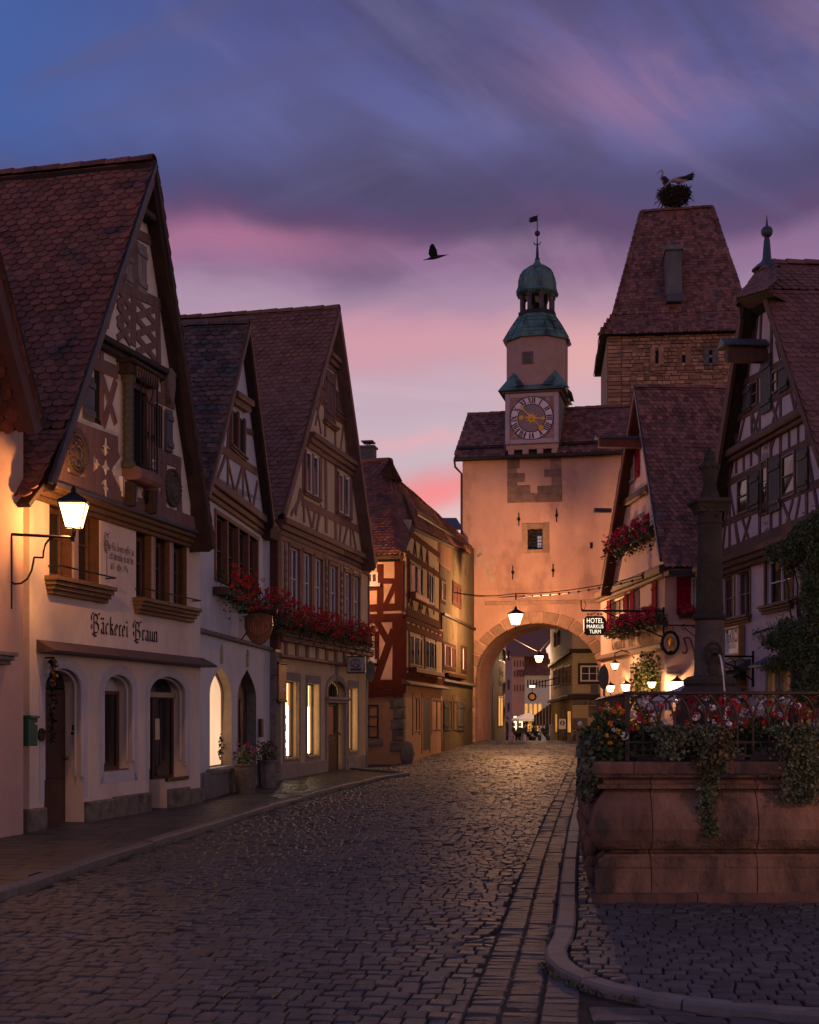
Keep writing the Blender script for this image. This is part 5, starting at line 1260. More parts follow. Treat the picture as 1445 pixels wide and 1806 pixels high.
# front towards the square
MB().prism(rect(0, -.2, EL_, zg), -.0, 1).build('front_lower_wall', m_plO, hl); MB().prism(rect(0, zg, EL_-.03, 6.7), -.06, 1).build('front_upper_wall', m_plR, hl)
def bL(*s, **k): beams(hl, DL, s, k.get('m', m_timR), .06, name=k.get('name', 'beam'))
bL((640, 1073, 712, 1070, .22), (640, 1091, 712, 1089, .26), (645, 1208, 711, 1206, .25), (645, 1224, 711, 1221, .2), (640, 1024, 700, 1025, .17), (640, 1040, 668, 1037, .12))
bL((704, 1222, 704, 1092, .42), (704, 1070, 704, 990, .28), (671, 1072, 671, 995, .2), (679, 1070, 698, 1028, .15), (661, 1206, 695, 1110, .22), (664, 1094, 688, 1138, .2), (643, 1082, 643, 1074, .2), (671, 1090, 671, 1074, .2), (654, 1222, 654, 1206, .16), (672, 1222, 672, 1206, .16))
q = R4(646, 1010, 667, 1029, .06, DL); window(hl, q[0], q[2], q[1], q[3], -.12, 2, 0, m_white, m_dglass, .06); sill(hl, q[0], q[2], q[1], -.08, .12, .1, m_white, 1)
q = R4(644, 1126, 661, 1163, .06, DL); window(hl, q[0], q[2], q[1], q[3], -.12, 1, 1, m_white, m_dglass, .06); sill(hl, q[0], q[2], q[1], -.08, .12, .12, m_white, 1)
MB().cbox(q[0]-.12, q[0]-.0, -.1, -.05, q[1]-.2, q[3]+.2, .01).cbox(q[2], q[2]+.14, -.1, -.05, q[1]-.2, q[3]+.2, .01).build('window_post', m_timR, hl)
q = R4(649, 1243, 668, 1302, 0, DL); window(hl, q[0], q[2], q[1], q[3], -.03, 1, 2, m_timAd, m_dglass, .05); sill(hl, q[0]-.1, q[2]+.1, q[1]-.02, 0, .05, .2, m_stone, 1)
MB().cbox(q[0]-.12, q[0], -.015, .05, q[1], q[3]+.1, .005).cbox(q[2], q[2]+.12, -.015, .05, q[1], q[3]+.1, .005).build('stone_surround', M('surround sandstone', (.3, .18, .11), .85), hl)
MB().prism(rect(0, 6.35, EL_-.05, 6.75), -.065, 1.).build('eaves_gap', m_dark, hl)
for k in range(5): MB().box(.5+k*.6, .62+k*.6, -.5, 0, 6.42, 6.56).build('rafter_end', m_timAd, hl)
# corner quoin and kerb boulder
for k in range(7):
    z0 = .55+k*.33; MB().cbox(-.0-random.uniform(.02, .06), random.uniform(.22, .4), -.05, .3, z0, z0+.318, .03).build('quoin_stone', m_rub, hd)
    MB().cbox(EL_-random.uniform(.2, .4), EL_+.03, -.05, .2, z0, z0+.318, .03).build('quoin_stone', m_rub, hl)
cb = thing('corner_boulder', 'weathered guard stone at the foot of the red corner house', 'boulder', D.w(0, gz(41.6), .15).to_tuple())
MB().ball((0, 0, .3), .24, 10, 8, (.9, .9, 1.7), .1).build('stone', m_rub, cb, True)
# street front timbers
def bD(*s, n=.06, m=None): beams(hd, D, s, m or m_timR, n)
flatbeam(hd, .9, E1u, 7.2, 7.4, -.148, m_timR, y1=-.09)
for z, n, w in ((6.6, .12, .2), (4.85, .12, .26), (4.4, .06, .22), (3.1, .06, .1), (2.85, .06, .26)):
    e = E1u if n > .1 else E1; flatbeam(hd, 0, e, z-w/2, z+w/2, -n-.028, m_timR, y1=-n+.03)
flatbeam(hd, 0, E1, 4.57, 4.70, -.085, m_timR, y1=-.04)
for k in range(9): u = .2+k*(E1-.3)/8; flatbeam(hd, u-.09, u+.09, 4.5, 4.6, -.095, m_timR, y1=-.04)
for u, n, z0, z1, w in ((.12, .12, 4.7, 6.6, .22), (.14, .06, 2.7, 4.5, .26), (E1u-.1, .12, 4.7, 8.0, .14), (E1-.1, .06, 2.7, 4.4, .14)): MB().beam((u, z0), (u, z1), w, -n-.026, -n+.03).build('beam', m_timR, hd)
m_timRd = M('timber dark brown thin', (.06, .025, .02), .95, .3, 6, spec=.03)
def vee(u, z0, z1, s, n):
    for k in (-1, 0, 1): MB().beam((u+k*s, z0), (u+k*s*.12, z1), .07, -n-.02, -n+.03).build('brace', m_timRd, hd)
dw1 = [R4(722, 997, 744, 1043, .12, D), R4(755, 1010, 764.5, 1052, .12, D)]; dw2 = [R4(722, 1119, 743, 1172, .06, D), R4(749, 1127, 768, 1176, .06, D)]
dw1 = [(a, 5.42, c, 6.45) for a, b, c, d in dw1]; dw2 = [(a, 3.22, c, 4.2) for a, b, c, d in dw2]
for L, n in ((dw1, .12), (dw2, .06)):
    for i, q in enumerate(L):
        window(hd, q[0], q[2], q[1], q[3], -n-.04, 2 if q[2]-q[0] > 1 else 1, 0, m_timAd, m_dglass, .07)
        for k in ((.3, .75) if q[2]-q[0] > 1 else (.45,)): MB().cbox(q[0]+(q[2]-q[0])*k, q[0]+(q[2]-q[0])*k+.045, -n-.06, -n-.04, q[1]+.06, q[3]-.04, .004).build('white_casement', m_white, hd)
        for u in (q[0]-.07, q[2]+.07): MB().beam((u, q[1]-.3), (u, q[3]+.3), .13, -n-.026, -n+.03).build('beam', m_timR, hd)
flatbeam(hd, 0, E1u, 5.28, 5.4, -.15, m_timR, y1=-.1)
for u in (.9, 2.4, 3.9): vee(u, 4.98, 5.28, .35, .12)
for u in (.8, 2.2, 3.6, 5.2): vee(u, 2.98, 3.1, .1, .06)
for u in (1.5, 2.7, 3.9): vee(u, 6.72, 7.2, .3, .12)
for u in (1.5, 3.1): vee(u, 2.62+.36, 3.1, .3, .06)
MB().cbox(dw2[0][0]-.1, dw2[1][2]+.5, -.32, -.06, 3.0, 3.16, .02).build('flower_trough', M('trough oxblood', (.12, .035, .026), .7), hd)
MB().cbox(dw1[0][0]-.05, dw1[0][2]+.15, -.34, -.12, 5.28, 5.48, .02).build('flower_trough', M('trough terracotta', (.25, .07, .04), .7), hd)
MB().add([(-.1, 0, 2.78), (E1+.2, 0, 2.78), (E1+.2, -.3, 2.62), (-.1, -.3, 2.62), (-.1, 0, 2.6), (E1+.2, 0, 2.6), (E1+.2, -.29, 2.59), (-.1, -.29, 2.59)], [(0,3,2,1), (3,7,6,2), (4,5,6,7), (0,4,7,3), (1,2,6,5)]).build('ledge_roof', MATS['ledge sheet brown'], hd)
m_gdoor = M('door slate green', (.04, .045, .045), .6, .2, 6)
m_gsh = M('shutter slate green', (.05, .055, .048), .65, .2, 6, .2, 30)
def gopen(h, f, x0, yt0, x1, yb, name='window', mat=None, surr=None):
    a = f.uz(x0, yt0); b = f.uz(x1, yb); m = surr or m_plO
    MB().cbox(a[0]-.14, a[0], -.03, .02, b[1]-.1, a[1]+.14, .008).cbox(b[0], b[0]+.14, -.03, .02, b[1]-.1, a[1]+.14, .008).cbox(a[0]+.002, b[0]-.002, -.031, .02, a[1], a[1]+.138, .008).build('surround', m, h)
    if name == 'door': MB().cbox(a[0], b[0], -.012, .01, b[1], a[1], .004).build('door', mat or m_gdoor, h)
    else: window(h, a[0], b[0], b[1], a[1], -.025, 2 if b[0]-a[0] > 1.1 else 1, 0, m_winA, m_dglass, .05)
gopen(hd, D, 729, 1230, 739.7, 1291); gopen(hd, D, 745, 1231, 758, 1322, 'door'); gopen(hd, D, 762, 1234, 778, 1288)
# ---- olive neighbour
E2 = uD(834, 1200)[0]
ho = thing('corner_house', 'plain olive grey plastered house between the red corner house and the gate tower', 'house', D.w(E1, 0).to_tuple(), D.rz)
du = E1
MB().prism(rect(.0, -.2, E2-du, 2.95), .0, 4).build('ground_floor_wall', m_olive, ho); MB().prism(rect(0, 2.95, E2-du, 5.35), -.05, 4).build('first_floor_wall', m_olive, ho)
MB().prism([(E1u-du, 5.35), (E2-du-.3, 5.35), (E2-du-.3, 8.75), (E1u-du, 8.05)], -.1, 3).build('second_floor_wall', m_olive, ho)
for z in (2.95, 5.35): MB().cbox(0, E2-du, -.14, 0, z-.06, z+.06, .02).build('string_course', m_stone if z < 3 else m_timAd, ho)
MB().cbox(uD(771, 990, .1)[0]-du+.02, uD(793, 990, .1)[0]-du, -.14, -.1, uD(780, 1006)[1]+.1, 7.85, .01).build('boarded_patch', M('weathered boards', (.16, .07, .035), .8, .3, 6, .4, 20, streak=.2), ho)
def owin(x0, y0, x1, y1, n, wh, lights):
    q = R4(x0, y0, x1, y1, n, D); q = (q[0]-du, q[1], q[2]-du, q[3])
    MB().cbox(q[0]-.1, q[2]+.1, -n-.03, -n+.02, q[1]-.1, q[3]+.1, .01).build('window_surround', m_timRd, ho); window(ho, q[0], q[2], q[1], q[3], -n-.05, lights, 0, m_timAd, m_dglass, .05)
    if wh:
        for k in range(lights): u = q[0]+(q[2]-q[0])*(k+.12)/lights; MB().cbox(u, u+.1, -n-.075, -n-.05, q[1]+.04, q[3]-.04, .006).build('white_casement', m_white, ho)
owin(776, 1022, 785, 1062, .1, 1, 1); owin(798, 1028, 812, 1070, .1, 0, 2); owin(780.5, 1135, 802.5, 1180, .05, 1, 2); owin(813.5, 1142, 822, 1184, .05, 1, 1)
for x0, x1, xs0, xs1 in ((790, 796, 782, 790), (800, 806, 806, 817)):
    q = R4(x0, 1236, x1, 1288, 0, D); window(ho, q[0]-du, q[2]-du, q[1], q[3], -.03, 1, 0, m_winA, m_dglass, .05)
    q = R4(xs0, 1236, xs1, 1288, 0, D); shutter(ho, q[0]-du, q[2]-du, q[1], q[3], -.01, m_gsh)
MB().cbox(uD(780, 1187)[0]-du, uD(812, 1187)[0]-du, -.25, -.05, 3.08, 3.22, .02).build('flower_trough', m_timRd, ho)
# ---- roofs of both
rf = thing('roof', None, None); rf.parent = hd; iD = wm(hd).inverted()
def wpt(px_, py_, Y): return iD @ Vector(((px_-CX)/FPX*Y, Y, EYE+(HY-py_)/FPX*Y))
e0, e1 = wpt(600, 981, 41.3), wpt(711.5, 978.5, 40.6); kk = wpt(734, 931, 42.5); r0, r1 = wpt(600, 818, 45.6), wpt(688, 811, 45.2); hp = wpt(670, 842, 44.4)
tile_quad(rf, e0, e1, r1, r0, m_tileD, .17, .15, 0, keep=lambda p: True)
slab(rf, 'roof_boarding', e0, e1, r1, r0, .12, m_under)
tile_quad(rf, e1, kk, wpt(706, 853, 45.6), r1, m_tileD, .17, .15, 0)
fe, ft = wpt(829, 977, 55.5), wpt(817, 950, 57.)
slab(rf, 'roof_boarding', e1, kk, wpt(706, 853, 45.6), r1, .12, m_under)
tile_quad(rf, kk, fe, ft, wpt(706, 853, 45.6), m_tileD, .17, .15, 0); slab(rf, 'roof_boarding', kk, fe, ft, wpt(706, 853, 45.6), .16, m_under)
ridge_caps(rf, e1, r1, m_tileD, .4, .1, 'hip_tile'); ridge_caps(rf, r0, r1, m_tileD, .4, .1); ridge_caps(rf, wpt(706, 853, 45.6), ft, m_tileD, .45, .1)
# little vent gable on the hip
ga = [wpt(676, 838, 43.6), wpt(706, 850, 43.9), wpt(687, 811, 43.7)]; gb = [wpt(676, 838, 45.4), wpt(706, 850, 45.6), wpt(688, 812, 45.4)]
MB().add(ga+gb, [(0,1,2), (5,4,3), (0,3,4,1), (1,4,5,2), (2,5,3,0)]).build('vent_gable', m_under, rf)
mb = MB(); mb.tube([ga[0], ga[2], ga[1]], .09, 4); mb.build('vent_bargeboard', m_timRd, rf)
mb = MB(); p0, p1 = kk.lerp(ft, 0), fe
for k in range(3):
    a = kk.lerp(wpt(706, 853, 45.6), .22+.05*k); b = fe.lerp(ft, .25+.05*k); nn = Vector((0, -.16, .1)); mb.tube([a+nn, b+nn], .03, 4)
mb.build('snow_guard', m_iron, rf)
# chimney
cz_ = wpt(650, 812, 46.5); ch = thing('chimney', 'weathered brick chimney with a cowl rising behind the red house roof', 'chimney', (wm(hd) @ cz_).to_tuple(), D.rz)
MB().cbox(-.24, .24, -.24, .24, -1.2, .45, .02).build('stack', M('chimney grey brick', (.16, .12, .11), .9, .4, 10, .6, 25), ch); MB().cbox(-.29, .29, -.29, .29, .4, .47, .02).build('cap', m_stone, ch)
MB().tube([(-.18, 0, .47), (-.18, 0, .6)], .03, 6).tube([(.18, 0, .47), (.18, 0, .6)], .03, 6).box(-.27, .27, -.2, .2, .6, .64).build('cowl', m_stone, ch)
# ================================================================ GATE TOWER WITH ARCH
TG = Fac(816, 58.5, 0, 1); TG.d = Vector((1, -.225)).normalized(); TG.n = Vector((TG.d.y, -TG.d.x)); TG.rz = math.atan2(TG.d.y, TG.d.x); uT = TG.uz
ht = thing('gate_tower', 'salmon plastered gate building with round arch and a clock turret', 'gate tower', TG.loc(), TG.rz)
m_plT = M('plaster salmon weathered', (.54, .32, .24), .88, .16, 1.2, .5, 10, col2=(.34, .2, .155), c2scale=.7, streak=.5, c2lo=.48, c2hi=.68)
m_peel = M('bare pale render', (.5, .36, .27), .9, .15, 5, .5, 20)
m_vous = M('arch stone warm', (.33, .21, .14), .9, .3, 4, .7, 18, island=.25)
a0 = uT(838, 1205)[0]; a1 = uT(1059.5, 1200)[0]; asp = uT(948, 1200)[1]+.1; azt = uT(948, 1098)[1]
ET = 9.6; GZ = .3; eav = (uT(816, 803)[1]+uT(1095, 795)[1])/2; TD = 4.2
wq = R4(931, 933, 957.5, 968.5, 0, TG)
pa = [(a0, GZ)]+[(a0, asp)]+[(((a0+a1)/2-(a1-a0)/2*math.cos(math.pi*i/22)), asp+(azt-asp)*math.sin(math.pi*i/22)) for i in range(1, 22)]+[(a1, asp), (a1, GZ)]
wall([(0, GZ), (a0, GZ)]+pa[1:-1]+[(a1, GZ), (ET, GZ), (ET, eav), (0, eav)], [rect(*wq)], 0, .35).build('facade_wall', m_plT, ht)
mb = MB()
for i in range(len(pa)-1): a, b = pa[i], pa[i+1]; mb.add([(a[0], 0, a[1]), (b[0], 0, b[1]), (b[0], TD, b[1]), (a[0], TD, a[1])], [(0,1,2,3)])
mb.build('arch_vault', m_plT, ht)
wall([(0, GZ), (a0, GZ)]+pa[1:-1]+[(a1, GZ), (ET, GZ), (ET, eav), (0, eav)], [], TD, .01).build('back_wall', m_plT, ht); MB().box(0, .02, .001, TD, GZ, eav).build('side_wall', m_plT, ht); MB().box(ET-.02, ET, .001, TD, GZ, eav).build('side_wall', m_plT, ht)
# voussoirs
n = 15; cxm = (a0+a1)/2
for i in range(n):
    t0_, t1_ = math.pi*i/n+.012, math.pi*(i+1)/n-.012; ro = 1+random.uniform(.16, .22)
    P_ = lambda t, k: (cxm-(a1-a0)/2*k*math.cos(t), asp+(azt-asp)*k*math.sin(t))
    MB().prism([P_(t0_, .985), P_((t0_+t1_)/2, .985), P_(t1_, .985), P_(t1_, ro), P_((t0_+t1_)/2, ro), P_(t0_, ro)], -.05-random.uniform(0, .02), .4, .025).build('voussoir', m_vous, ht)
for k in range(7):
    z0 = GZ+k*.43
    for s, u in ((-1, a0), (1, a1)):
        w = random.uniform(.35, .6); MB().cbox(u-w if s < 0 else u-.02, u+.02 if s < 0 else u+w, -.05-random.uniform(0, .02), .5, z0, z0+.42, .03).build('jamb_stone', m_vous, ht)
zb1 = uT(940, 1066)[1]; MB().cbox(uT(856, 1066)[0], ET, -.045, .02, zb1, zb1+.16, .02).build('string_course', m_vous, ht); MB().cbox(uT(846, 1046)[0], ET, -.02, .02, zb1+.62, zb1+.7, .008).build('string_course', m_plT, ht)
# window with grille
MB().prism(rect(wq[0]-.25, wq[1]-.16, wq[0], wq[3]+.24), -.03, .02, .01).prism(rect(wq[2], wq[1]-.16, wq[2]+.28, wq[3]+.24), -.03, .02, .01).prism(rect(wq[0], wq[3], wq[2], wq[3]+.24), -.03, .02, .01).prism(rect(wq[0], wq[1]-.16, wq[2], wq[1]), -.03, .02, .01).build('window_surround', m_vous, ht)
window(ht, wq[0], wq[2], wq[1], wq[3], .26, 3, 0, m_timAd, m_dglass, .04, rowz=(.25, .5, .75))
mb = MB()
for k in range(6): mb.tube([(wq[0]+(wq[2]-wq[0])*k/5., .06, wq[1]), (wq[0]+(wq[2]-wq[0])*k/5., .06, wq[3])], .016, 4)
for k in range(7): mb.tube([(wq[0], .055, wq[1]+(wq[3]-wq[1])*k/6.), (wq[2], .055, wq[1]+(wq[3]-wq[1])*k/6.)], .016, 4)
mb.build('window_grille', m_iron, ht)
u_, z_ = uT(951, 955, -.24); MB().box(u_-.06, u_+.1, .24, .25, z_-.25, z_+.25).build('lit_curtain', LIT('pale lit curtain', (.8, .6, .7), .5), ht)
for x, y0, y1 in ((915.6, 905, 928), (982, 898, 921), (905, 998, 1022), (976, 995, 1018)):
    a = uT(x, y0); b = uT(x, y1); m_ = (a[1]+b[1])/2; MB().tube([(a[0], -.04, a[1]), (a[0], -.04, b[1])], .025, 5).ball((a[0], -.05, m_), .07, 8, 6).build('wall_anchor', m_iron, ht)
u_, z_ = uT(1043.5, 962); MB().cbox(u_-.06, u_+.06, -.01, .02, z_-.13, z_+.13, .005).build('wall_slit', m_dark, ht)
# stone patch under the clock
for x0, y0, x1, y1 in ((895, 800, 917, 826), (895, 826, 912, 836), (895, 836, 926, 843), (895, 829+14, 926, 850), (895, 850, 913, 857), (895, 857, 936, 871), (895, 871, 944, 886), (944, 871, 992, 885), (948, 857, 975, 871), (975, 857, 992, 871), (960, 828, 991, 840), (971, 800, 990, 812), (971, 812, 990, 828), (973, 840, 991, 857)):
    q = R4(x0, y0, x1, y1, 0, TG); MB().cbox(q[0]+.006, q[2]-.006, -.03-random.uniform(0, .025), .02, q[1]+.006, q[3]-.006, .02).build('stone_block', M('patch stone rose grey', (.22, .14, .11), .9, .3, 4, .6, 25, island=.25), ht)
# patches where the plaster has come off
for cx_, cy_, r in ((848, 985, .5), (858, 1000, .42), (862, 1010, .3), (866, 1022, .36), (846, 975, .3), (855, 968, .25), (868, 990, .25), (872, 1005, .2), (840, 1000, .3)):
    c = uT(cx_, cy_); m = 14; ph = random.random()*6
    MB().prism([(c[0]+r*(.55+.45*noise.noise((math.cos(2*math.pi*i/m)*2+ph, math.sin(2*math.pi*i/m)*2, ph)))*math.cos(2*math.pi*i/m)*.7, c[1]+r*(.6+.5*noise.noise((math.cos(2*math.pi*i/m)*2, math.sin(2*math.pi*i/m)*2+ph, ph)))*math.sin(2*math.pi*i/m)) for i in range(m)], -.006, .0).build('plaster_scar', m_peel, ht)
# main roof
rg = uT(812, 732, -2.1); ridge_z = rg[1]
rf = thing('roof', None, None); rf.parent = ht
cu0, cu1 = uT(891, 760)[0], uT(987, 760)[0]
tile_quad(rf, (-.3, -.35, eav-.15), (cu0+.05, -.35, eav-.15), (cu0+.05, 2.1, ridge_z), (-.1, 2.1, ridge_z), m_tileO, .2, .19, 300); slab(rf, 'roof_boarding', (-.3, -.35, eav-.15), (ET+.2, -.35, eav-.15), (ET+.2, 2.1, ridge_z), (-.1, 2.1, ridge_z), .14, m_under)
tile_quad(rf, (cu1-.05, -.35, eav-.15), (ET+.2, -.35, eav-.15), (ET+.2, 2.1, ridge_z), (cu1-.05, 2.1, ridge_z), m_tileO, .2, .19, 300)
slab(rf, 'roof_boarding', (ET+.2, 4.5, eav-.15), (-.3, 4.5, eav-.15), (-.1, 2.1, ridge_z), (ET+.2, 2.1, ridge_z), .14, m_under)
MB().add([(0, -.02, eav-.1), (0, TD, eav-.1), (0, 2.1, ridge_z-.1), (.1, -.02, eav-.1), (.1, TD, eav-.1), (.1, 2.1, ridge_z-.1)], [(0,2,1), (3,4,5), (0,3,5,2), (1,2,5,4)]).build('roof_gable', m_plT, ht)
ridge_caps(rf, (-.15, 2.1, ridge_z), (cu0, 2.1, ridge_z), m_tileO, .45, .13); ridge_caps(rf, (cu1, 2.1, ridge_z), (ET, 2.1, ridge_z), m_tileO, .45, .13)
for a, b in ((-.2, cu0-.05), (cu1+.1, ET)):
    mb = MB(); s_ = Vector((0, 2.45, ridge_z-eav+.15)).normalized(); o_ = Vector((0, -.35, eav-.15)); nn = Vector((0, -s_.z, s_.y))
    for k in (.42, .5, .62): p = o_+s_*k+nn*.17; mb.tube([(a, p.y, p.z), (b, p.y, p.z)], .02, 4)
    u = a
    while u < b: p = o_+s_*.42+nn*.17; q_ = o_+s_*.62+nn*.17; mb.tube([(u, p.y, p.z), (u, q_.y, q_.z)], .014, 4); u += .13
    mb.build('snow_guard', m_iron, ht)
MB().tube([(-.3, -.42, eav-.18), (ET, -.42, eav-.18)], .07, 6).build('gutter', m_verge, ht); MB().tube([(-.28, -.42, eav-.2), (-.26, -.3, eav-.5), (-.03, -.05, eav-.75), (-.03, -.05, 8.2)], .05, 6).build('downpipe', m_verge, ht)
MB().cbox(-.05, ET, -.12, 0, eav-.2, eav-.02, .02).build('eaves_moulding', m_plT, ht)
# ---- clock turret
m_frame = M('clock frame rose grey', (.5, .37, .37), .8, .15, 5, .2, 20)
m_face = M('clock ring pale', (.85, .64, .64), .6, .06, 6, .05)
m_disc = M('clock disc mauve grey', (.3, .2, .2), .6, .1, 6, .05)
m_gold = M('gilding', (.75, .36, .04), .35, .15, 20, .1, 60, metal=.6)
m_clk = M('clock numerals', (.018, .014, .02), .6, .1)
m_pan = M('clock spandrel red', (.38, .17, .14), .8, .35, 9, .3, 20, col2=(.36, .24, .22), c2scale=6)
NT = .3; cb0 = R4(891.5, 692, 985.5, 785, NT, TG); cu0, cu1 = cb0[0], cb0[2]; zc0 = (uT(893, 785, NT)[1]+uT(984, 780, NT)[1])/2; zc1 = (uT(893, 696, NT)[1]+uT(984, 690, NT)[1])/2; TW = cu1-cu0; TDp = 2.5
tur = MB().box(cu0, cu1, -NT, TDp, zc0, zc1).build('turret_box', M('turret side olive', (.22, .19, .15), .9, .2, 3, .3, 15), ht)
MB().cbox(cu0+.02, cu1-.02, -NT+.05, .05, zc0-.22, zc0, .02).build('turret_base', m_plT, ht)
for k in range(4): u = cu0+.1+k*(TW-.4)/3; MB().cbox(u, u+.26, -NT+.06, .02, zc0-.42, zc0-.2, .02).build('corbel', m_plT, ht)
ck = thing('clock', 'round tower clock with roman numerals and gilded hands on a painted square panel', 'clock', TG.w((cu0+cu1)/2, (zc0+zc1)/2, NT).to_tuple(), TG.rz)
hw, hh = TW/2, (zc1-zc0)/2
MB().cbox(-hw, -hw+.2, -.07, .0, -hh, hh, .03).cbox(hw-.2, hw, -.07, .0, -hh, hh, .03).cbox(-hw+.2, hw-.2, -.068, .0, -hh, -hh+.2, .03).cbox(-hw+.2, hw-.2, -.068, 0, hh-.2, hh, .03).build('clock_frame', m_frame, ck)
MB().box(-hw+.19, hw-.19, -.03, -.0, -hh+.19, hh-.19).build('clock_panel', m_pan, ck)
mb = MB()
for sx_ in (-1, 1):
    for sz_ in (-1, 1):
        cx_, cz__ = sx_*(hw-.36), sz_*(hh-.36)
        for k in range(7): 
            a0_ = random.uniform(0, 6); rr = random.uniform(.05, .11); ox, oz = cx_+random.uniform(-.1, .1)*1, cz__+random.uniform(-.1, .1)
            mb.tube([(ox+rr*math.cos(a0_+t), -.035, oz+rr*math.sin(a0_+t)) for t in (0, .8, 1.6, 2.4, 3.2)], .016, 4)
mb.build('painted_scrolls', m_frame, ck, stuff=True)
RC = min(hw, hh)*.835
def disc(r0, r1, y0, y1, nseg=48):
    mb = MB(); 
    for i in range(nseg):
        a, b = 2*math.pi*i/nseg, 2*math.pi*(i+1)/nseg; c = lambda r, t, y: (r*math.cos(t), y, r*math.sin(t))
        mb.add([c(r0, a, y0), c(r1, a, y0), c(r1, b, y0), c(r0, b, y0)], [(0,1,2,3)]); mb.add([c(r1, a, y0), c(r1, b, y0), c(r1, b, y1), c(r1, a, y1)], [(0,3,2,1)])
        mb.add([c(r0, a, y0), c(r0, b, y0), c(r0, b, y1), c(r0, a, y1)], [(0,1,2,3)]) if r0 > .01 else None
    return mb
disc(0.001, RC, -.06, 0).build('clock_ring', m_face, ck); disc(RC, RC*1.035, -.07, 0).build('ring_line', m_clk, ck); disc(0.001, RC*.655, -.075, 0).build('clock_disc', m_disc, ck); disc(RC*.64, RC*.675, -.08, 0).build('ring_line', m_clk, ck)
num = ['XII', 'I', 'II', 'III', 'IIII', 'V', 'VI', 'VII', 'VIII', 'IX', 'X', 'XI']
for k, s in enumerate(num):
    mb = MB(); w = {'I': .09, 'V': .17, 'X': .19}; tot = sum(w[c] for c in s); x = -tot/2; hN = .27*RC; al = -2*math.pi*k/12
    tr = lambda px_, pz_: (RC*.84*math.sin(-al)+px_*math.cos(al)-pz_*math.sin(al), RC*.84*math.cos(al)+px_*math.sin(al)+pz_*math.cos(al))
    def st(xa, za, xb, zb, t):
        q = [tr(xa*RC-t/2, za*hN), tr(xa*RC+t/2, za*hN), tr(xb*RC+t/2, zb*hN), tr(xb*RC-t/2, zb*hN)]
        mb.prism([(a, b) for a, b in q], -.068, -.06)
    for c in s:
        c0 = x; cw_ = w[c]
        if c == 'I': st(c0+cw_/2, -.5, c0+cw_/2, .5, .05)
        elif c == 'V': st(c0+.03, .5, c0+cw_/2, -.5, .055); st(c0+cw_-.03, .5, c0+cw_/2, -.5, .025)
        else: st(c0+.02, .5, c0+cw_-.02, -.5, .055); st(c0+cw_-.02, .5, c0+.02, -.5, .025)
        x += cw_
    st(-tot/2, .5, tot/2, .5, .02) if 0 else None
    mb.build('numeral', m_clk, ck)
mb = MB()
for i in range(16):
    a = 2*math.pi*i/16+.1; r1 = RC*(.34 if i % 2 else .24); d = (math.cos(a), math.sin(a)); nq = (-d[1], d[0]); w = .035
    mb.prism([(nq[0]*w, nq[1]*w), (-nq[0]*w, -nq[1]*w), (d[0]*r1, d[1]*r1)], -.085, -.076)
mb.build('gilded_sun', m_gold, ck)
def hand(ang, r, rt, tail, nm, y):
    d = Vector((math.sin(R(ang)), math.cos(R(ang)))); q = Vector((-d.y, d.x)); mb = MB()
    P2 = lambda t, s: tuple(d*t+q*s)
    mb.prism([P2(-tail, .02), P2(-tail, -.02), P2(r, -.012), P2(r, .012)], y, y+.012)
    for c, s_ in ((r, rt), (-tail, rt*.8)):
        for k in range(6): 
            a = k*math.pi/3; cc = d*(c+math.cos(a)*s_*.6)+q*(math.sin(a)*s_*.6); mb.ball((cc.x, y+.006, cc.y), s_*.5, 6, 4, (1, .25, 1))
    mb.ball((0, y, 0), .07, 8, 5, (1, .6, 1)); return mb.build(nm, m_gold, ck)
hand(136, RC*.66, .11, RC*.66, 'minute_hand', -.125); hand(274, RC*.5, .1, RC*.55, 'hour_hand', -.105)
# skirt roof, broaches, octagon drum
m_cu = M('copper verdigris', (.1, .19, .155), .6, .3, 3, .3, 20, col2=(.035, .045, .04), c2scale=1.6, c2lo=.46, c2hi=.62, spec=.4, streak=.35)
cxu = (cu0+cu1)/2; cyv = (TDp-NT)/2; zs0 = zc1; o_ = .28
zsk = zs0+.32
MB().cbox(cu0-.12, cu1+.12, -NT-.12, TDp+.1, zs0, zs0+.1, .03).build('turret_cornice', m_timC2, ht)
zd0 = uT(948, 676, -cyv)[1]; zd1 = uT(948, 603, -cyv+.6)[1]; rD = (uT(999.5, 640, -cyv)[0]-uT(897, 640, -cyv)[0])/2; cxd = (uT(999.5, 640, -cyv)[0]+uT(897, 640, -cyv)[0])/2
mb = MB(); bs = [(cu0-o_, -NT-o_), (cu1+o_, -NT-o_), (cu1+o_, TDp+o_), (cu0-o_, TDp+o_)]; tp = [(cxd-rD*.96, cyv-rD*.96), (cxd+rD*.96, cyv-rD*.96), (cxd+rD*.96, cyv+rD*.96), (cxd-rD*.96, cyv+rD*.96)]
mb.add([(x, y, zs0+.1) for x, y in bs]+[(x, y, zs0+.42) for x, y in tp], [(0,1,5,4), (1,2,6,5), (2,3,7,6), (3,0,4,7), (4,5,6,7), (3,2,1,0)]); sk = mb.build('skirt_roof', m_cu, ht)
R8 = lambda r, k: (cxd+r*math.cos(R(22.5+45*k)), cyv+r*math.sin(R(22.5+45*k)))
for k, (x, y) in enumerate(tp):
    c = Vector((cxd, cyv)); d = (Vector((x, y))-c); bx = c+d*1.2; dn = d.normalized(); sd = Vector((-dn.y, dn.x)); b1, b2 = bx-dn*.75+sd*.75, bx-dn*.75-sd*.75; pk = c+dn*rD*1.0
    MB().add([(bx.x, bx.y, zs0+.2), (b1.x, b1.y, zs0+.36), (b2.x, b2.y, zs0+.36), (pk.x, pk.y, zs0+1.05)], [(0,1,3), (2,0,3), (1,2,3), (0,2,1)]).build('broach_spire', m_cu, ht)
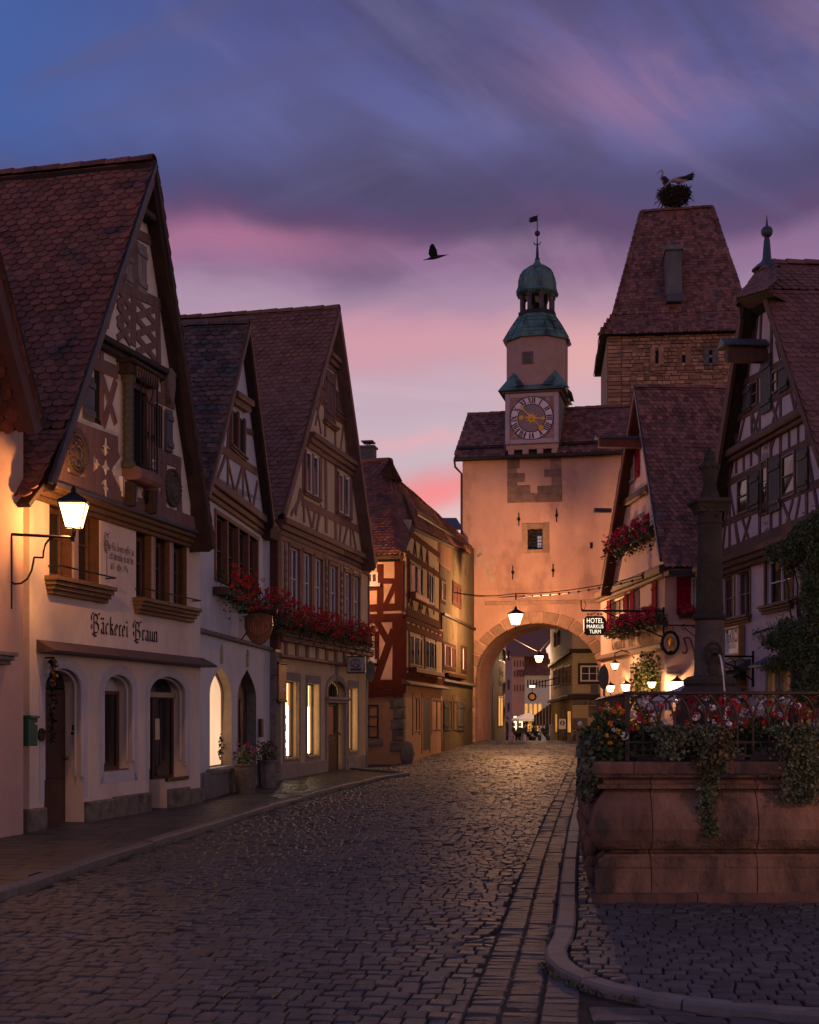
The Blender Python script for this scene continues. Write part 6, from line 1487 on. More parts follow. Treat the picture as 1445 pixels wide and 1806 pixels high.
a8 = R(22.5); k8 = rD/math.cos(a8)
MB().lathe([(k8, zs0+.2), (k8, zd1+.1)], 8, (cxd, cyv), a8).build('drum', M('plaster drum salmon', (.46, .27, .21), .88, .12, 2, .3, 15), ht)
q = uT(931, 631, -cyv+rD); MB().cbox(q[0]-.24, q[0]+.24, cyv-rD-.03, cyv-rD+.03, q[1]-.27, q[1]+.27, .02).build('drum_window_frame', m_timC2, ht); MB().cbox(q[0]-.17, q[0]+.17, cyv-rD-.045, cyv-rD-.02, q[1]-.2, q[1]+.2, .02).build('drum_window', m_dglass, ht); MB().box(q[0]-.17, q[0]+.17, cyv-rD-.055, cyv-rD-.046, q[1]-.015, q[1]+.015).build('window_bar', m_timC2, ht)
def zy(py_): return uT(948, py_, -cyv)[1]
def r_(px_): return px_/FPX*59.6
lw = MB().lathe([(r_(59)*1.03, zy(607)), (r_(58)*1.05, zy(604)), (r_(47), zy(581)), (r_(33)*1.0, zy(560)), (r_(31), zy(557))], 8, (cxd, cyv), a8).build('drum_roof', m_cu, ht)
mb = MB()
for j, (ra, za, rb, zb) in enumerate(((r_(59)*1.035, zy(604.5), r_(47.6), zy(581)), (r_(47.6), zy(581), r_(33.6), zy(560)))):
    for k in range(8):
        for f in (.0, .5):
            a = R8(ra*1.01, k); b = R8(ra*1.01, k+1); c = R8(rb*1.012, k); d = R8(rb*1.012, k+1)
            L_ = lambda p, q2, t: (p[0]+(q2[0]-p[0])*t, p[1]+(q2[1]-p[1])*t)
            p1, p2 = L_(a, b, f+.001), L_(c, d, f+.001); mb.tube([(*p1, za), (*p2, zb)], .02, 4)
    for f in (.33, .66):
        pts = [R8((ra+(rb-ra)*f)*1.012, k) for k in range(8)]; mb.tube([(x, y, za+(zb-za)*f) for x, y in pts], .016, 4, closed=True)
mb.build('copper_seams', m_cu, ht)
# belfry
MB().lathe([(r_(34), zy(559)), (r_(34), zy(553))], 8, (cxd, cyv), a8).build('belfry_floor', m_timAd, ht)
for k in range(8): x, y = R8(r_(27.5), k); MB().lathe([(.11, zy(554)), (.09, zy(552)), (.09, zy(530)), (.13, zy(527)), (.13, zy(523))], 8, (x, y)).build('belfry_post', M('belfry posts mauve', (.1, .08, .09), .7), ht)
MB().lathe([(.02, zy(533)), (.14, zy(535)), (.2, zy(540)), (.24, zy(547)), (.36, zy(551)), (.34, zy(552)), (.02, zy(549))], 14, (cxd, cyv)).build('bell', M('bronze bell', (.05, .045, .035), .4, metal=.8), ht, True)
mb = MB()
for k in range(8): 
    (x0, y0), (x1, y1) = R8(r_(27.5), k), R8(r_(27.5), k+1)
    mb.tube([(x0+(x1-x0)*t, y0+(y1-y0)*t, zy(528)+.18*math.sin(t*math.pi)) for t in (0, .25, .5, .75, 1)], .06, 5)
mb.build('belfry_arches', MATS['belfry posts mauve'], ht)
MB().lathe([(r_(27), zy(526)), (r_(32), zy(524)), (r_(37.5), zy(518)), (r_(36), zy(515)), (r_(33.5), zy(508)), (r_(33), zy(497)), (r_(30.5), zy(487)), (r_(25), zy(479)), (r_(17), zy(473)), (r_(10), zy(468.5)), (r_(5.5), zy(463)), (r_(3.4), zy(457))], 8, (cxd, cyv), a8).build('onion_dome', m_cu, ht)
mb = MB()
for k in range(8):
    mb.tube([(*R8(r_(a)*1.01, k), zy(b)) for a, b in ((37.5, 518), (33.5, 508), (33, 497), (30.5, 487), (25, 479), (17, 473), (10, 468.5))], .025, 4)
    for j in range(5): 
        t = (j+.5)/5; (x0, y0), (x1, y1) = R8(r_(37), k), R8(r_(37), k+1); x, y = x0+(x1-x0)*t, y0+(y1-y0)*t; mb.tube([(x, y, zy(519)), (x, y, zy(523))], .05, 4, .01)
mb.build('copper_seams', m_cu, ht)
MB().lathe([(r_(4.2), zy(461)), (r_(4.2), zy(456)), (r_(2.8), zy(454)), (r_(1.6), zy(431)), (r_(1.2), zy(428)), (r_(.9), zy(418)), (r_(.7), zy(378))], 8, (cxd, cyv)).ball((cxd, cyv, zy(411.5)), r_(5), 12, 8).build('spire', MATS.get('spire iron') or M('spire iron', (.06, .055, .065), .5, metal=.4), ht, True)
z0, z1 = zy(390), zy(381); xx = -r_(15)
mb = MB().prism([(cxd, z0), (cxd-r_(9), z0-.02), (cxd-r_(11), z0-.05), (cxd-r_(16), z0+.06), (cxd-r_(12), z0+.09), (cxd-r_(15.5), z1-.06), (cxd-r_(11), z1-.04), (cxd-r_(8), z1+.0), (cxd, z1+.02)], cyv-.012, cyv+.012); mb.build('weather_vane', m_iron, ht)
mb = MB(); mb.tube([(cxd-.16, cyv, zy(431)+.1), (cxd-.1, cyv, zy(431)), (cxd+.1, cyv, zy(431)), (cxd+.16, cyv, zy(431)+.1)], .025, 4); mb.build('spire_crown', m_iron, ht)
# ================================================================ STONE TOWER behind
TS = Fac(1071, 66.5, 0, 1); TS.d = Vector((1, -.1)).normalized(); TS.n = Vector((TS.d.y, -TS.d.x)); TS.rz = math.atan2(TS.d.y, TS.d.x); uS = TS.uz
hs = thing('stone_tower', 'tall rubble stone tower with steep tiled roof behind the gate', 'tower', TS.loc(), TS.rz)
m_core = M('tower mortar', (.34, .2, .12), .95, .3, 3, .7, 15)
m_rubT = M('tower rubble', (.46, .22, .125), .9, .35, 4, .7, 20, island=.4, col2=(.2, .13, .1), c2scale=.9)
SW = 7.1; ze = uS(1071, 590)[1]
MB().prism(rect(0, 0, SW, ze+.1), 0, 7.4).build('tower_wall', m_core, hs)
mats = []; ms = []
for k in range(6):
    r = random.Random(k); ms.append(MB().prism([(-.5+r.uniform(0,.06), -.5+r.uniform(0,.14)), (.5-r.uniform(0,.06), -.5+r.uniform(0,.14)), (.5-r.uniform(0,.06), .5-r.uniform(0,.14)), (0, .5-r.uniform(0,.1)), (-.5+r.uniform(0,.06), .5-r.uniform(0,.14))], -.5, .5, .06))
z = uS(1071, 724)[1]-.3
while z < ze-.1:
    hgt = random.uniform(.1, .24); u = 0
    while u < SW:
        w = min(random.uniform(.2, .58) if 0 < u < SW-1 else .7, SW+.02-u)
        if w < .08: break
        if random.random() < .94: mats.append((random.randrange(6), Matrix.Translation((u+w/2, -.0, z+hgt/2)) @ Matrix.Diagonal((w*.95, .14+random.uniform(0, .1), hgt*.93, 1))))
        u += w
    z += hgt
pieces(hs, 'rubble_stone', ms, mats, m_rubT, 300)
for x in (1158.6, 1206, 1253.5):
    q = R4(x-3, 619, x+3, 641, 0, TS); MB().cbox(q[0]-.25, q[0], -.14, .02, q[1]-.1, q[3]+.15, .02).cbox(q[2], q[2]+.25, -.14, .02, q[1]-.1, q[3]+.15, .02).build('loophole_frame', m_rub if x > 1250 else m_rubT, hs); MB().box(q[0], q[2], -.10, .02, q[1], q[3]).build('loophole', m_dark, hs)
rf = thing('roof', None, None); rf.parent = hs
zk = uS(1100, 563)[1]; zr_ = uS(1190, 372, -3.4)[1]; rl = uS(1132, 373, -3.4)[0]; rr_ = uS(1256, 367, -3.4)[0]
E_ = [(-.35, -.4), (SW+.5, -.4), (SW+.5, 7.8), (-.35, 7.8)]; K_ = [(.1, .55), (SW-.1, .55), (SW-.1, 6.8), (.1, 6.8)]
lo = [(x, y, ze-.12) for x, y in E_]; mi = [(x, y, zk+.1) for x, y in K_]; ra_, rb_ = (rl, 3.4, zr_), (rr_, 3.4, zr_+.12)
q1 = uS(1083, 556, -.55); mi[0] = (q1[0], .55, q1[1]); q2 = uS(1318, 556, -.55); mi[1] = (q2[0], .55, q1[1])
tile_quad(rf, lo[0], lo[1], mi[1], mi[0], m_tileO, .21, .19, 0); tile_quad(rf, mi[0], mi[1], rb_, ra_, m_tileO, .21, .19, 300)
tile_quad(rf, lo[3], lo[0], mi[0], mi[3], m_tileO, .25, .22, 0); tile_quad(rf, mi[3], mi[0], ra_, ra_, m_tileO, .25, .22, 0)
MB().add([*lo, *mi, ra_, rb_], [(0,1,5,4), (1,2,6,5), (2,3,7,6), (3,0,4,7), (4,5,9,8), (5,6,9), (6,7,8,9), (7,4,8), (3,2,1,0)]).build('roof_boarding', m_under, rf)
ridge_caps(rf, ra_, rb_, m_tileO, .5, .15); ridge_caps(rf, mi[0], ra_, m_tileO, .45, .13, 'hip_tile'); ridge_caps(rf, mi[1], rb_, m_tileO, .45, .13, 'hip_tile'); ridge_caps(rf, lo[0], mi[0], m_tileO, .45, .13, 'hip_tile')
p = uS(1085, 566, .0); MB().tube([(mi[0][0]+.1, .3, zk-.05), (mi[1][0], .3, zk-.05)], .07, 6).build('snow_rail', m_iron, hs)
cq = uS(1174, 536, -.75); cq2 = uS(1202, 436, -.75)
MB().cbox(cq[0], cq2[0], .4, 2.6, cq[1]+.35, cq2[1]-.25, .03).build('dormer_shaft', M('lime rendered shaft', (.15, .125, .12), .9, .35, 2.5, .5, 12, streak=.3), hs); MB().cbox(cq[0]-.06, cq2[0]+.06, .3, 2.7, cq2[1]-.25, cq2[1], .04).build('shaft_cap', m_stone, hs); MB().cbox(cq[0]+.02, cq2[0]-.02, .35, 1.0, cq[1], cq[1]+.35, .02).build('lead_apron', m_slate, hs)
# stork nest and storks
nq = uS(1190, 346, -3.4); nz0 = zr_
ns = thing('stork_nest', 'round stork nest of twigs on a pole above the stone tower ridge', 'nest', TS.w(nq[0], nz0, -3.4).to_tuple(), TS.rz)
m_twig = M('nest twigs', (.05, .034, .025), .9, .4, 10, 0, island=.5); RN = 25/FPX*70; nz = uS(1190, 360, -3.4)[1]-nz0; nt_ = uS(1190, 335, -3.4)[1]-nz0
MB().tube([(0, 0, -.3), (0, 0, nz+.1)], .13, 8).build('pole', m_timAd, ns)
MB().lathe([(.12, nz), (RN*.55, nz+.2), (RN*.95, (nz+nt_)/2+.08), (RN*.97, nt_-.1), (RN*.75, nt_), (.02, nt_-.1)], 18).build('nest_core', m_twig, ns)
mb = MB()
for _ in range(520):
    a = random.uniform(0, 6.283); f = random.random(); r = RN*(.5+.55*math.sin(f*2.2)); z = nz+(nt_-nz)*f; t = a+random.choice((1.5, -1.5))+random.gauss(0, .5); l = random.uniform(.25, .7); p = Vector((r*math.cos(a), r*math.sin(a), z)); d = Vector((math.cos(t), math.sin(t), random.gauss(-.1, .3))).normalized(); mb.tube([p-d*l/2, p+d*l/2+Vector((0, 0, -.05*l))], .016, 3)
for _ in range(16):
    a = random.uniform(0, 6.283); p = Vector((RN*math.cos(a), RN*math.sin(a), nz+.25)); mb.tube([p, p+Vector((.3*math.cos(a), .3*math.sin(a), -random.uniform(.1, .6)))], .014, 3)
mb.build('twigs', m_twig, ns, stuff=True)
m_storkw = M('stork white plumage', (.36, .27, .26), .8, .1, 10); m_storkb = M('stork black feathers', (.012, .011, .014), .6); m_beak = M('stork bill', (.25, .07, .04), .5)
def skin_body(name, pts, edges, rad, mat, parent, lv=2):
    me = bpy.data.meshes.new(name); me.from_pydata(pts, edges, []); o = bpy.data.objects.new(name, me); COL.objects.link(o); o.parent = parent
    md = o.modifiers.new('skin', 'SKIN')
    for i, r in enumerate(rad): me.skin_vertices[0].data[i].radius = (r, r)
    me.skin_vertices[0].data[0].use_root = True; o.modifiers.new('sub', 'SUBSURF').levels = lv; o.modifiers['sub'].render_levels = lv; me.materials.append(mat)
    for p_ in me.polygons: p_.use_smooth = True
    return o
def stork(loc, label, up, pose):
    t = thing('stork', label, 'stork', loc, TS.rz, None)
    if pose == 'bend':
        P_ = [(-.1, 0, .38), (.2, 0, .42), (.48, 0, .5), (-.38, 0, .36), (-.55, 0, .3), (-.66, 0, .18), (-.74, 0, .12), (-.1, .1, .15), (-.1, .1, -.12), (.02, -.1, .15), (.02, -.1, -.12)]
        E_ = [(0,1), (1,2), (0,3), (3,4), (4,5), (5,6), (0,7), (7,8), (1,9), (9,10)]; r = [.17, .16, .06, .11, .06, .05, .055, .04, .018, .04, .018]
        beak = ((-.78, 0, .11), (-1.0, 0, -.06)); wing = [(-.15, .42), (.2, .5), (.45, .6), (.66, .7), (.6, .6), (.72, .56), (.6, .5), (.66, .42), (.4, .38), (.1, .34)]
    else:
        P_ = [(0, 0, .5), (.16, 0, .38), (.26, 0, .26), (-.06, 0, .66), (-.02, 0, .84), (-.05, 0, .98), (-.1, 0, 1.04), (.04, .08, .2), (.04, .08, -.15), (.06, -.08, .2), (.06, -.08, -.15)]
        E_ = [(0,1), (1,2), (0,3), (3,4), (4,5), (5,6), (1,7), (7,8), (1,9), (9,10)]; r = [.16, .15, .07, .1, .055, .05, .055, .04, .018, .04, .018]
        beak = ((-.14, 0, 1.02), (-.36, 0, .82)); wing = [(-.1, .62), (.1, .66), (.26, .5), (.42, .16), (.34, .12), (.2, .22), (.02, .34)]
    skin_body('body', P_, E_, r, m_storkw, t); MB().tube(beak, .025, 6, .006).build('bill', m_beak, t)
    for s in (-1, 1): w = MB().prism(wing, s*.15-.03, s*.15+.03, .012); w.build('wing', m_storkb, t)
    return t
w_ = TS.w(nq[0], nz0+nt_-.05, -3.4)
stork((w_.x+.25, w_.y-.3, w_.z+.08), 'stork bending down with raised tail on the tower nest', 0, 'bend'); stork((w_.x-.55, w_.y+.15, w_.z+.1), 'stork standing upright behind its mate on the tower nest', 1, 'stand')
# flying stork
Yb = 60.; bd = thing('flying_stork', 'dark stork in flight against the violet sky', 'stork', ((767-CX)/FPX*Yb, Yb, EYE+(HY-454)/FPX*Yb)); bd.rotation_euler = (0, R(-8), 0)
skin_body('body', [(0, 0, 0), (.2, 0, .02), (.4, 0, .03), (.52, 0, .04), (-.18, 0, -.01), (-.34, 0, -.03), (-.52, 0, -.05)], [(0,1), (1,2), (2,3), (0,4), (4,5), (5,6)], [.085, .07, .035, .02, .07, .03, .012], m_storkb, bd)
MB().tube([(-.06+.0, 0, 0), (.0, 0, .02)], .02).build('shoulder', m_storkb, bd)
for s, h_ in ((1, .62), (-1, .5)):
    w = MB().add([(.14, s*.05, .03), (-.16, s*.05, .02), (-.24, s*.25, h_*.45), (-.16, s*.34, h_*.85), (-.06, s*.38, h_), (.02, s*.36, h_*.92), (.12, s*.22, h_*.5), (-.02, s*.2, h_*.45+.03)], [(0,6,7), (0,7,1), (1,7,2), (2,7,3), (3,7,4), (4,7,5), (5,7,6)]); w.v += [(x, y+.012, z) for x, y, z in w.v]; w.f += [tuple(i+8 for i in f[::-1]) for f in w.f]; w.build('wing', m_storkb, bd)
MB().tube([(.52, 0, .04), (.66, 0, .05)], .014, 5, .004).build('bill', m_storkb, bd)
# ================================================================ BEYOND THE ARCH
m_pbuff = M('plaster buff far', (.4, .31, .22), .85, .1, 2, .2, 15)
m_pcream = M('plaster cream far', (.6, .55, .46), .85, .1, 2, .2, 15)
m_polive = M('plaster straw far', (.38, .32, .19), .85, .12, 2, .2, 15)
m_pred = M('plaster dusty red far', (.46, .25, .2), .85, .1, 2, .2, 15)
m_litO = LIT('lit window orange', (1, .42, .1), 1.1, 1.5, .45); m_litW = LIT('lit window warm white', (1, .75, .42), 2.2, 1.5, .7)
def simple_house(name, label, fac, u0, u1, z1, mat, wins, depth=6, roof=None, litm=None, sur=None):
    """far house: wall, windows (frame and pane), doors; wins: (kind, photo rectangle)"""
    h = thing(name, label, 'house', fac.loc(), fac.rz); MB().prism(rect(u0, -.6, u1, z1), 0, depth).build('wall', mat, h)
    for kind, x0, y0, x1, y1 in wins:
        q = R4(x0, y0, x1, y1, 0, fac); q = (min(q[0], q[2]), min(q[1], q[3]), max(q[0], q[2]), max(q[1], q[3]))
        if kind == 'w':
            window(h, *(q[0], q[2], q[1], q[3]), -.04, 1 if q[2]-q[0] < 1.2 else 2, 1, sur or m_winA, m_dglass, .06)
        elif kind == 'W':
            window(h, *(q[0], q[2], q[1], q[3]), -.05, 2, 1, m_white, m_dglass, .07); MB().cbox(q[0]-.1, q[2]+.1, -.03, .02, q[1]-.1, q[3]+.1, .01).build('window_surround', m_timAd, h)
        elif kind == 'l':
            f = window(h, *(q[0], q[2], q[1], q[3]), -.04, 2 if q[2]-q[0] > .9 else 1, 0, m_winA, litm or m_litO, .05)
        elif kind == 'a':
            MB().prism(archpoly(q[0], q[2], q[1], q[3]-(q[2]-q[0])*.8, q[3], 6, True), -.02, .02).build('arched_door', litm if litm and 0 else m_winA, h)
        elif kind == 'A':
            MB().prism(archpoly(q[0], q[2], q[1], q[3]-(q[2]-q[0])*.5, q[3], 8), -.02, .02).build('arched_window', m_litO, h)
        elif kind == 'm':
            MB().cbox(q[0], q[2], -.16, .02, q[1], q[3], .02).build('moulding', m_timAd, h)
    return h
FL = Fac(839.5, 63.5, .134, 1)
h1_ = simple_house('town_house', 'buff house with amber lit bays just through the arch on the left', FL, 0, 21.8, 9.5, m_pbuff,
  [('w', 860, 1134, 863.6, 1162), ('w', 868.6, 1127, 872.4, 1164), ('w', 880, 1117, 883.6, 1167), ('w', 886, 1118, 889.4, 1169), ('w', 848, 1143, 852, 1155),
   ('l', 841, 1222, 852.5, 1284), ('l', 878.5, 1228, 886.8, 1281), ('a', 858.8, 1200, 863.4, 1306), ('a', 868.4, 1203, 872.6, 1305)])
for s, x0, x1, y in (('Goldene', 878, 888, 1185), ('Rose', 879, 887, 1204)): a = FL.uz(x0, y); b = FL.uz(x1, y); nib(h1_, s, a[0], b[0], a[1]-.15, .3, -.02, m_timR, .2)
FR = Fac(1010, 66., .046, -1); FR.p = FR.p  # left face runs from far to near
FRl = Fac(971, 86., .046, -1); lenR = (Vector((FR.p.x, FR.p.y))-FRl.p).length
FRl.d = (FR.p-FRl.p).normalized(); FRl.n = Vector((FRl.d.y, -FRl.d.x)); FRl.rz = math.atan2(FRl.d.y, FRl.d.x)
hr = simple_house('town_house', 'straw coloured jettied house seen through the right half of the arch', FRl, 0, lenR, 9., m_polive,
  [('w', 978, 1114, 981.5, 1141), ('w', 984, 1112, 988, 1138), ('w', 977, 1182, 982, 1211), ('w', 985, 1180, 988.6, 1210), ('w', 992, 1176, 996, 1207), ('w', 998.5, 1175, 1002, 1206), ('w', 1004, 1173, 1008, 1206), ('l', 980, 1258, 984, 1293), ('l', 1002, 1253, 1008, 1294), ('a', 986, 1248, 990, 1300), ('a', 992, 1246, 998, 1300)])
FRr = Fac(1010, 66., 0, 1); FRr.d = Vector((1, -.12)).normalized(); FRr.n = Vector((FRr.d.y, -FRr.d.x)); FRr.rz = math.atan2(FRr.d.y, FRr.d.x)
hr2 = bpy.data.objects.new('end_wall', None); COL.objects.link(hr2); hr2.parent = hr; hr2.matrix_local = wm(hr).inverted() @ Matrix.LocRotScale(Vector(FRr.loc()), Matrix.Rotation(FRr.rz, 3, 'Z').to_quaternion(), None)
MB().prism(rect(0, -.5, 5, 9), 0, 3).build('wall', m_polive, hr2)
q = R4(1024, 1174, 1054, 1202, 0, FRr); window(hr2, q[0], q[2]+.4, q[1], q[3], -.05, 3, 1, m_white, m_dglass, .07); MB().cbox(q[0]-.12, q[2]+.5, -.03, .02, q[1]-.14, q[3]+.12, .01).build('window_surround', m_timAd, hr2)
q = R4(1042, 1208, 1056, 1222, 0, FRr); MB().cbox(q[0], q[2], -.04, .0, q[1], q[3], .01).build('wall_panel', M('panel slate blue', (.08, .09, .13), .6), hr2)
for y in (1229,): z = FRr.uz(1030, y)[1]; MB().cbox(-.2, 5, -.2, .0, z-.12, z+.12, .03).build('jetty_moulding', m_timAd, hr2); MB().cbox(0, lenR+.2, -.2, .0, z-.1, z+.1, .03).build('jetty_moulding', m_timAd, hr)
z = FRr.uz(1030, 1148)[1]; MB().cbox(-.15, 5, -.16, .0, z-.1, z+.1, .03).build('jetty_moulding', m_timAd, hr2); MB().cbox(0, lenR+.15, -.16, 0, z-.1, z+.1, .03).build('jetty_moulding', m_timAd, hr)
zt_ = FRr.uz(1020, 1241)[1]
for k in range(5):
    for j in range(3):
        if (k+j) % 4 == 3: continue
        MB().cbox(.0+j*.75+.02*(k % 2), .72+j*.75, -.04-random.uniform(0, .03), .0, -.2+k*.6, .36+k*.6, .03).build('wall_stone', m_rub, hr2)
# far end of the street
FE = Fac(903, 108., -.05, 1); FE.d = Vector((1, .05)).normalized(); FE.n = Vector((FE.d.y, -FE.d.x)); FE.rz = math.atan2(FE.d.y, FE.d.x)
e0u = FE.uz(925, 1200)[0]; e1u = FE.uz(970, 1200)[0]
hfr = simple_house('town_house', 'narrow dusty red house far down the street beyond the arch', FE, 0, e0u, FE.uz(914, 1157)[1], m_pred, [('w', 907+5*i, y, 909.2+5*i, y+11) for i in range(4) for y in (1165, 1183, 1208)]+[('l', 905, 1262, 913, 1290), ('l', 914.5, 1262, 923, 1290)], litm=m_litW)
MB().add([(-.4, -.3, FE.uz(905, 1158)[1]), (e0u+1.2, -.3, FE.uz(905, 1158)[1]), (e0u+4.2, 5, FE.uz(905, 1090)[1]), (-3, 5, FE.uz(905, 1092)[1])], [(0,1,2,3)]).build('roof', m_tileC, hfr)
hfw = simple_house('town_house', 'cream house with round arched shop windows at the far end of the street', FE, e0u+.02, e1u, FE.uz(940, 1190)[1], m_pcream, [('w', 930+5.2*i, 1199, 932+5.2*i, 1213) for i in range(7)]+[('A', 926+8*i, 1241, 931+8*i, 1262) for i in range(4)]+[('l', 946, 1265, 951, 1291), ('l', 928, 1266, 941, 1291)], litm=m_litO)
za = FE.uz(940, 1190)[1]; zb = FE.uz(940, 1100)[1]
tile_quad(hfw, (e0u-.6, -.5, za-.1), (e1u+.3, -.5, za-.1), (e1u-.6, 4.5, zb), (e0u+.4, 4.5, zb), m_tileC, .4, .4, 0)
MB().add([(e0u-.1, .2, za), (e1u, .2, za), (e1u-.3, 4.6, zb-.2), (e0u+.4, 4.6, zb-.2)], [(0,1,2,3)]).build('roof_boarding', m_under, hfw)
FE2 = Fac(893, 88., .03, 1)
hfl = simple_house('town_house', 'thin slice of a grey house behind the buff house through the arch', FE2, 0, 4., 9, m_rose, [('w', 895.5, 1150, 898, 1164), ('w', 895.5, 1200, 898, 1216), ('w', 895.5, 1240, 898, 1256)])
bk_ = thing('town_house', 'slate roofed house showing above the olive house beside the tower', 'house', ((770-CX)/FPX*72, 72, 0)); bw = 38/FPX*72
MB().box(0, bw, 0, 4, 0, EYE+(HY-935)/FPX*72).build('wall', m_rose, bk_); MB().add([(-.2, -.3, EYE+(HY-936)/FPX*72), (bw+.3, -.3, EYE+(HY-936)/FPX*72), (bw, 2.5, EYE+(HY-906)/FPX*73), (0, 2.5, EYE+(HY-906)/FPX*73)], [(0,1,2,3)]).build('roof', M('slate far', (.08, .08, .1), .6, .2, 20), bk_)
# cafe: parasol, tables, seated guests
Yc = 95.; at = lambda px_, Y=Yc: (px_-CX)/FPX*Y; zat = lambda py_, Y=Yc: EYE+(HY-py_)/FPX*Y
ps = thing('cafe_parasol', 'white square parasol over the cafe tables beyond the arch', 'parasol', (at(930), Yc, gz(Yc)))
rp_ = 29/FPX*Yc; zt1_, zt0_ = zat(1257)-gz(Yc), zat(1268.5)-gz(Yc)
mb = MB(); n = 8
mb.v = [(0, 0, zt1_)]+[(rp_*math.cos(2*math.pi*i/n+.2), rp_*math.sin(2*math.pi*i/n+.2), zt0_) for i in range(n)]+[(rp_*math.cos(2*math.pi*i/n+.2), rp_*math.sin(2*math.pi*i/n+.2), zt0_-.14) for i in range(n)]
for i in range(n): mb.f += [(0, 1+i, 1+(i+1)%n), (1+i, 9+i, 9+(i+1)%n, 1+(i+1)%n)]
mb.build('canopy', M('parasol canvas', (.62, .6, .6), .8, .05), ps); MB().tube([(0, 0, 0), (0, 0, zt1_)], .035, 6).build('pole', m_iron, ps)
mb = MB()
for i in range(n): mb.tube([(0, 0, zt0_-.25), (rp_*.6*math.cos(2*math.pi*i/n+.2), rp_*.6*math.sin(2*math.pi*i/n+.2), (zt1_+zt0_)/2-.03)], .02, 4)
mb.build('ribs', m_iron, ps)
m_cloth = M('dark clothing', (.02, .018, .022), .9, .3); m_skin = M('skin dusk', (.3, .17, .12), .6)
def sitter(x, y, rz, label, stand=False):
    t = thing('person', label, 'person', (x, y, gz(y)), rz, 'guests at the cafe beyond the arch')
    if stand:
        P_ = [(0, 0, .95), (0, 0, 1.2), (0, 0, 1.42), (0, 0, 1.52), (.1, 0, .5), (.11, .03, .05), (-.1, 0, .5), (-.11, .03, .05), (.22, 0, 1.36), (.26, .02, 1.08), (.26, -.12, .9), (-.22, 0, 1.36), (-.26, .02, 1.08), (-.26, -.12, .9)]
        r = [.16, .15, .16, .06, .09, .05, .09, .05, .07, .05, .04, .07, .05, .04]; hz = 1.66
    else:
        P_ = [(0, 0, .52), (0, .02, .8), (0, 0, 1.02), (0, -.02, 1.12), (.1, -.4, .5), (.11, -.42, .06), (-.1, -.4, .5), (-.11, -.42, .06), (.22, 0, .96), (.26, -.05, .72), (.18, -.3, .72), (-.22, 0, .96), (-.26, -.05, .72), (-.18, -.3, .72)]
        r = [.17, .15, .16, .06, .09, .05, .09, .05, .07, .05, .04, .07, .05, .04]; hz = 1.26
    skin_body('body', P_, [(0,1), (1,2), (2,3), (0,4), (4,5), (0,6), (6,7), (2,8), (8,9), (9,10), (2,11), (11,12), (12,13)], r, m_cloth, t, 1)
    MB().ball((0, -.02, hz), .11, 10, 8, (.85, 1, 1.2)).build('head', m_skin, t, True); MB().ball((0, .02, hz+.04), .115, 10, 6, (.9, 1, 1.05)).build('hair', m_dark, t, True)
    return t
def cafe_chair(x, y, rz):
    t = thing('cafe_chair', 'dark slatted cafe chair at one of the small tables beyond the arch', 'chair', (x, y, gz(y)), rz, 'cafe chairs beyond the arch'); MB().box(-.2, .2, -.2, .2, .44, .47).build('seat', m_verge, t); MB().box(-.2, .2, .18, .21, .5, .9).build('backrest', m_verge, t)
    for a in (-.18, .18):
        for b in (-.18, .18): MB().tube([(a, b, 0), (a, b, .44)], .015, 4).build('leg', m_iron, t)
    return t
for k, (px_, lab) in enumerate(((915, 'cafe table at the left under the parasol'), (931, 'cafe table by the parasol pole with white cups'), (952, 'cafe table right of the parasol'))):
    t = thing('cafe_table', lab, 'table', (at(px_), Yc-1.2+k*.2, gz(Yc)), 0, 'cafe tables beyond the arch'); MB().lathe([(.4, .72), (.4, .75)], 14).build('table_top', m_verge, t); MB().lathe([(.25, 0), (.03, .05), (.03, .72)], 8).build('leg', m_iron, t)
    for s in (-1, 1): cafe_chair(at(px_)+s*.65, Yc-1.2+k*.2, s*1.57)['label'] = 'dark cafe chair at the %s of the %s' % ('left' if s < 0 else 'right', lab.replace(' with white cups', ''))
for px_, lab, st in ((906, 'guest in dark clothes seated leftmost under the parasol', 0), (918, 'guest in dark clothes second from the left under the parasol', 0), (927, 'guest seated just left of the parasol pole', 0), (941, 'guest seated just right of the parasol pole', 0), (958, 'guest seated right of the parasol edge', 0), (966, 'dark figure standing at the right of the cafe', 1), (894.5, 'dark figure standing by the corner of the buff house', 1)):
    sitter(at(px_, Yc-1), Yc-1+random.uniform(-.4, .4), random.uniform(-2, 2), lab, st)
def bush(name, label, loc, r, n, s, mat, pot=None, cat='plant', group=None):
    t = thing(name, label, cat, loc, 0, group); mb = MB(); foliage(mb, ellp((0, 0, r[2]+(.3 if pot else 0)), r, n, .4), s); mb.build('foliage', mat, t, stuff=True)
    if pot: MB().lathe([(.18, 0), (.26, .42), (.22, .42), (.2, .36), (.01, .36)], 10).build('pot', pot, t)
    return t
bush('potted_shrub', 'dark potted shrub at the foot of the parasol', (at(937), Yc-.6, gz(Yc)), (.6, .5, .8), 260, .12, m_leaf, m_pot)
# striped cafe awning on the far right house
aw = thing('awning', 'black and white striped awning beyond the arch', 'awning', (at(972, 84), 84, 0))
m_blk = M('canvas black', (.03, .025, .03), .8); m_wht = M('canvas white', (.5, .46, .44), .8)
for i in range(11):
    t0_, t1_ = i/11, (i+1)/11; xw = lambda t: -1.05*t; zw = lambda t: zat(1240, 84)-t*(zat(1240, 84)-zat(1262, 84)); zl_ = lambda t: zat(1278, 84)-.1*t
    MB().add([(xw(t0_), 0, zw(t0_)), (xw(t1_), 0, zw(t1_)), (xw(t1_), -.05, zl_(t1_)), (xw(t0_), -.05, zl_(t0_))], [(0,1,2,3)]).build('stripe', m_wht if i % 2 else m_blk, aw)
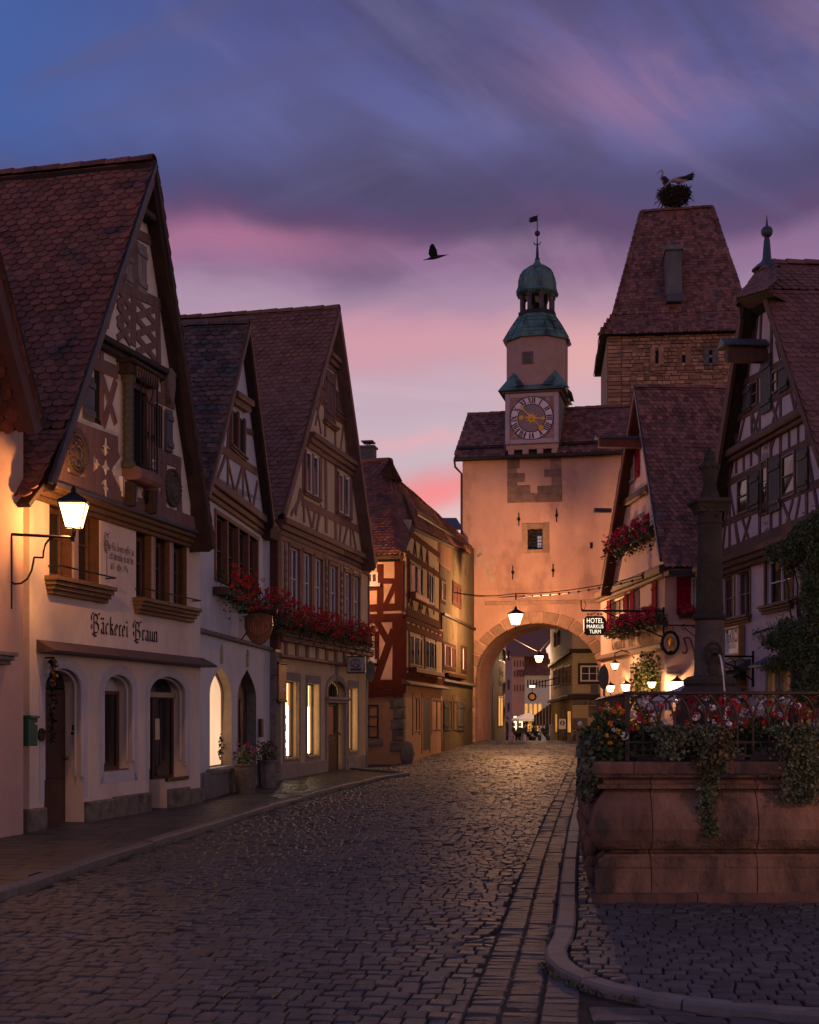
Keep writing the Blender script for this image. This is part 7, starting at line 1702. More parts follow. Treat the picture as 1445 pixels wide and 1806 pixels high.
# hanging lamp far down the street and the tavern sign
lantern('hanging_lantern', 'small starry lit lantern hanging over the street beyond the arch', (at(951, 90), 90, zat(1168, 90)), 1.2, .3, 2600, (1, .56, .26), 'lanterns hanging over the street')
mb = MB(); a = FL.w(14, zat(1128, 78)); mb.tube([(at(892, 82), 82, zat(1140, 78)+.9), (at(951, 90), 90, zat(1150, 90)), (at(985, 77), 77, zat(1128, 78)+.5)], .015, 4); o = mb.build('lamp_wire', m_iron); tag(o, 'wire carrying the small lantern beyond the arch', 'wire')
ts = thing('tavern_sign', 'round gilded tavern sign with a lit bar above hanging beyond the arch', 'sign', (at(939, 76), 76, zat(1229, 76))); RS = 6.5/FPX*76
mb = MB(); mb.tube([(RS*math.cos(a), 0, RS*math.sin(a)) for a in [i*.419 for i in range(15)]], .05, 5, closed=True); mb.build('ring', m_iron, ts); d_ = disc(.001, RS*.7, -.03, .03, 16); d_.build('emblem', m_gold, ts)
MB().box(-.14, .14, -.12, .1, RS+.32, RS+.42).build('light_bar', LIT('sign light bar', (1, .7, .4), 5), ts); mb = MB(); mb.tube([(0, 0, RS), (0, 0, RS+.5), (1.6, 0, RS+.9)], .03, 4).tube([(0, 0, RS+.5), (.8, 0, RS+.4), (1.6, 0, RS+.5)], .02, 4); mb.build('bracket', m_iron, ts)
# pedestrian zone sign in front of the straw house
t = thing('pedestrian_sign', 'blue round pedestrian zone sign on two posts beyond the arch', 'sign', (at(992, 63.5), 63.5, gz(63.5)))
sc__ = 63.5/FPX; zc_ = zat(1277, 63.5)-gz(63.5); w2_ = 6.3*sc__
for s in (-1, 1): MB().tube([(s*w2_*1.15, 0, 0), (s*w2_*1.15, 0, zc_+.3)], .025, 6).build('post', m_iron, t)
MB().cbox(-w2_, w2_, -.03, 0, zc_-9*sc__, zc_+9*sc__, .01).build('board', m_white, t); d_ = disc(.001, 4.4*sc__, -.035, -.0, 20); d_.v = [(x, y, z+zc_+1.6*sc__) for x, y, z in d_.v]; d_.build('blue_disc', M('sign blue', (.02, .05, .22), .5), t)
mb = MB(); zz = zc_+1.6*sc__; mb.box(-.03, .03, -.045, -.036, zz-.02, zz+.05).add([(-.05, -.04, zz-.08), (-.02, -.04, zz-.08), (.01, -.04, zz-.01), (-.02, -.04, zz-.01)], [(0,1,2,3)]).add([(.02, -.04, zz-.08), (.05, -.04, zz-.08), (.02, -.04, zz-.01), (-.01, -.04, zz-.01)], [(0,1,2,3)]).ball((0, -.04, zz+.07), .02, 6, 4); mb.build('walking_figure', m_white, t)
# ================================================================ HOTEL
H = Fac(1060, 50., (530-CX)/FPX, -1); uH = H.uz
hh_ = thing('hotel', 'pink plastered hotel with red shutters and steep tiled gable roof', 'hotel', H.loc(), H.rz)
m_plH = M('plaster pink', (.68, .45, .37), .85, .08, 2, .2, 20, col2=(.62, .40, .32), c2scale=.8)
m_shR = M('shutter crimson', (.26, .016, .034), .95, .15, 6, .15, 30, spec=.02)
EH = uH(1173, 1100)[0]; HZ = 6.1; DH = 9
fwH = [Rm(H, 1079, 1058, 1103, 1048, 1110, 1104), Rm(H, 1121, 1040, 1151, 1024, 1104, 1098)]
gwH = Rm(H, 1115, 1186, 1150, 1178, 1246, 1244); gd = Rm(H, 1094, 1195, 1106, 1190, 1262, 1262)
adH = archpoly(gd[0], gd[2], .1, gd[3]-.5, gd[3], 10)
zfl = uH(1110, 1108)[1]; fwH = [(a, zfl, c, d) for a, b, c, d in fwH]
wall(rect(0, -.3, EH, HZ), [rect(*fwH[0]), rect(*fwH[1]), rect(*gwH), adH], 0, .22).build('facade_wall', m_plH, hh_)
MB().box(EH-.02, EH, .001, DH, -.3, HZ).build('side_wall', m_plH, hh_); MB().box(0, .02, .001, DH, -.3, HZ).build('side_wall', m_plH, hh_)
# second face, towards the square
HS = Fac(1173, 0, 0, 1); HS.p = H.p+H.d*EH; HS.d = -H.n*1.0; HS.d = Vector((-H.n.x, -H.n.y)); HS.n = Vector((HS.d.y, -HS.d.x)); HS.rz = math.atan2(HS.d.y, HS.d.x)
h2 = bpy.data.objects.new('end_wall', None); COL.objects.link(h2); h2.parent = hh_; h2.matrix_local = wm(hh_).inverted() @ Matrix.LocRotScale(Vector(HS.loc()), Matrix.Rotation(HS.rz, 3, 'Z').to_quaternion(), None)
uHS = HS.uz
zco = 6.0
for o, za, zb in ((.12, 5.82, 5.95), (.22, 5.95, 6.2)): MB().cbox(-.2, EH+.15, -o, .02, za, zb, .03).build('cornice_moulding', M('timber chestnut', (.13, .055, .035), .7, .3, 6), hh_)
MB().cbox(-.1, EH+.1, -.16, .02, 3.66, 3.86, .05).build('ledge', MATS['timber chestnut'], hh_)
NH = .1
hl_ = [H.uz(*p, .45) for p in ((1120, 682), (1059, 1046))]; hrr = [H.uz(*p, .45) for p in ((1120, 682), (1143, 850), (1166, 986))]
hap = hl_[0]; hle = hl_[1]; hre = hrr[2]
MB().prism([(hle[0]+.5, 6.2), (EH, 6.2), (hre[0]-.3, 6.3), (hap[0], hap[1]-.35), (hle[0]+.4, hle[1]+.3)], -NH, 6).build('gable_wall', m_plH, hh_)
a = H.uz(1087, 899, .2); b = H.uz(1142, 858, .2); MB().cbox(a[0], b[0], -.26, -NH, (a[1]+b[1])/2-.14, (a[1]+b[1])/2+.12, .04).build('storey_moulding', MATS['timber chestnut'], hh_)
m_wf = M('window paint cream', (.5, .42, .36), .5)
def hwin(x0, y0, x1, y1, sL, sR, n=NH):
    q = R4(x0, y0, x1, y1, n, H); q = (q[0], min(q[1], q[3]), q[2], max(q[1], q[3]))
    MB().prism(rect(q[0]-.08, q[1]-.06, q[2]+.08, q[3]+.14), -n-.03, -n, .01).build('stone_surround', M('surround pale brown', (.25, .18, .14), .85), hh_); window(hh_, q[0], q[2], q[1], q[3], -n-.06, 2, 1, m_wf, m_dglass, .08)
    for s, ok in ((q[0]-.1, sL), (q[2]+.1, sR)):
        if ok: shutter(hh_, s-ok if s < q[0] else s, s if s < q[0] else s+ok, q[1], q[3], -n-.01, m_shR)
hwin(1112, 802, 1121, 846, .75, .5); hwin(1091, 938, 1102, 972, .5, .5); hwin(1123, 918, 1136, 956, .55, .6)
for q in fwH:
    window(hh_, q[0], q[2], q[1], q[3], .08, 3 if q[2]-q[0] > 1.9 else 2, 1, m_wf, M('window curtain glass', (.25, .17, .13), .15, .1, 3, 0, spec=.6), .08)
    MB().cbox(q[0]-.14, q[2]+.14, -.03, .03, q[3], q[3]+.2, .01).build('stone_lintel', MATS['surround pale brown'], hh_)
shutter(hh_, fwH[0][0]-.6, fwH[0][0]-.05, fwH[0][1], fwH[0][3], -.01, m_shR); shutter(hh_, fwH[0][2]+.04, fwH[0][2]+.5, fwH[0][1], fwH[0][3], -.01, m_shR); shutter(hh_, fwH[1][0]-.62, fwH[1][0]-.05, fwH[1][1], fwH[1][3], -.01, m_shR); shutter(hh_, fwH[1][2]+.05, fwH[1][2]+.6, fwH[1][1], fwH[1][3], -.01, m_shR)
MB().cbox(gwH[0]-.16, gwH[2]+.16, -.03, .03, gwH[3], gwH[3]+.25, .01).cbox(gwH[0]-.16, gwH[0], -.031, .03, gwH[1], gwH[3], .01).cbox(gwH[2], gwH[2]+.16, -.031, .03, gwH[1], gwH[3], .01).build('stone_surround', MATS['surround pale brown'], hh_)
window(hh_, gwH[0], gwH[2], gwH[1], gwH[3], .1, 3, 0, m_winA, M('window curtain glass', (.25, .17, .13)), .08)
MB().prism(adH, .2, .22).build('arched_door', M('door amber wood', (.2, .1, .04), .5, .3, 6), hh_)
a = uH(1079, 1143); b = uH(1154, 1127); zt_ = (a[1]+b[1])/2-.08
nib(hh_, 'Romantik', a[0], a[0]+(b[0]-a[0])*.36, zt_, .26, -.006, M('painted lettering brown', (.12, .045, .03), .8), .26, 42); nib(hh_, 'Hotel', a[0]+(b[0]-a[0])*.42, a[0]+(b[0]-a[0])*.58, zt_, .26, -.006, MATS['painted lettering brown'], .26, 42); nib(hh_, 'Markusturm', a[0]+(b[0]-a[0])*.64, b[0], zt_, .26, -.006, MATS['painted lettering brown'], .26, 42)
# roof, eaves, hoist beam
rf = thing('roof', None, None); rf.parent = hh_
slab(rf, 'roof_boarding', rp(hle, 9), rp(hle, -.45), rp(hap, -.45), rp(hap, 9), .15, M('soffit red brown', (.1, .04, .025), .8)); slab(rf, 'roof_boarding', rp(hre, -.45), rp(hre, 9), rp(hap, 9), rp(hap, -.45), .12, m_under)
hk = (hre[0]+.25, hre[1]-.3)
tile_quad(rf, rp(hk, -.42), rp(hk, 8.8), rp(hap, 8.8), rp(hap, -.42), m_tileO, .17, .155, 300)
tile_quad(rf, rp(hle, .2), rp(hle, -.45), rp(hap, -.45), rp(hap, .2), m_tileO, .17, .155, 0)
ridge_caps(rf, rp(hap, -.45, .02), rp(hap, 8.8, .02), m_tileO, .42, .11)
MB().prism([hle, hap, (hap[0], hap[1]-.36), (hle[0]+.3, hle[1]-.02)], -.48, -.40).build('bargeboard', M('bargeboard rust red', (.15, .05, .03), .7, .25, 6), hh_)
MB().prism([hap, hre, (hre[0]-.12, hre[1]-.02), (hap[0], hap[1]-.22)], -.48, -.41).build('bargeboard', m_slate, hh_)
MB().box(hk[0]-.5, hk[0]+.06, -.3, 8.5, hk[1]-.2, hk[1]-.06).build('gutter', m_verge, hh_)
a = H.uz(1121, 775, .3); MB().cbox(a[0]-.12, a[0]+.12, -1.5, .2, a[1]-.28, a[1]-.0, .02).build('hoist_beam', MATS['bargeboard rust red'], hh_); MB().prism([(a[0]-.2, a[1]), (a[0]+.2, a[1]), (a[0]+.16, a[1]+.08), (a[0]-.16, a[1]+.08)], -1.6, .2).build('hoist_cover', m_slate, hh_)
a = H.uz(1068, 900, .5); MB().box(a[0]-.1, a[0]+.1, -.9, -.3, a[1]-.08, a[1]+.06).build('gutter_spout', m_slate, hh_)
# dormers on the big slope
sv = Vector((hap[0]-hk[0], 0, hap[1]-hk[1]))
for t, y, w, hgt in ((.42, 3.1, 1.5, .8), (.72, 4.2, 1.2, .6)):
    o = Vector((hk[0], y, hk[1]))+sv*t; pk = o+sv*.16
    MB().add([(o.x+.05, y, o.z), (o.x+.05, y+w, o.z), (o.x+.7, y+w, o.z+.1), (o.x+.7, y, o.z+.1), (o.x+.7, y, o.z+.75*hgt), (o.x+.7, y+w, o.z+.75*hgt)], [(0,1,2,3), (3,2,5,4), (0,3,4), (1,5,2)]).build('dormer_wall', m_plH, hh_)
    A_, B2_ = Vector((o.x+.95, y-.12, o.z+.75*hgt-.15)), Vector((o.x+.95, y+w+.12, o.z+.75*hgt-.15)); C2_ = Vector((hk[0], y+w+.12, hk[1]))+sv*(t+.3); D2_ = Vector((hk[0], y-.12, hk[1]))+sv*(t+.3)
    tile_quad(rf, A_, B2_, C2_, D2_, m_tileO, .17, .15, 0); slab(rf, 'dormer_boarding', A_, B2_, C2_, D2_, .1, m_under)
    MB().cbox(o.x+.6, o.x+.72, y+.1, y+w-.1, o.z+.15, o.z+.75*hgt-.05).build('dormer_window', m_dglass, hh_)
# end wall details
MB().prism(rect(0, -.3, 9, 6.0), 0, 3).build('wall', m_plH, h2)
q = R4(1193, 1016, 1218, 1085, 0, HS); shutter(h2, q[0], q[2], q[1], q[3], -.02, m_shR); q2 = R4(1219, 1018, 1233, 1078, 0, HS); window(h2, q2[0], q2[2], q2[1], q2[3], -.04, 2, 2, m_white, m_dglass, .07); MB().cbox(q2[0]-.1, q2[2]+.3, -.03, .02, q2[3], q2[3]+.2, .01).build('stone_lintel', MATS['surround pale brown'], h2)
mS = MATS['painted lettering brown']; a = uHS(1203, 1140); sx_ = .0175; mb = MB()
for pts in ([(0, -4), (3, -8), (7, -6), (8, 0), (6, 10), (4, 18)], [(2, 19), (9, 21), (14, 17), (18, 2), (20, -6)], [(20, -6), (24, 6), (28, 20)]): mb.tube([(a[0]+x*sx_*1.1, -.005, a[1]-.02+(z-4)*sx_*.95) for x, z in smooth(pts, 5)], .028, 5)
mb.build('script_letter', mS, h2)
for x0, x1, y0, y1 in ((1160, 1167.5, 1182, 1188),):
    q = R4(x0, y0, x1, y1, .03, H); np_ = thing('house_number', 'small plate on the hotel corner above the lit bush', 'sign', H.w((q[0]+q[2])/2, (q[1]+q[3])/2, .0).to_tuple(), H.rz); MB().cbox(-.28, .28, -.04, 0, -.07, .07, .01).build('plate', M('plate grey pink', (.3, .22, .22), .5), np_); text(np_, 'No 1', -.16, .16, -.04, .07, -.043, m_ink)
q = R4(1177, 1182, 1202, 1188, .03, HS); np_ = thing('street_sign', 'street name plate above the wall lantern on the end of the hotel', 'sign', HS.w((q[0]+q[2])/2, (q[1]+q[3])/2, .0).to_tuple(), HS.rz); MB().cbox(-.24, .24, -.04, 0, -.075, .075, .01).build('plate', MATS['plate grey pink'], np_); nib(np_, 'Rödergasse', -.2, .2, -.035, .05, -.043, m_ink, .22)
# flower boxes
flowers('flower_box', 'crimson geraniums below the two gable windows of the hotel', 'flower box', H.loc(), H.rz, H.uz(1066, 990, .4)[0], H.uz(1143, 960, .4)[0], -.5, -.1, 7.25, 7.85, m_leaf, m_pinkr, 1300, 190, .45, 'geranium boxes on the hotel', br=.07, petal=.032, leafs=.09)
flowers('flower_box', 'crimson geraniums along the first floor windows of the hotel', 'flower box', H.loc(), H.rz, H.uz(1068, 1100, .4)[0], H.uz(1160, 1090, .4)[0], -.55, -.06, zfl-.2, zfl+.32, m_leaf, m_pinkr, 1700, 280, .1, 'geranium boxes on the hotel', br=.07, petal=.03, leafs=.08)
q = uHS(1219, 1078, .3); flowers('flower_box', 'small red geranium box under the end window of the hotel', 'flower box', HS.loc(), HS.rz, q[0]-.35, q[0]+.6, -.4, -.05, q[1]-.15, q[1]+.2, m_leaf, m_pinkr, 220, 30, .1, 'geranium boxes on the hotel', br=.07, petal=.03)
# wrought iron bracket with the lit hotel sign
sgn = thing('hotel_sign', 'dark octagonal lit hotel sign hanging from a wrought iron bracket', 'sign', H.w(EH-.06, 0, .02).to_tuple(), H.rz)
yb = 1079; Ysg = 41.5; zbr = EYE+(HY-yb)/FPX*Ysg; outl = (1170-1024)/FPX*Ysg
mb = MB(); mb.tube([(0, 0, zbr), (0, -outl, zbr)], .032, 6).tube([(0, 0, zbr+.12), (0, 0, zbr-.85)], .03, 6).tube([(0, 0, zbr-.8), (0, -1.9, zbr+.0)], .022, 6).tube([(0, .0, zbr+1.1), (0, -1.85, zbr+.05)], .012, 4)
for k in range(5):
    c = (-.28-.05*k, zbr-.2-.09*k); r = .15-.015*k; mb.tube([(.0, c[0]-.1*k+r*math.cos(t), c[1]+r*math.sin(t)) for t in [i*.6 for i in range(9)]], .014, 4)
for s in (-1, 1): mb.tube([(0, -outl+.05+s*.08*math.sin(t*2.6), zbr+.3*t) for t in (0, .3, .6, 1)], .012, 4)
mb.tube([(0, -outl, zbr), (0, -outl-.02, zbr+.32)], .014, 4); mb.build('sign_bracket', m_iron, sgn)
sc_ = Ysg/FPX; yc_ = -((1169-1046.5)*sc_); zc_ = EYE+(HY-1105)*sc_; hw, hh = 19*sc_, 16.5*sc_
oc = [(-hw, -hh+.09), (-hw+.09, -hh), (hw-.09, -hh), (hw, -hh+.09), (hw, hh-.09), (hw-.09, hh), (-hw+.09, hh), (-hw, hh-.09)]
sb = thing('sign_box', None, None); sb.parent = sgn; sb.location = (-.02, yc_, zc_); sb.rotation_euler = (0, 0, -H.rz)   # faces down the street
MB().prism(oc, -.09, .09, .02).build('sign_board', M('sign umber', (.045, .022, .014), .45), sb)
m_sl = LIT('sign letters lit', (1, .82, .62), 1.5, 1, .9)
for s, z, h_, w in (('HOTEL', .075, .145, .25), ('MARKUS', -.085, .11, .25), ('TURM', -.24, .11, .17)): text(sb, s, -w, w, z, h_, -.095, m_sl, 'lit_lettering')
mb = MB()
for i in range(5): mb.ball((-.2+.1*i, 0, hh+.06+.03*(i == 2)), .04, 6, 4)
mb.build('sign_crown', m_gold, sb)
# lion medallion on its own bracket
q = uHS(1182, 1133, .3); Yl = 40.7; md = thing('lion_medallion', 'oval medallion with a golden lion hanging from an iron bar at the hotel corner', 'sign', ((1182.5-CX)/FPX*Yl, Yl, EYE+(HY-1134)/FPX*Yl)); s_ = Yl/FPX
ov = [(15*s_*math.cos(a), 20*s_*math.sin(a)) for a in [2*math.pi*i/24 for i in range(24)]]
MB().prism([(x*.86, z*.88) for x, z in ov], -.03, .03, .01).build('medallion_field', M('medallion cream', (.5, .38, .28), .6), md); mb = MB().tube([(x*.93, 0, z*.94) for x, z in ov], .05, 8, closed=True)
for k in range(12): a = 2*math.pi*k/12; mb.ball((14.6*s_*math.cos(a), -.02, 19.6*s_*math.sin(a)), .045, 6, 4)
mb.ball((0, -.02, -17.5*s_), .1, 8, 6, (1.5, .8, .8)); mb.build('wreath_frame', m_iron, md)
mb = MB(); L2 = lambda pts, r: mb.tube([(x*s_, -.045, z*s_) for x, z in pts], r, 6)
L2([(-1, -4), (0, 2), (1, 7)], .06); L2([(1, 7), (-2, 11), (-4, 11.5)], .05); L2([(1, 6), (-5, 7), (-7, 9)], .026); L2([(0, 3), (-5, 2), (-8, 4)], .026); L2([(-1, -4), (-4, -9), (-3, -14), (-6, -15)], .03); L2([(0, -4), (4, -8), (3, -13), (6, -14)], .03); L2([(1, -4), (6, -4), (8, 2), (6, 7), (8, 10)], .02); mb.ball((-1.5*s_, -.05, 10.5*s_), .06, 8, 6); mb.build('golden_lion', m_gold, md, True)
mb = MB()
for i in (-1, 0, 1): mb.ball((i*.05, 0, 20*s_+.05+.02*(i == 0)), .045, 6, 4)
mb.build('crown', m_gold, md)
mb = MB(); zb_ = (1134-1103)*s_; mb.tube([(-13*s_, 0, zb_), (48*s_, 0, zb_)], .02, 6).tube([(-6*s_, 0, zb_), (-6*s_, 0, 20*s_)], .012, 4).tube([(5*s_, 0, zb_), (5*s_, 0, 20*s_)], .012, 4).tube([(20*s_, 0, zb_), (44*s_, 0, zb_-20*s_)], .014, 4).tube([(24*s_+.08*math.cos(t), 0, zb_-3*s_+.08*math.sin(t)) for t in [i*.6 for i in range(9)]], .012, 4).tube([(46*s_, 0, zb_), (46*s_, .6, zb_)], .02, 5); mb.build('sign_bracket', m_iron, md)
# lanterns at the hotel
def wall_lantern(label, px_, py_, Y, s, pw, fac=None, arm=None, kind='wall_lantern'):
    t = lantern(kind, label, ((px_-CX)/FPX*Y, Y, EYE+(HY-py_)/FPX*Y-.15*s), s, .3, pw, (1, .56, .24), 'lanterns on the hotel'); mb = MB()
    mb.tube([(0, 0, -.1*s), (.05, .05, -.3*s), (.3*s, .12, -.35*s), (.55*s, .12, -.2*s)], .02, 5) if arm != 'top' else mb.tube([(0, 0, .7*s), (0, 0, .95*s), (.25, .0, 1.15*s), (.6, .02, .95*s), (.75, .05, .6*s)], .02, 5)
    mb.build('lantern_bracket', m_iron, t); return t
Hx = lambda px_, n: None
def onH(px_, n):   # depth of the photo column px_ on the hotel front at offset n
    u = H.uz(px_, 1200, n)[0]; return (H.p+H.d*u+H.n*n).y
wall_lantern('box lantern hanging high from a curled arm on the hotel front', 1085, 1176, onH(1085, .7), .55, 60, arm='top'); wall_lantern('wall lantern at the left of the hotel door', 1077, 1216, onH(1077, .55), .6, 80); wall_lantern('wall lantern at the right of the hotel door', 1104, 1214, onH(1104, .55), .62, 80); wall_lantern('wall lantern glowing inside the climbing bush', 1150, 1209, onH(1150, .45), .5, 70)
q = uHS(1194.5, 1210, .3); w_ = HS.w(q[0], q[1], .3); wall_lantern('wall lantern under the street name plate on the end of the hotel', 1194.5, 1211, w_.y, .72, 60)
b = H.uz(1143, 1225, .35); w_ = H.w(b[0], b[1]-1.2, .35); bush('climbing_bush', 'flowering bush growing up the hotel wall round a lantern', tuple(w_), (.6, .3, 1.3), 2200, .11, M('leaf yellow green', (.1, .11, .025), .6, .3, 8, 0, island=.4), cat='bush')
# hanging lantern over the street on its wire
GL = Vector(((910-CX)/FPX*52.2, 52.2, EYE+(HY-1102)/FPX*52.2))
lantern('hanging_lantern', 'bright lantern hanging from a cable in front of the gate arch', GL.to_tuple(), 1.15, .25, 2900, (1, .47, .2), 'lanterns hanging over the street')
mb = MB(); e1_ = D.w(uD(795, 1045)[0], uD(795, 1043)[1], 0); e2_ = H.w(uH(1158, 1020)[0], EYE+(HY-1018)/FPX*43, .0); top = GL+Vector((0, 0, 1.1))
def wire(a, b, sag, r=.02, n=14): return [a.lerp(b, t/n)+Vector((0, 0, -sag*4*(t/n)*(1-t/n))) for t in range(n+1)]
for k in (0, .1): mb.tube(wire(e1_, top+Vector((0, 0, k)), .12), .016, 4).tube(wire(top+Vector((0, 0, k)), e2_+Vector((0, 0, k)), .18), .016, 4)
mb.tube([GL+Vector((0, 0, .95)), top+Vector((0, 0, .1))], .03, 5)
for p in wire(top, e2_, .18)[1:-1]: mb.ball(tuple(p), .045, 6, 4)
o = mb.build('lamp_cable', m_iron); tag(o, 'twin cable carrying the bright lantern in front of the gate', 'cable')
# road sign seen from behind, by the fountain
Yp = 35.5; t = thing('traffic_sign', 'round traffic sign seen from behind on a grey post left of the hotel lanterns', 'sign', ((1066-CX)/FPX*Yp, Yp, gz(Yp))); MB().tube([(0, 0, 0), (0, 0, EYE+(HY-1172)/FPX*Yp-gz(Yp))], .035, 8).build('post', MATS['galvanised steel'], t); d_ = disc(.001, 21*Yp/FPX, -.07, -.05, 28); zc_ = EYE+(HY-1195)/FPX*Yp-gz(Yp); d_.v = [(x-.05+.0*y, y-.0, z+zc_) for x, y, z in d_.v]; d_.v = [(x*.55, y+x*.8, z) for x, y, z in d_.v]; d_.build('disc', M('sign back umber', (.1, .07, .06), .5), t)
# lamp in the alley between the yellow and the red house, hidden behind the yellow house's eaves
aL = lantern('street_lantern', 'wall lantern in the alley behind the yellow house, lighting the red house', ((655-CX)/FPX*40.0, 40.0, EYE+(HY-1010)/FPX*40.0), .9, .2, 280, (1, .45, .18), None)
aL.location.x -= .5
# ================================================================ HALF-TIMBERED FASHION SHOP on the right
T = Fac(1243, 35.3, (490-CX)/FPX, -1); uK = T.uz
hk_ = thing('fashion_shop', 'half timbered house with lilac plaster and ivy at the right edge', 'house', T.loc(), T.rz)
m_plK = M('plaster lilac', (.54, .42, .45), .85, .1, 2, .2, 20, col2=(.47, .36, .39), c2scale=.9)
m_timK = M('timber umber', (.105, .05, .04), .75, .3, 6, .5, 25, streak=.4)
m_shK = M('shutter black green', (.035, .042, .04), .6, .25, 6, .3, 25, streak=.3)
EK = 9.2; KZ = 5.3
kw = [Rm(T, 1274, 1022, 1293, 1014, 1094, 1090), Rm(T, 1300, 1010, 1323, 1003, 1090, 1084), Rm(T, 1351, 991, 1398, 976, 1072, 1056), Rm(T, 1412, 972, 1444, 960, 1054, 1042)]
ks = [Rm(T, 1361, 1185, 1375, 1184, 1262, 1262), Rm(T, 1388, 1184, 1405, 1183, 1264, 1264), Rm(T, 1424, 1182, 1440, 1182, 1266, 1266)]
kd = Rm(T, 1272, 1186, 1322, 1183, 1300, 1300); kd = (kd[0], .05, kd[2], kd[3])
ks = [(a, .6, c, d) for a, b, c, d in ks]
wall(rect(0, -.3, EK, KZ), [rect(*r) for r in kw+ks+[kd]], 0, .2).build('facade_wall', m_plK, hk_)
MB().box(0, .02, .001, 8, -.3, KZ).build('side_wall', m_plK, hk_)
for i, r in enumerate(kw):
    window(hk_, r[0]+.02, r[2]-.02, r[1], r[3], .07, 2 if r[2]-r[0] > .9 else 1, 1, M('window wood violet', (.13, .085, .085), .5, .3, 9) if i < 2 else m_white, m_dglass, .06)
for a, b in ((kw[0][0]-.5, kw[1][2]), (kw[2][0], kw[2][2]), (kw[3][0], kw[3][2])):
    r = kw[0] if a < kw[0][0] else (kw[2] if a == kw[2][0] else kw[3]); sill(hk_, a-.05, b+.05, r[1], 0, .16, .18, m_timK, 3); MB().cbox(a-.06, b+.06, -.02, .03, max(kw[0][3], r[3]) if r is kw[0] else r[3], r[3]+.07, .01).build('lintel', m_timK, hk_)
for u in (kw[0][0]-.06, (kw[0][2]+kw[1][0])/2, kw[1][2]+.05, kw[2][0]-.04, kw[2][2]+.04): MB().cbox(u-.05, u+.05, -.022, .03, kw[0][1] if u < 4 else kw[2][1], kw[0][3] if u < 4 else kw[2][3], .01).build('window_post', m_timK, hk_)
litK = LIT('lit shop interior amber', (1, .5, .16), .55, .8, .8)
for r in ks:
    MB().prism(rect(*r), .19, .2).build('lit_window', litK, hk_)
    window(hk_, r[0], r[2], r[1], r[3], .1, 1, 0, m_timAd, LAMPGLASS('clear shop pane', (1, .7, .4), .12, .93), .05)
    for u in (r[0]-.16, r[2]+.0):
        MB().cbox(u, u+.16, -.09, .02, -.2, r[3]+.12, .02).build('stone_pier', m_sur, hk_); mb = MB()
        for k in range(9): mb.tube([(u+.02, -.1, .5+k*.2), (u+.14, -.1, .62+k*.2)], .018, 4)
        mb.build('twisted_moulding', m_stone, hk_)
MB().prism(rect(*kd), .19, .2).build('dark_shop_door', m_dglass, hk_)
for u in (kd[0], (kd[0]+kd[2])/2, kd[2]-.14):
    MB().cbox(u, u+.14, -.03, .1, .05, kd[3], .02).build('stone_pier', m_sur, hk_); mb = MB()
    for k in range(9): mb.tube([(u+.02, -.04, .6+k*.2), (u+.12, -.04, .72+k*.2)], .016, 4)
    mb.build('twisted_moulding', m_stone, hk_)
for a, b in ((kd[0]-.1, kd[2]+.1), (ks[0][0]-.3, EK)):
    z = kd[3]+.05; MB().add([(a, 0, z+.22), (b, 0, z+.22), (b, -.42, z), (a, -.42, z), (a, 0, z-.04), (b, 0, z-.04), (b, -.42, z-.04), (a, -.42, z-.04)], [(0,3,2,1), (3,7,6,2), (4,5,6,7), (0,4,7,3), (1,2,6,5)]).build('sheet_canopy', m_slate, hk_)
# gable
NK = .18; kz0 = 5.46
kl = [T.uz(*p, .5) for p in ((1308, 542), (1308, 542), (1263, 815))]; kr = [T.uz(*p, .5) for p in ((1351, 512), (1445, 797))]
ka = kr[0]; sL = (kl[2][1]-kl[1][1])/(kl[2][0]-kl[1][0]); kle = (kl[2][0]+(5.15-kl[2][1])/sL, 5.15); sR = (kr[1][1]-ka[1])/(kr[1][0]-ka[0]); kre = (kr[1][0]+1.2, kr[1][1]+1.2*sR)
back = -.1; apk = T.uz(1353, 467, -back)
MB().prism([(kle[0]+.35, kz0), (EK, kz0), (EK, kre[1]+.3), (kr[0][0]-.05, kr[0][1]-.2), (kl[0][0]+.35, kl[0][1]-.1), (kle[0]+.62, kz0+.06)], -NK, 7).build('gable_wall', m_plK, hk_)
for o, za, zb in ((.12, 5.12, 5.24), (.22, 5.24, 5.36), (.3, 5.36, 5.5)): MB().cbox(-.1, EK, -o, .02, za, zb, .02).build('cornice_moulding', m_timK, hk_)
def bK(*s, **k): beams(hk_, T, s, k.get('m', m_timK), NK, name=k.get('name', 'beam'))
bK((1262, 984, 1450, 908, .26), (1268, 928, 1450, 850, .17), (1270, 860, 1442, 772, .17), (1288, 746, 1420, 672, .17))
a = T.uz(1274, 803, .3); b = T.uz(1416, 725, .3); zz = (a[1]+b[1])/2; MB().cbox(a[0]+.1, b[0]+.4, -.4, -NK, zz-.12, zz+.06, .03).cbox(a[0]+.1, b[0]+.4, -.3, -NK, zz-.22, zz-.122, .02).build('storey_moulding', m_timK, hk_)
bK((1288, 980, 1288, 800, .13), (1341, 950, 1341, 770, .13), (1361, 945, 1361, 750, .13), (1377, 940, 1378, 735, .13), (1424, 925, 1424, 720, .14), (1300, 835, 1300, 790, .1), (1313, 830, 1313, 780, .1), (1326, 822, 1326, 775, .1), (1393, 790, 1393, 738, .1), (1409, 785, 1409, 728, .1))
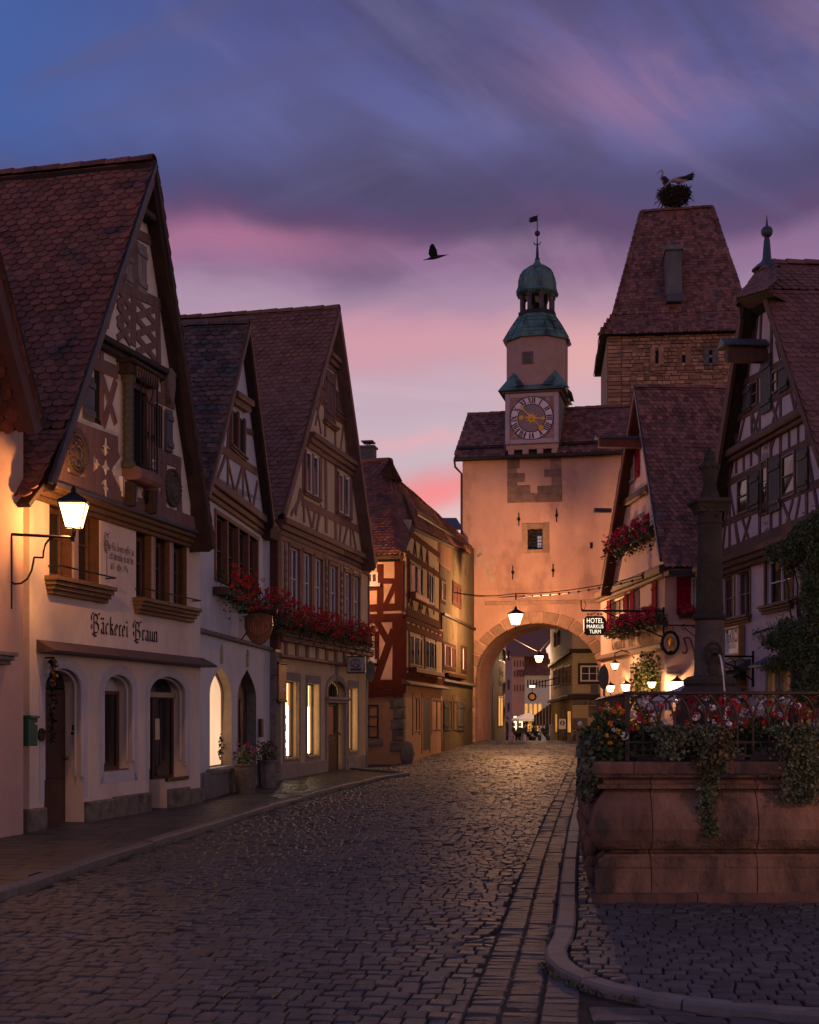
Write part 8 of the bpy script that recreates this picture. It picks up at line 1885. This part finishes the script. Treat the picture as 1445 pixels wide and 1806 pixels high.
bK((1275, 975, 1288, 865, .1), (1288, 862, 1306, 965, .1), (1298, 925, 1303, 960, .1), (1310, 912, 1325, 962, .1), (1325, 910, 1308, 968, .1), (1382, 888, 1400, 935, .1), (1400, 880, 1384, 940, .1), (1412, 875, 1402, 930, .1), (1290, 795, 1296, 760, .1), (1426, 800, 1450, 935, .12), (1328, 790, 1340, 800, .12), (1374, 748, 1362, 790, .1))
bK((1294, 745, 1302, 790, .1), (1314, 738, 1303, 785, .1), (1327, 727, 1340, 772, .1), (1342, 722, 1328, 770, .1), (1327, 720, 1327, 765, .1), (1341, 720, 1341, 760, .1), (1362, 712, 1376, 752, .1), (1376, 700, 1363, 750, .1), (1378, 740, 1378, 690, .1), (1396, 690, 1404, 726, .1), (1408, 680, 1404, 722, .1))
bK((1304, 680, 1398, 630, .15), (1320, 668, 1330, 570, .1), (1340, 640, 1344, 555, .11), (1362, 700, 1362, 560, .12), (1377, 632, 1370, 600, .1), (1338, 560, 1332, 610, .08), (1356, 552, 1384, 632, .08), (1318, 672, 1312, 715, .1), (1392, 640, 1398, 690, .1))
def kopen(x0, y0, x1, y1): 
    q = R4(x0, y0, x1, y1, NK, T); q = (q[0], min(q[1], q[3]), q[2], max(q[1], q[3])); MB().prism(rect(*q), -NK-.006, -NK+.01).build('window_opening', m_dark, hk_); window(hk_, q[0], q[2], q[1], q[3], -NK-.05, 2 if q[2]-q[0] > .9 else 1, 1, m_winA, m_dglass, .06); return q
def ksh(x0, y0, x1, y1): q = R4(x0, y0, x1, y1, NK+.05, T); shutter(hk_, q[0], q[2], min(q[1], q[3]), max(q[1], q[3]), -NK-.03, m_shK)
kopen(1303, 848, 1322, 902); ksh(1323, 838, 1339, 895); q = kopen(1344, 814, 1357, 906); ksh(1357, 812, 1376, 898); kopen(1381, 805, 1405, 872); ksh(1407, 796, 1425, 862)
kopen(1327, 676, 1339, 712); ksh(1311, 686, 1325, 722); ksh(1342, 634, 1360, 722); kopen(1363, 656, 1374, 690); ksh(1374, 642, 1390, 684)
mb = MB(); 
for k in range(4): mb.tube([(q[0]+.05+.1*k, -NK-.1, q[1]), (q[0]+.05+.1*k, -NK-.1, q[1]+.75)], .01, 4)
for zz in (.1, .72): mb.tube([(q[0], -NK-.1, q[1]+zz), (q[0]+.5, -NK-.1, q[1]+zz)], .01, 4)
mb.build('window_railing', m_iron, hk_)
for x, y in ((1351, 787), (1351, 935)):
    c = uK(x, y, NK); 
    for s, dz in (('Sei', .1), ('Gott', -.08), ('mit uns', -.26)): nib(hk_, s, c[0]-.2, c[0]+.2, c[1]+dz, .1, -NK-.01, M('faded lettering', (.16, .11, .12), .9), .2)
# roof with half hip
rf = thing('roof', None, None); rf.parent = hk_
yr = 9.
hL, hR = kl[0], kr[0]
kre2 = (kre[0], kre[1])
slab(rf, 'roof_boarding', rp(kle, yr), rp(kle, -.5), rp(hL, -.5), rp(hL, yr), .15, m_under); slab(rf, 'roof_boarding', rp(kre2, -.5), rp(kre2, yr), rp(hR, yr), rp(hR, -.5), .15, m_under)
slab(rf, 'roof_boarding', rp(hR, -.5), rp(hR, yr), rp(apk, yr), rp(apk, back), .12, m_under); slab(rf, 'roof_boarding', rp(hL, yr), rp(hL, -.5), rp(apk, back), rp(apk, yr), .12, m_under)
m_tileK = M('roof clay tiles new red', (.2, .085, .07), .7, .15, 14, .3, 60, island=.2)
tile_quad(rf, rp(kre2, -.5), rp(kre2, yr), rp(hR, yr), rp(hR, -.5), m_tileK, .185, .15, 300); tile_quad(rf, rp(hR, -.5), rp(hR, yr), rp(apk, yr), rp(apk, back), m_tileK, .185, .15, 0)
a = T.uz(1297, 529, .95); b = T.uz(1352, 513, .8); hl3, hr3 = (a[0], -.95, a[1]), (b[0], -.8, b[1])
tile_quad(rf, hl3, hr3, rp(apk, back), rp(apk, back), m_tileK, .185, .15, 0); MB().add([hl3, hr3, rp(apk, back, -.03), (hL[0], .2, hL[1]-.35), (hR[0], .2, hR[1]-.35)], [(0,1,2), (0,3,4,1)]).build('hip_boarding', m_under, rf)
ridge_caps(rf, rp(hR, -.6, .0), rp(apk, back, .03), m_tileK, .4, .13, 'hip_tile'); ridge_caps(rf, rp(hL, -.6, .0), rp(apk, back, .03), m_tileK, .4, .13, 'hip_tile'); ridge_caps(rf, rp(apk, back, .03), rp(apk, yr, .03), m_tileK, .42, .12)
MB().prism([kle, hL, (hL[0]+.05, hL[1]-.35), (kle[0]+.32, kle[1]-.05)], -.54, -.46).build('bargeboard', m_timK, hk_); MB().prism([hR, kre2, (kre2[0]-.12, kre2[1]-.05), (hR[0]-.08, hR[1]-.22)], -.54, -.46).build('bargeboard', m_timK, hk_)
# finial
fi = thing('roof_finial', 'lead finial with a ball and spike on the hip of the right hand house', 'finial', T.w(apk[0], apk[1], -back).to_tuple(), T.rz); s_ = 29.5/FPX; zf = lambda py_: (469-py_)*s_
m_lead = M('lead blue grey', (.06, .075, .085), .45, .2, 5, .1, 20, metal=.3)
MB().lathe([(.34, zf(478)), (.24, zf(470)), (.14, zf(464)), (.1, zf(458)), (.07, zf(425)), (.05, zf(419))], 12).build('finial_base', m_lead, fi, True); MB().ball((0, 0, zf(409)), 11*s_, 14, 10).build('finial_ball', m_lead, fi, True); MB().lathe([(.035, zf(400)), (.02, zf(390)), (.004, zf(377))], 8).build('finial_spike', m_lead, fi)
# hoist beam with its little roof
c = T.uz(1350, 606, .2); MB().cbox(c[0]-.12, c[0]+.12, -1.1, .1, c[1]-.42, c[1]-.14, .02).build('hoist_beam', m_timK, hk_)
MB().prism([(c[0]-.24, c[1]-.1), (c[0]+.24, c[1]-.1), (c[0]+.2, c[1]-.04), (c[0], c[1]+.1), (c[0]-.2, c[1]-.04)], -1.22, .1).build('hoist_roof', m_slate, hk_)
# shop sign, bracket, awning
q = Rm(T, 1281, 1113, 1306, 1106, 1156, 1152, .1); sg = thing('shop_sign', 'square white fashion shop sign in a wooden frame', 'sign', T.w((q[0]+q[2])/2, (q[1]+q[3])/2, .03).to_tuple(), T.rz); hw, hh = (q[2]-q[0])/2, (q[3]-q[1])/2
MB().cbox(-hw, hw, -.1, 0, -hh, hh, .01).build('sign_board', M('sign white', (.62, .6, .66), .5, .05), sg)
m_fr = M('frame oak', (.3, .15, .06), .6, .25, 8)
for a, b, c_, d in ((-hw-.06, -hw, -hh-.06, hh+.06), (hw, hw+.06, -hh-.06, hh+.06), (-hw, hw, hh, hh+.06), (-hw, hw, -hh-.06, -hh)): MB().cbox(a, b, -.13, .0, c_, d, .01).build('sign_frame', m_fr, sg)
text(sg, 'TaKKO', -hw*.78, hw*.8, -.02, .3, -.104, m_clk, bold=True); text(sg, 'FASHION', -hw*.5, hw*.5, -hh*.55, .12, -.104, M('grey print', (.12, .12, .13)), space=1.2)
u0 = uK(1330, 1200)[0]; za = uK(1335, 1155)[1]; zb_ = uK(1335, 1200)[1]; mb = MB(); ib = thing('iron_bracket', 'empty wrought iron sign bracket above the dark shop door', 'bracket', T.w(u0, 0, .02).to_tuple(), T.rz)
mb.tube([(0, 0, za+.1), (0, 0, zb_-.15)], .03, 5).tube([(0, 0, za-.03), (0, -1.3, za-.03)], .024, 5).tube([(0, 0, zb_), (0, -.5, zb_+.35), (0, -1.2, za-.03)], .02, 5).box(-.05, .05, -1.4, -1.28, za-.12, za+.08)
for k in range(3): mb.tube([(0, -.3-.25*k+.13*math.cos(t), za-.2-.0*k+.12*math.sin(t)) for t in [i*.6 for i in range(11)]], .012, 4)
mb.build('bracket', m_iron, ib)
aw = thing('awning', 'blue and white striped awning over the dark shop door behind the column', 'awning', T.w(kd[0]-.75, 0, .03).to_tuple(), T.rz)
za = kd[3]+.0; mS1, mS2 = M('awning white', (.55, .56, .62), .8, .05), M('awning blue', (.07, .1, .2), .8, .1); n = 16; W_ = 2.6; OUT = 1.75; dz = -.72
for i in range(n):
    a, b = W_*i/n, W_*(i+1)/n; m = mS1 if i % 2 else mS2
    MB().add([(a, 0, za), (b, 0, za), (b, -OUT, za+dz), (a, -OUT, za+dz), (a, -OUT, za+dz-.2), ((a+b)/2, -OUT, za+dz-.25), (b, -OUT, za+dz-.2)], [(0,3,2,1), (3,4,5,6,2)]).build('stripe', m, aw)
mb = MB()
for u in (.05, W_-.05): mb.tube([(u, 0, za-.7), (u, -OUT, za+dz)], .018, 4)
mb.tube([(0, -OUT, za+dz), (W_, -OUT, za+dz)], .02, 4); mb.build('awning_arms', m_iron, aw)
# climbing ivy on the right of the facade
iv = thing('climbing_ivy', 'dense wisteria climbing the right part of the half timbered facade', 'climber', T.loc(), T.rz)
mb = MB(); pts = []
blobs = [(1425, 950, .55, .35), (1445, 1000, .5, .5), (1400, 965, .5, .22), (1375, 975, .4, .15), (1440, 1060, .4, .5), (1430, 1110, .55, .35), (1395, 1120, .55, .28), (1370, 1130, .35, .16), (1410, 1150, .6, .22), (1380, 1165, .35, .14), (1440, 1160, .5, .35), (1395, 1090, .3, .2), (1440, 1210, .35, .4), (1410, 1210, .12, .6), (1365, 1175, .3, .08), (1445, 930, .4, .3), (1400, 990, .25, .2), (1380, 1010, .12, .1)]
for x, y, ru, rz_ in blobs:
    c = T.uz(x, y, .35); pts += ellp((c[0], -.32, c[1]), (ru*1.25, .34, rz_*1.25), int(2600*ru*rz_/.2)+80, .25)
for p in pts:
    if noise.noise((p[0]*2.3, p[1]*2, p[2]*2.3)) > -.16: foliage(mb, [p], .052, 3, .12, .35)
mb.build('foliage', M('wisteria leaf', (.1, .13, .05), .55, .4, 5, 0, island=.5, col2=(.12, .11, .04), c2scale=1.4), iv, stuff=True)
mb = MB()
for k in range(5):
    x0 = uK(1440-k*8, 1300)[0]; pth = [(x0, -.1, -.1)]
    for j in range(1, 10): pth.append((x0+.3*math.sin(j*.7+k)-.03*j, -.1-.05*(j % 2), .55*j))
    mb.tube(pth, .035, 5, .015)
a = T.uz(1325, 1118, .1); b = T.uz(1380, 1105, .2); mb.tube([(a[0], -.06, a[1]), ((a[0]+b[0])/2, -.1, (a[1]+b[1])/2+.04), (b[0], -.2, b[1])], .02, 4)
for _ in range(26): t = random.random(); p = Vector((a[0], -.08, a[1])).lerp(Vector((b[0], -.2, b[1])), t); d = rv()*.2; mb.tube([p, p+d], .008, 3)
mb.build('stems', M('vine stem', (.06, .045, .035), .9), iv)
# ================================================================ FOUNTAIN
m_sand = M('red sandstone', (.21, .125, .088), .88, .45, 5, 1., 55, col2=(.055, .042, .036), c2scale=2.2, c2lo=.46, c2hi=.66, streak=.35)
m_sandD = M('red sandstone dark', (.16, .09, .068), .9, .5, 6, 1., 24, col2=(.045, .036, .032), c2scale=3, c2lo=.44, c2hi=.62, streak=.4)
YF = 11.42; XF = (1060-CX)/FPX*YF; fd = Vector((1, .006)).normalized(); fl = Vector((.105, 1)).normalized()
fb = thing('fountain_basin', 'big carved red sandstone fountain basin with geranium railing', 'fountain', (XF, YF, .045), 0)
zf_ = lambda py_: (1600-py_)*YF/FPX
prof = [(.07, -.15), (.07, .07), (.03, .085), (.03, .27), (.015, .285), (.02, .30), (.02, .36), (-.02, .385), (-.03, .40), (-.085, .41), (-.085, .435), (.01, .45), (.03, .475), (.06, .53), (.08, .62), (.062, .74), (.01, .86), (-.045, .925), (-.06, .945), (.02, .955), (.03, .985), (-.03, 1.0), (-.02, 1.03), (.035, 1.05), (.05, 1.07), (.062, 1.085), (.062, 1.165), (.05, 1.18), (-.3, 1.185)]
# corner at the origin; front runs +x, left side runs along fl
nF = Vector((fd.y, -fd.x)); nL = Vector((-fl.y, fl.x))
def miter(o): # point offset o from both faces at the corner
    det = fd.x*fl.y-fd.y*fl.x; p = nF*o; q = nL*o; t = ((q-p).x*fl.y-(q-p).y*fl.x)/det; return p+fd*t
def run(prof_, a, b, side, mat, name, bul=0., parent=fb, ch=.012):
    """one block of the basin between running lengths a and b (a<=0: mitred corner)"""
    mb = MB(); m = len(prof_); secs = []
    NS = max(2, int((b-a)/.07))
    for k in range(NS+1):
        s = a+(b-a)*k/NS; ring = []; rg = (0 if k in (0, NS) else 1)
        for j, (o, z) in enumerate(prof_):
            o2 = o+bul+(.009*noise.noise((s*9, z*14, 3.1 if side == 'F' else 8.2))+.008*noise.noise((s*31, z*40, 1)))*(o > -.25)*(1 if s > 0 else 0)-(.006*random.random() if rg == 0 and s > 0 else 0)
            if s <= 0: p = miter(o2) if o2 > -.29 else miter(o2)
            else: p = (nF*o2+fd*s) if side == 'F' else (nL*o2+fl*s)
            ring.append((p.x, p.y, z))
        secs.append(ring)
    vs = [v for r_ in secs for v in r_]; fs = [(k*m+j, k*m+j+1, (k+1)*m+j+1, (k+1)*m+j) for k in range(NS) for j in range(m-1)]
    mb.add(vs, fs if side == 'L' else [f[::-1] for f in fs]); mb.f += [tuple(range(m)), tuple(range((NS+1)*m-1, NS*m-1, -1))]
    return mb.build(name, mat, parent)
tiers = (('base_stone', prof[:3], m_sandD), ('plinth_stone', prof[2:5], m_sand), ('moulding_stone', prof[4:11], m_sand), ('frieze_stone', prof[10:19], m_sand), ('cornice_stone', prof[18:25], m_sand), ('coping_stone', prof[24:], m_sandD))
jl = [0, .42, 1.31, 2.2, 3.0]; side_l = [0, .3, 1.0, 1.75, 2.5, 3.3, 4.1, 4.9]
for nm, pf, mt in tiers:
    jj = jl if nm != 'base_stone' else [0, .8, 1.9, 3.0]
    if nm == 'coping_stone': jj = [0, .27, 1.0, 1.95, 3.0]
    closed = pf+[(-.3, pf[-1][1]), (-.3, pf[0][1])]
    for i, (a, b) in enumerate(zip(jj[:-1], jj[1:])): run(closed, a+(.004 if a else 0), b-.004, 'F', m_sandD if (i == 0 and nm == 'frieze_stone') else mt, nm, .012 if (i == 0 and nm in ('frieze_stone', 'plinth_stone')) else random.uniform(-.003, .003))
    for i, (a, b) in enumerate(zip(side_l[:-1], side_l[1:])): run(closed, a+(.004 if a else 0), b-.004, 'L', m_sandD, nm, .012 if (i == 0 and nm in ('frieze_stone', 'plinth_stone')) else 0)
# console scrolls on the left side
for s in (.55, 1.45, 2.35, 3.3, 4.2):
    mb = MB(); c = fl*s
    for z, r, o in ((.86, .1, .04), (.7, .085, .075), (.56, .075, .06), (.43, .095, .06), (.3, .07, .05), (.17, .075, .045)):
        p = c+nL*o; mb.ball((p.x, p.y, z), r, 10, 7, (.75, 1.2, 1.15), .03)
    mb.build('carved_console', m_sandD, fb, True)
MB().add([(.1, .3, .9), (3.4, .3, .9), (3.9, 5.6, .9), (.7, 5.6, .9)], [(0,1,2,3)]).build('basin_water', M('dark water', (.01, .012, .013), .05, .1, 2, .05, 6, spec=.6), fb)
MB().add([(.5, 5.0, -.1), (3.6, 5.0, -.1), (3.6, 5.0, 1.18), (.5, 5.0, 1.18), (.5, 5.3, 1.18), (3.6, 5.3, 1.18)], [(0,1,2,3), (3,2,5,4)]).build('rear_wall', m_sandD, fb)
# railing
ra = thing('iron_railing', 'brown iron railing of interlaced pointed arches on the fountain basin', 'railing', (XF, YF, .045+1.185), 0)
m_rail = M('railing brown paint', (.05, .033, .029), .5, .25, 10, .2, 50, metal=.2)
x0 = (1112-1060)*YF/FPX-.0; yf = .16; HR = .56; st = .134; npost = 16
def bar(a, b, w=.012, y0=None, nm='rail', d=.012):
    a = Vector(a); b = Vector(b); mb = MB(); mb.tube([a, b], w, 4); return mb.build(nm, m_rail, ra)
MB().box(x0-.02, x0+.02, yf-.02, yf+.02, 0, HR+.02).build('corner_post', m_rail, ra)
MB().cbox(x0-.03, x0+npost*st, yf-.025, yf+.025, HR, HR+.03, .008).build('top_rail', m_rail, ra); MB().cbox(x0, x0+npost*st, yf-.01, yf+.01, .03, .05, .004).build('bottom_rail', m_rail, ra); MB().cbox(x0, x0+npost*st, yf-.01, yf+.01, .145, .165, .004).build('middle_rail', m_rail, ra)
for i in range(1, npost): MB().box(x0+st*i-.008, x0+st*i+.008, yf-.008, yf+.008, .05, HR-.26).build('baluster', m_rail, ra)
for i in range(npost*1): MB().box(x0+st*(i+.5)-.006, x0+st*(i+.5)+.006, yf-.006, yf+.006, .05, .145).build('baluster', m_rail, ra)
for i in range(0, npost):
    for s in (-1, 1):
        xa = x0+st*i; pts = []
        for k in range(9):
            t = k/8; pts.append((xa+s*st*1.0*(1-math.cos(t*1.5)), yf+.004*s, HR-.27+.265*math.sin(t*1.5)))
        pts = [p for p in pts if x0-.005 <= p[0] <= x0+npost*st]
        if len(pts) > 2: MB().tube(pts, .0095, 5).build('arch_bar', m_rail, ra)
lx = fl*4.3; cx0 = Vector((x0, yf))
for z, w in ((HR+.01, .018), (.04, .01), (.155, .01)): MB().tube([(x0, yf, z), (x0-.12+lx.x*.6, yf+lx.y*.5, z+.0), (x0-.12+lx.x, yf+lx.y, z)], w, 4).build('side_rail', m_rail, ra)
for i in range(1, 34): p = Vector((x0-.12*min(1, i/17), yf))+fl*(4.3*i/34); MB().box(p.x-.006, p.x+.006, p.y-.006, p.y+.006, .04, HR).build('side_baluster', m_rail, ra)
# planting behind the railing
Z0 = .045+1.185
def planting(name, label, n, nb, x0_, x1_, y0_, y1_, z0_, z1_, cols, leafm, cat='flowers', ls=.035, loc=(XF, YF, Z0), bz=(.25, .55), dens=-.3):
    t = thing(name, label, cat, loc); mb = MB()
    for _ in range(n):
        x = random.uniform(x0_, x1_); y = random.uniform(y0_, y1_); z = random.uniform(z0_, z1_)*(.7+.3*math.sin(x*9+1)*math.cos(x*4))
        leaf(mb, (x, y, z), rv()+Vector((0, -.3, .1)), rv()+Vector((0, -.3, .8)), ls*random.uniform(.6, 1.4), .9)
    mb.build('foliage', leafm, t, stuff=True)
    for m, share, r, ps in cols:
        mf = MB()
        for _ in range(int(nb*share)):
            x = random.uniform(x0_, x1_); z = random.uniform(*bz)
            blossom(mf, (x, random.uniform(y0_-.06, y1_), z), r*random.uniform(.6, 1.25), 16, ps)
        mf.build('blossoms', m, t, stuff=True)
    return t
RW_, RR_, RY_ = (m_whitef, .4, .032, .013), (m_red, .45, .032, .014), (m_yell, .12, .02, .012)
planting('geranium_row', 'row of red and white geraniums behind the left part of the railing', 2600, 42, x0+.02, x0+.62, yf+.06, yf+.3, .03, .42, (RW_, RR_, (m_yell, .35, .018, .012)), m_leaf)
planting('geranium_row', 'row of red and white geraniums behind the middle of the railing', 2600, 46, x0+.55, x0+1.15, yf+.06, yf+.3, .1, .42, (RW_, (m_red, .5, .036, .015)), m_leaf, bz=(.3, .56))
planting('geranium_row', 'row of white, red and yellow flowers behind the right part of the railing', 3000, 60, x0+1.1, x0+2.1, yf+.06, yf+.3, .1, .4, (RW_, RR_, RY_), m_leaf, bz=(.28, .55))
planting('flower_clump', 'clump of yellow, white and red flowers outside the railing corner', 1700, 60, x0-.24, x0-.03, .06, .5, .0, .42, ((m_yell, .6, .016, .012), (m_whitef, .18, .03, .013), (m_red, .12, .025, .012)), m_leaf, bz=(.15, .5))
planting('flower_row', 'flowers and leaves trailing along the left side railing of the basin', 2600, 60, .25, .55, .6, 3.6, .0, .4, ((m_red, .3, .035, .02), (m_yell, .4, .02, .016), (m_whitef, .2, .03, .016)), m_leaf, ls=.05, bz=(.1, .45))
for k in range(6):
    bx = thing('planter_box', 'grey planter box standing behind the railing, number %s from the corner post' % ('one two three four five six'.split()[k]), 'planter box', (XF+x0+.05+.34*k, YF+yf+.1, Z0), 0, 'planter boxes behind the railing'); MB().cbox(0, .3, 0, .2, 0, .17, .01).box(.02, .28, .02, .18, .15, .172).build('trough', M('planter grey', (.16, .15, .14), .8), bx)
    bx['label'] = ['grey planter box right beside the railing corner post', 'second grey planter box from the railing corner post', 'grey planter box left of the first hanging ivy', 'grey planter box right of the first hanging ivy', 'grey planter box left of the second hanging ivy', 'grey planter box at the right picture edge'][k]
def ivy(label, xs, top, bot, w0, w1, n, side=None):
    t = thing('trailing_ivy', label, 'ivy', (XF, YF, Z0), 0, 'ivy hanging over the basin'); mb = MB()
    for _ in range(n):
        f = random.random(); z = top+(bot-top)*f**1.3; w = w0+(w1-w0)*min(1, max(0, (f-.25)/.35)); x = xs+.03*math.sin(z*7+xs)+random.gauss(0, .5)*w; y = (-.05-.05*random.random()) if z < 0.02 else (yf-.02-.14*random.random()-(.12*(1-z/top)))
        leaf(mb, (x, y, z), rv()+Vector((0, -.5, -.5)), rv()+Vector((0, -1, .2)), .032*random.uniform(.6, 1.35), .95)
    mb.build('foliage', m_leafd, t, stuff=True); mb = MB()
    for k in range(6): xx = xs+random.gauss(0, .4)*w1; mb.tube([(xx, yf-.04, top*.6), (xx+.02, -.06, .03), (xx+.01*k, -.075, bot*random.uniform(.5, .95))], .004, 4)
    mb.build('stems', MATS['vine stem'], t); return t
ivy('long ivy strand hanging down the middle of the basin front', (1243-1060)*YF/FPX+.03, .3, -.62, .2, .055, 2600); ivy('broad ivy clump hanging at the right of the basin front', (1408-1060)*YF/FPX, .3, -.33, .2, .16, 2600); ivy('thin wisp of ivy behind the railing near the corner', (1175-1060)*YF/FPX, .3, .03, .14, .1, 900)
t = thing('trailing_ivy', 'thick ivy mat pouring over the left side of the basin', 'ivy', (XF, YF, Z0), 0, 'ivy hanging over the basin'); mb = MB()
for _ in range(7000):
    s = random.random()**.8*4.2+.12; f = random.random(); ln = .2+.3*min(1, s/1.2)+.12*math.sin(s*5); 
    if f < .45: o = random.uniform(-.25, .07); z = .05+.12*random.random()*(1-abs(o)); 
    else: o = .04+.06*random.random(); z = .04-ln*((f-.45)/.55)**1.2
    p = fl*s+nL*o; leaf(mb, (p.x, p.y, z), rv()+Vector((-.4, -.3, -.2)), rv()+Vector((-.6, -.4, .7)), .045*random.uniform(.6, 1.4), .95)
mb.build('foliage', m_leafd, t, stuff=True)
# column
Yk = 14.6; cl_ = thing('fountain_column', 'weathered stone fountain column with spouting lion mask', 'column', ((1252-CX)/FPX*Yk, Yk, 0), .05); s_ = Yk/FPX; zc = lambda py_: EYE+(HY-py_)*s_; r1 = lambda w: w*s_
m_col = M('column stone dark', (.042, .036, .031), .9, .35, 4, .7, 30, col2=(.022, .02, .018), c2scale=1.6); m_colL = M('column granite', (.07, .063, .06), .85, .25, 14, .6, 60)
sq = R(45); r2 = math.sqrt(2)
MB().lathe([(r1(56)*r2*.75, .9), (r1(56)*r2*.75, zc(1240)), (r1(52)*r2*.75, zc(1238))], 8, a0=R(22.5)).build('pedestal', m_col, cl_)
MB().lathe([(r1(48), zc(1240)), (r1(58), zc(1232)), (r1(58), zc(1222)), (r1(50), zc(1218)), (r1(48), zc(1214)), (r1(42), zc(1210)), (r1(46), zc(1206)), (r1(46), zc(1199)), (r1(40), zc(1194)), (r1(30), zc(1192))], 8, a0=R(22.5)).build('column_base', m_col, cl_, False)
MB().lathe([(r1(29), zc(1194)), (r1(26.5), zc(1184)), (r1(25.5), zc(1110)), (r1(25), zc(1095))], 28).build('lower_shaft', m_colL, cl_, True)
MB().lathe([(r1(25), zc(1095)), (r1(29), zc(1092)), (r1(30), zc(1088)), (r1(27), zc(1084)), (r1(25), zc(1082))], 28).build('shaft_ring', m_col, cl_, True)
MB().lathe([(r1(24), zc(1083)), (r1(24.5), zc(1075)), (r1(23.5), zc(1062)), (r1(23.5), zc(1061)), (r1(22), zc(990)), (r1(20.8), zc(926))], 28).build('upper_shaft', m_col, cl_, True)
MB().lathe([(r1(20.8), zc(926)), (r1(23), zc(924)), (r1(23), zc(921)), (r1(21), zc(919)), (r1(21.5), zc(908)), (r1(23), zc(905))], 28).build('neck_ring', m_col, cl_, True)
MB().lathe([(r1(23)*r2, zc(905)), (r1(24)*r2, zc(900)), (r1(28)*r2, zc(892)), (r1(33)*r2*.98, zc(888)), (r1(33)*r2*.98, zc(884)), (r1(30)*r2, zc(882)), (r1(12), zc(881))], 4, a0=sq).build('capital', m_col, cl_)
MB().lathe([(r1(17), zc(882)), (r1(17), zc(874)), (r1(12), zc(862)), (r1(10), zc(852)), (r1(12), zc(848)), (r1(12), zc(844)), (r1(14), zc(838)), (r1(16), zc(826)), (r1(17), zc(823)), (r1(13), zc(817)), (r1(9), zc(813)), (r1(11), zc(809))]+[(r1(10.5-(i*1.1)+(1.2 if i % 2 else 0)), zc(809-i*2.6)) for i in range(7)]+[(.01, zc(790))], 20).build('finial_urn', m_col, cl_, True)
mb = MB()
for k in range(9): a = 2*math.pi*k/9; mb.ball((r1(14.5)*math.cos(a), r1(14.5)*math.sin(a), zc(824)), r1(5), 8, 6)
mb.build('carved_leaves', m_col, cl_, True)
for x, y in ((-10, 899), (8, 912)): MB().ball((x*s_, -r1(24), zc(y)), r1(3), 6, 4).build('carved_rosette', m_col, cl_)
# lion mask, pipe and water
lm = MB(); yy = -r1(25.5); ovl = [(r1(15)*math.cos(a), r1(21)*math.sin(a)) for a in [2*math.pi*i/24 for i in range(24)]]
lm.tube([(x, yy-.01+abs(x)*.35, zc(1156)+z) for x, z in ovl], r1(3.2), 6, closed=True); lm.ball((0, yy, zc(1160)), r1(13), 14, 10, (1, .5, 1.3)); lm.ball((0, yy-r1(7), zc(1152)), r1(6), 10, 8, (1.1, .8, .8)); lm.ball((-r1(6), yy-r1(5), zc(1146)), r1(3), 8, 6); lm.ball((r1(6), yy-r1(5), zc(1146)), r1(3), 8, 6)
lm.ball((0, yy-r1(2), zc(1182)), r1(10), 12, 8, (1.0, .6, 1.5)); lm.build('lion_mask', m_col, cl_, True)
MB().tube([(0, yy, zc(1154)), (.02, yy-.12, zc(1155)), (.03, yy-.17, zc(1158))], .022, 8).build('spout', M('spout bronze', (.07, .06, .045), .4, metal=.7), cl_)
mb = MB(); w0 = (.03, yy-.17, zc(1158)); pts = [(w0[0]+.03*t, w0[1]-.16*t, w0[2]-.02*t-.52*t*t) for t in [i/10 for i in range(11)]]
mb.tube(pts+[(pts[-1][0], pts[-1][1]-.02, .95)], .011, 6, .007)
mw = bpy.data.materials.new('water jet'); mw.use_nodes = True; b = mw.node_tree.nodes['Principled BSDF']; b.inputs['Base Color'].default_value = (.8, .8, .85, 1); b.inputs['Roughness'].default_value = .1; b.inputs['Transmission Weight'].default_value = .6
o = mb.build('water_jet', mw, None, True); o.location = cl_.location; tag(o, 'thin jet of water falling from the lion mask', 'water')
# street lanterns of the square that stand outside the picture
for lab, loc, pw, c in (('street lantern on a post at the near left pavement outside the picture', (-4.9, 7.3, 3.3), 120, (1, .36, .13)), ('street lantern on a post at the near right of the square outside the picture', (6.6, 7.6, 3.2), 480, (1, .40, .18))):
    t = lantern('street_lantern', lab, loc, 1., .2, pw, c, None); MB().tube([(0, 0, -loc[2]), (0, 0, -.1)], .05, 8).lathe([(.14, -loc[2]), (.12, -loc[2]+.3), (.06, -loc[2]+.4)], 10).build('post', m_iron, t)
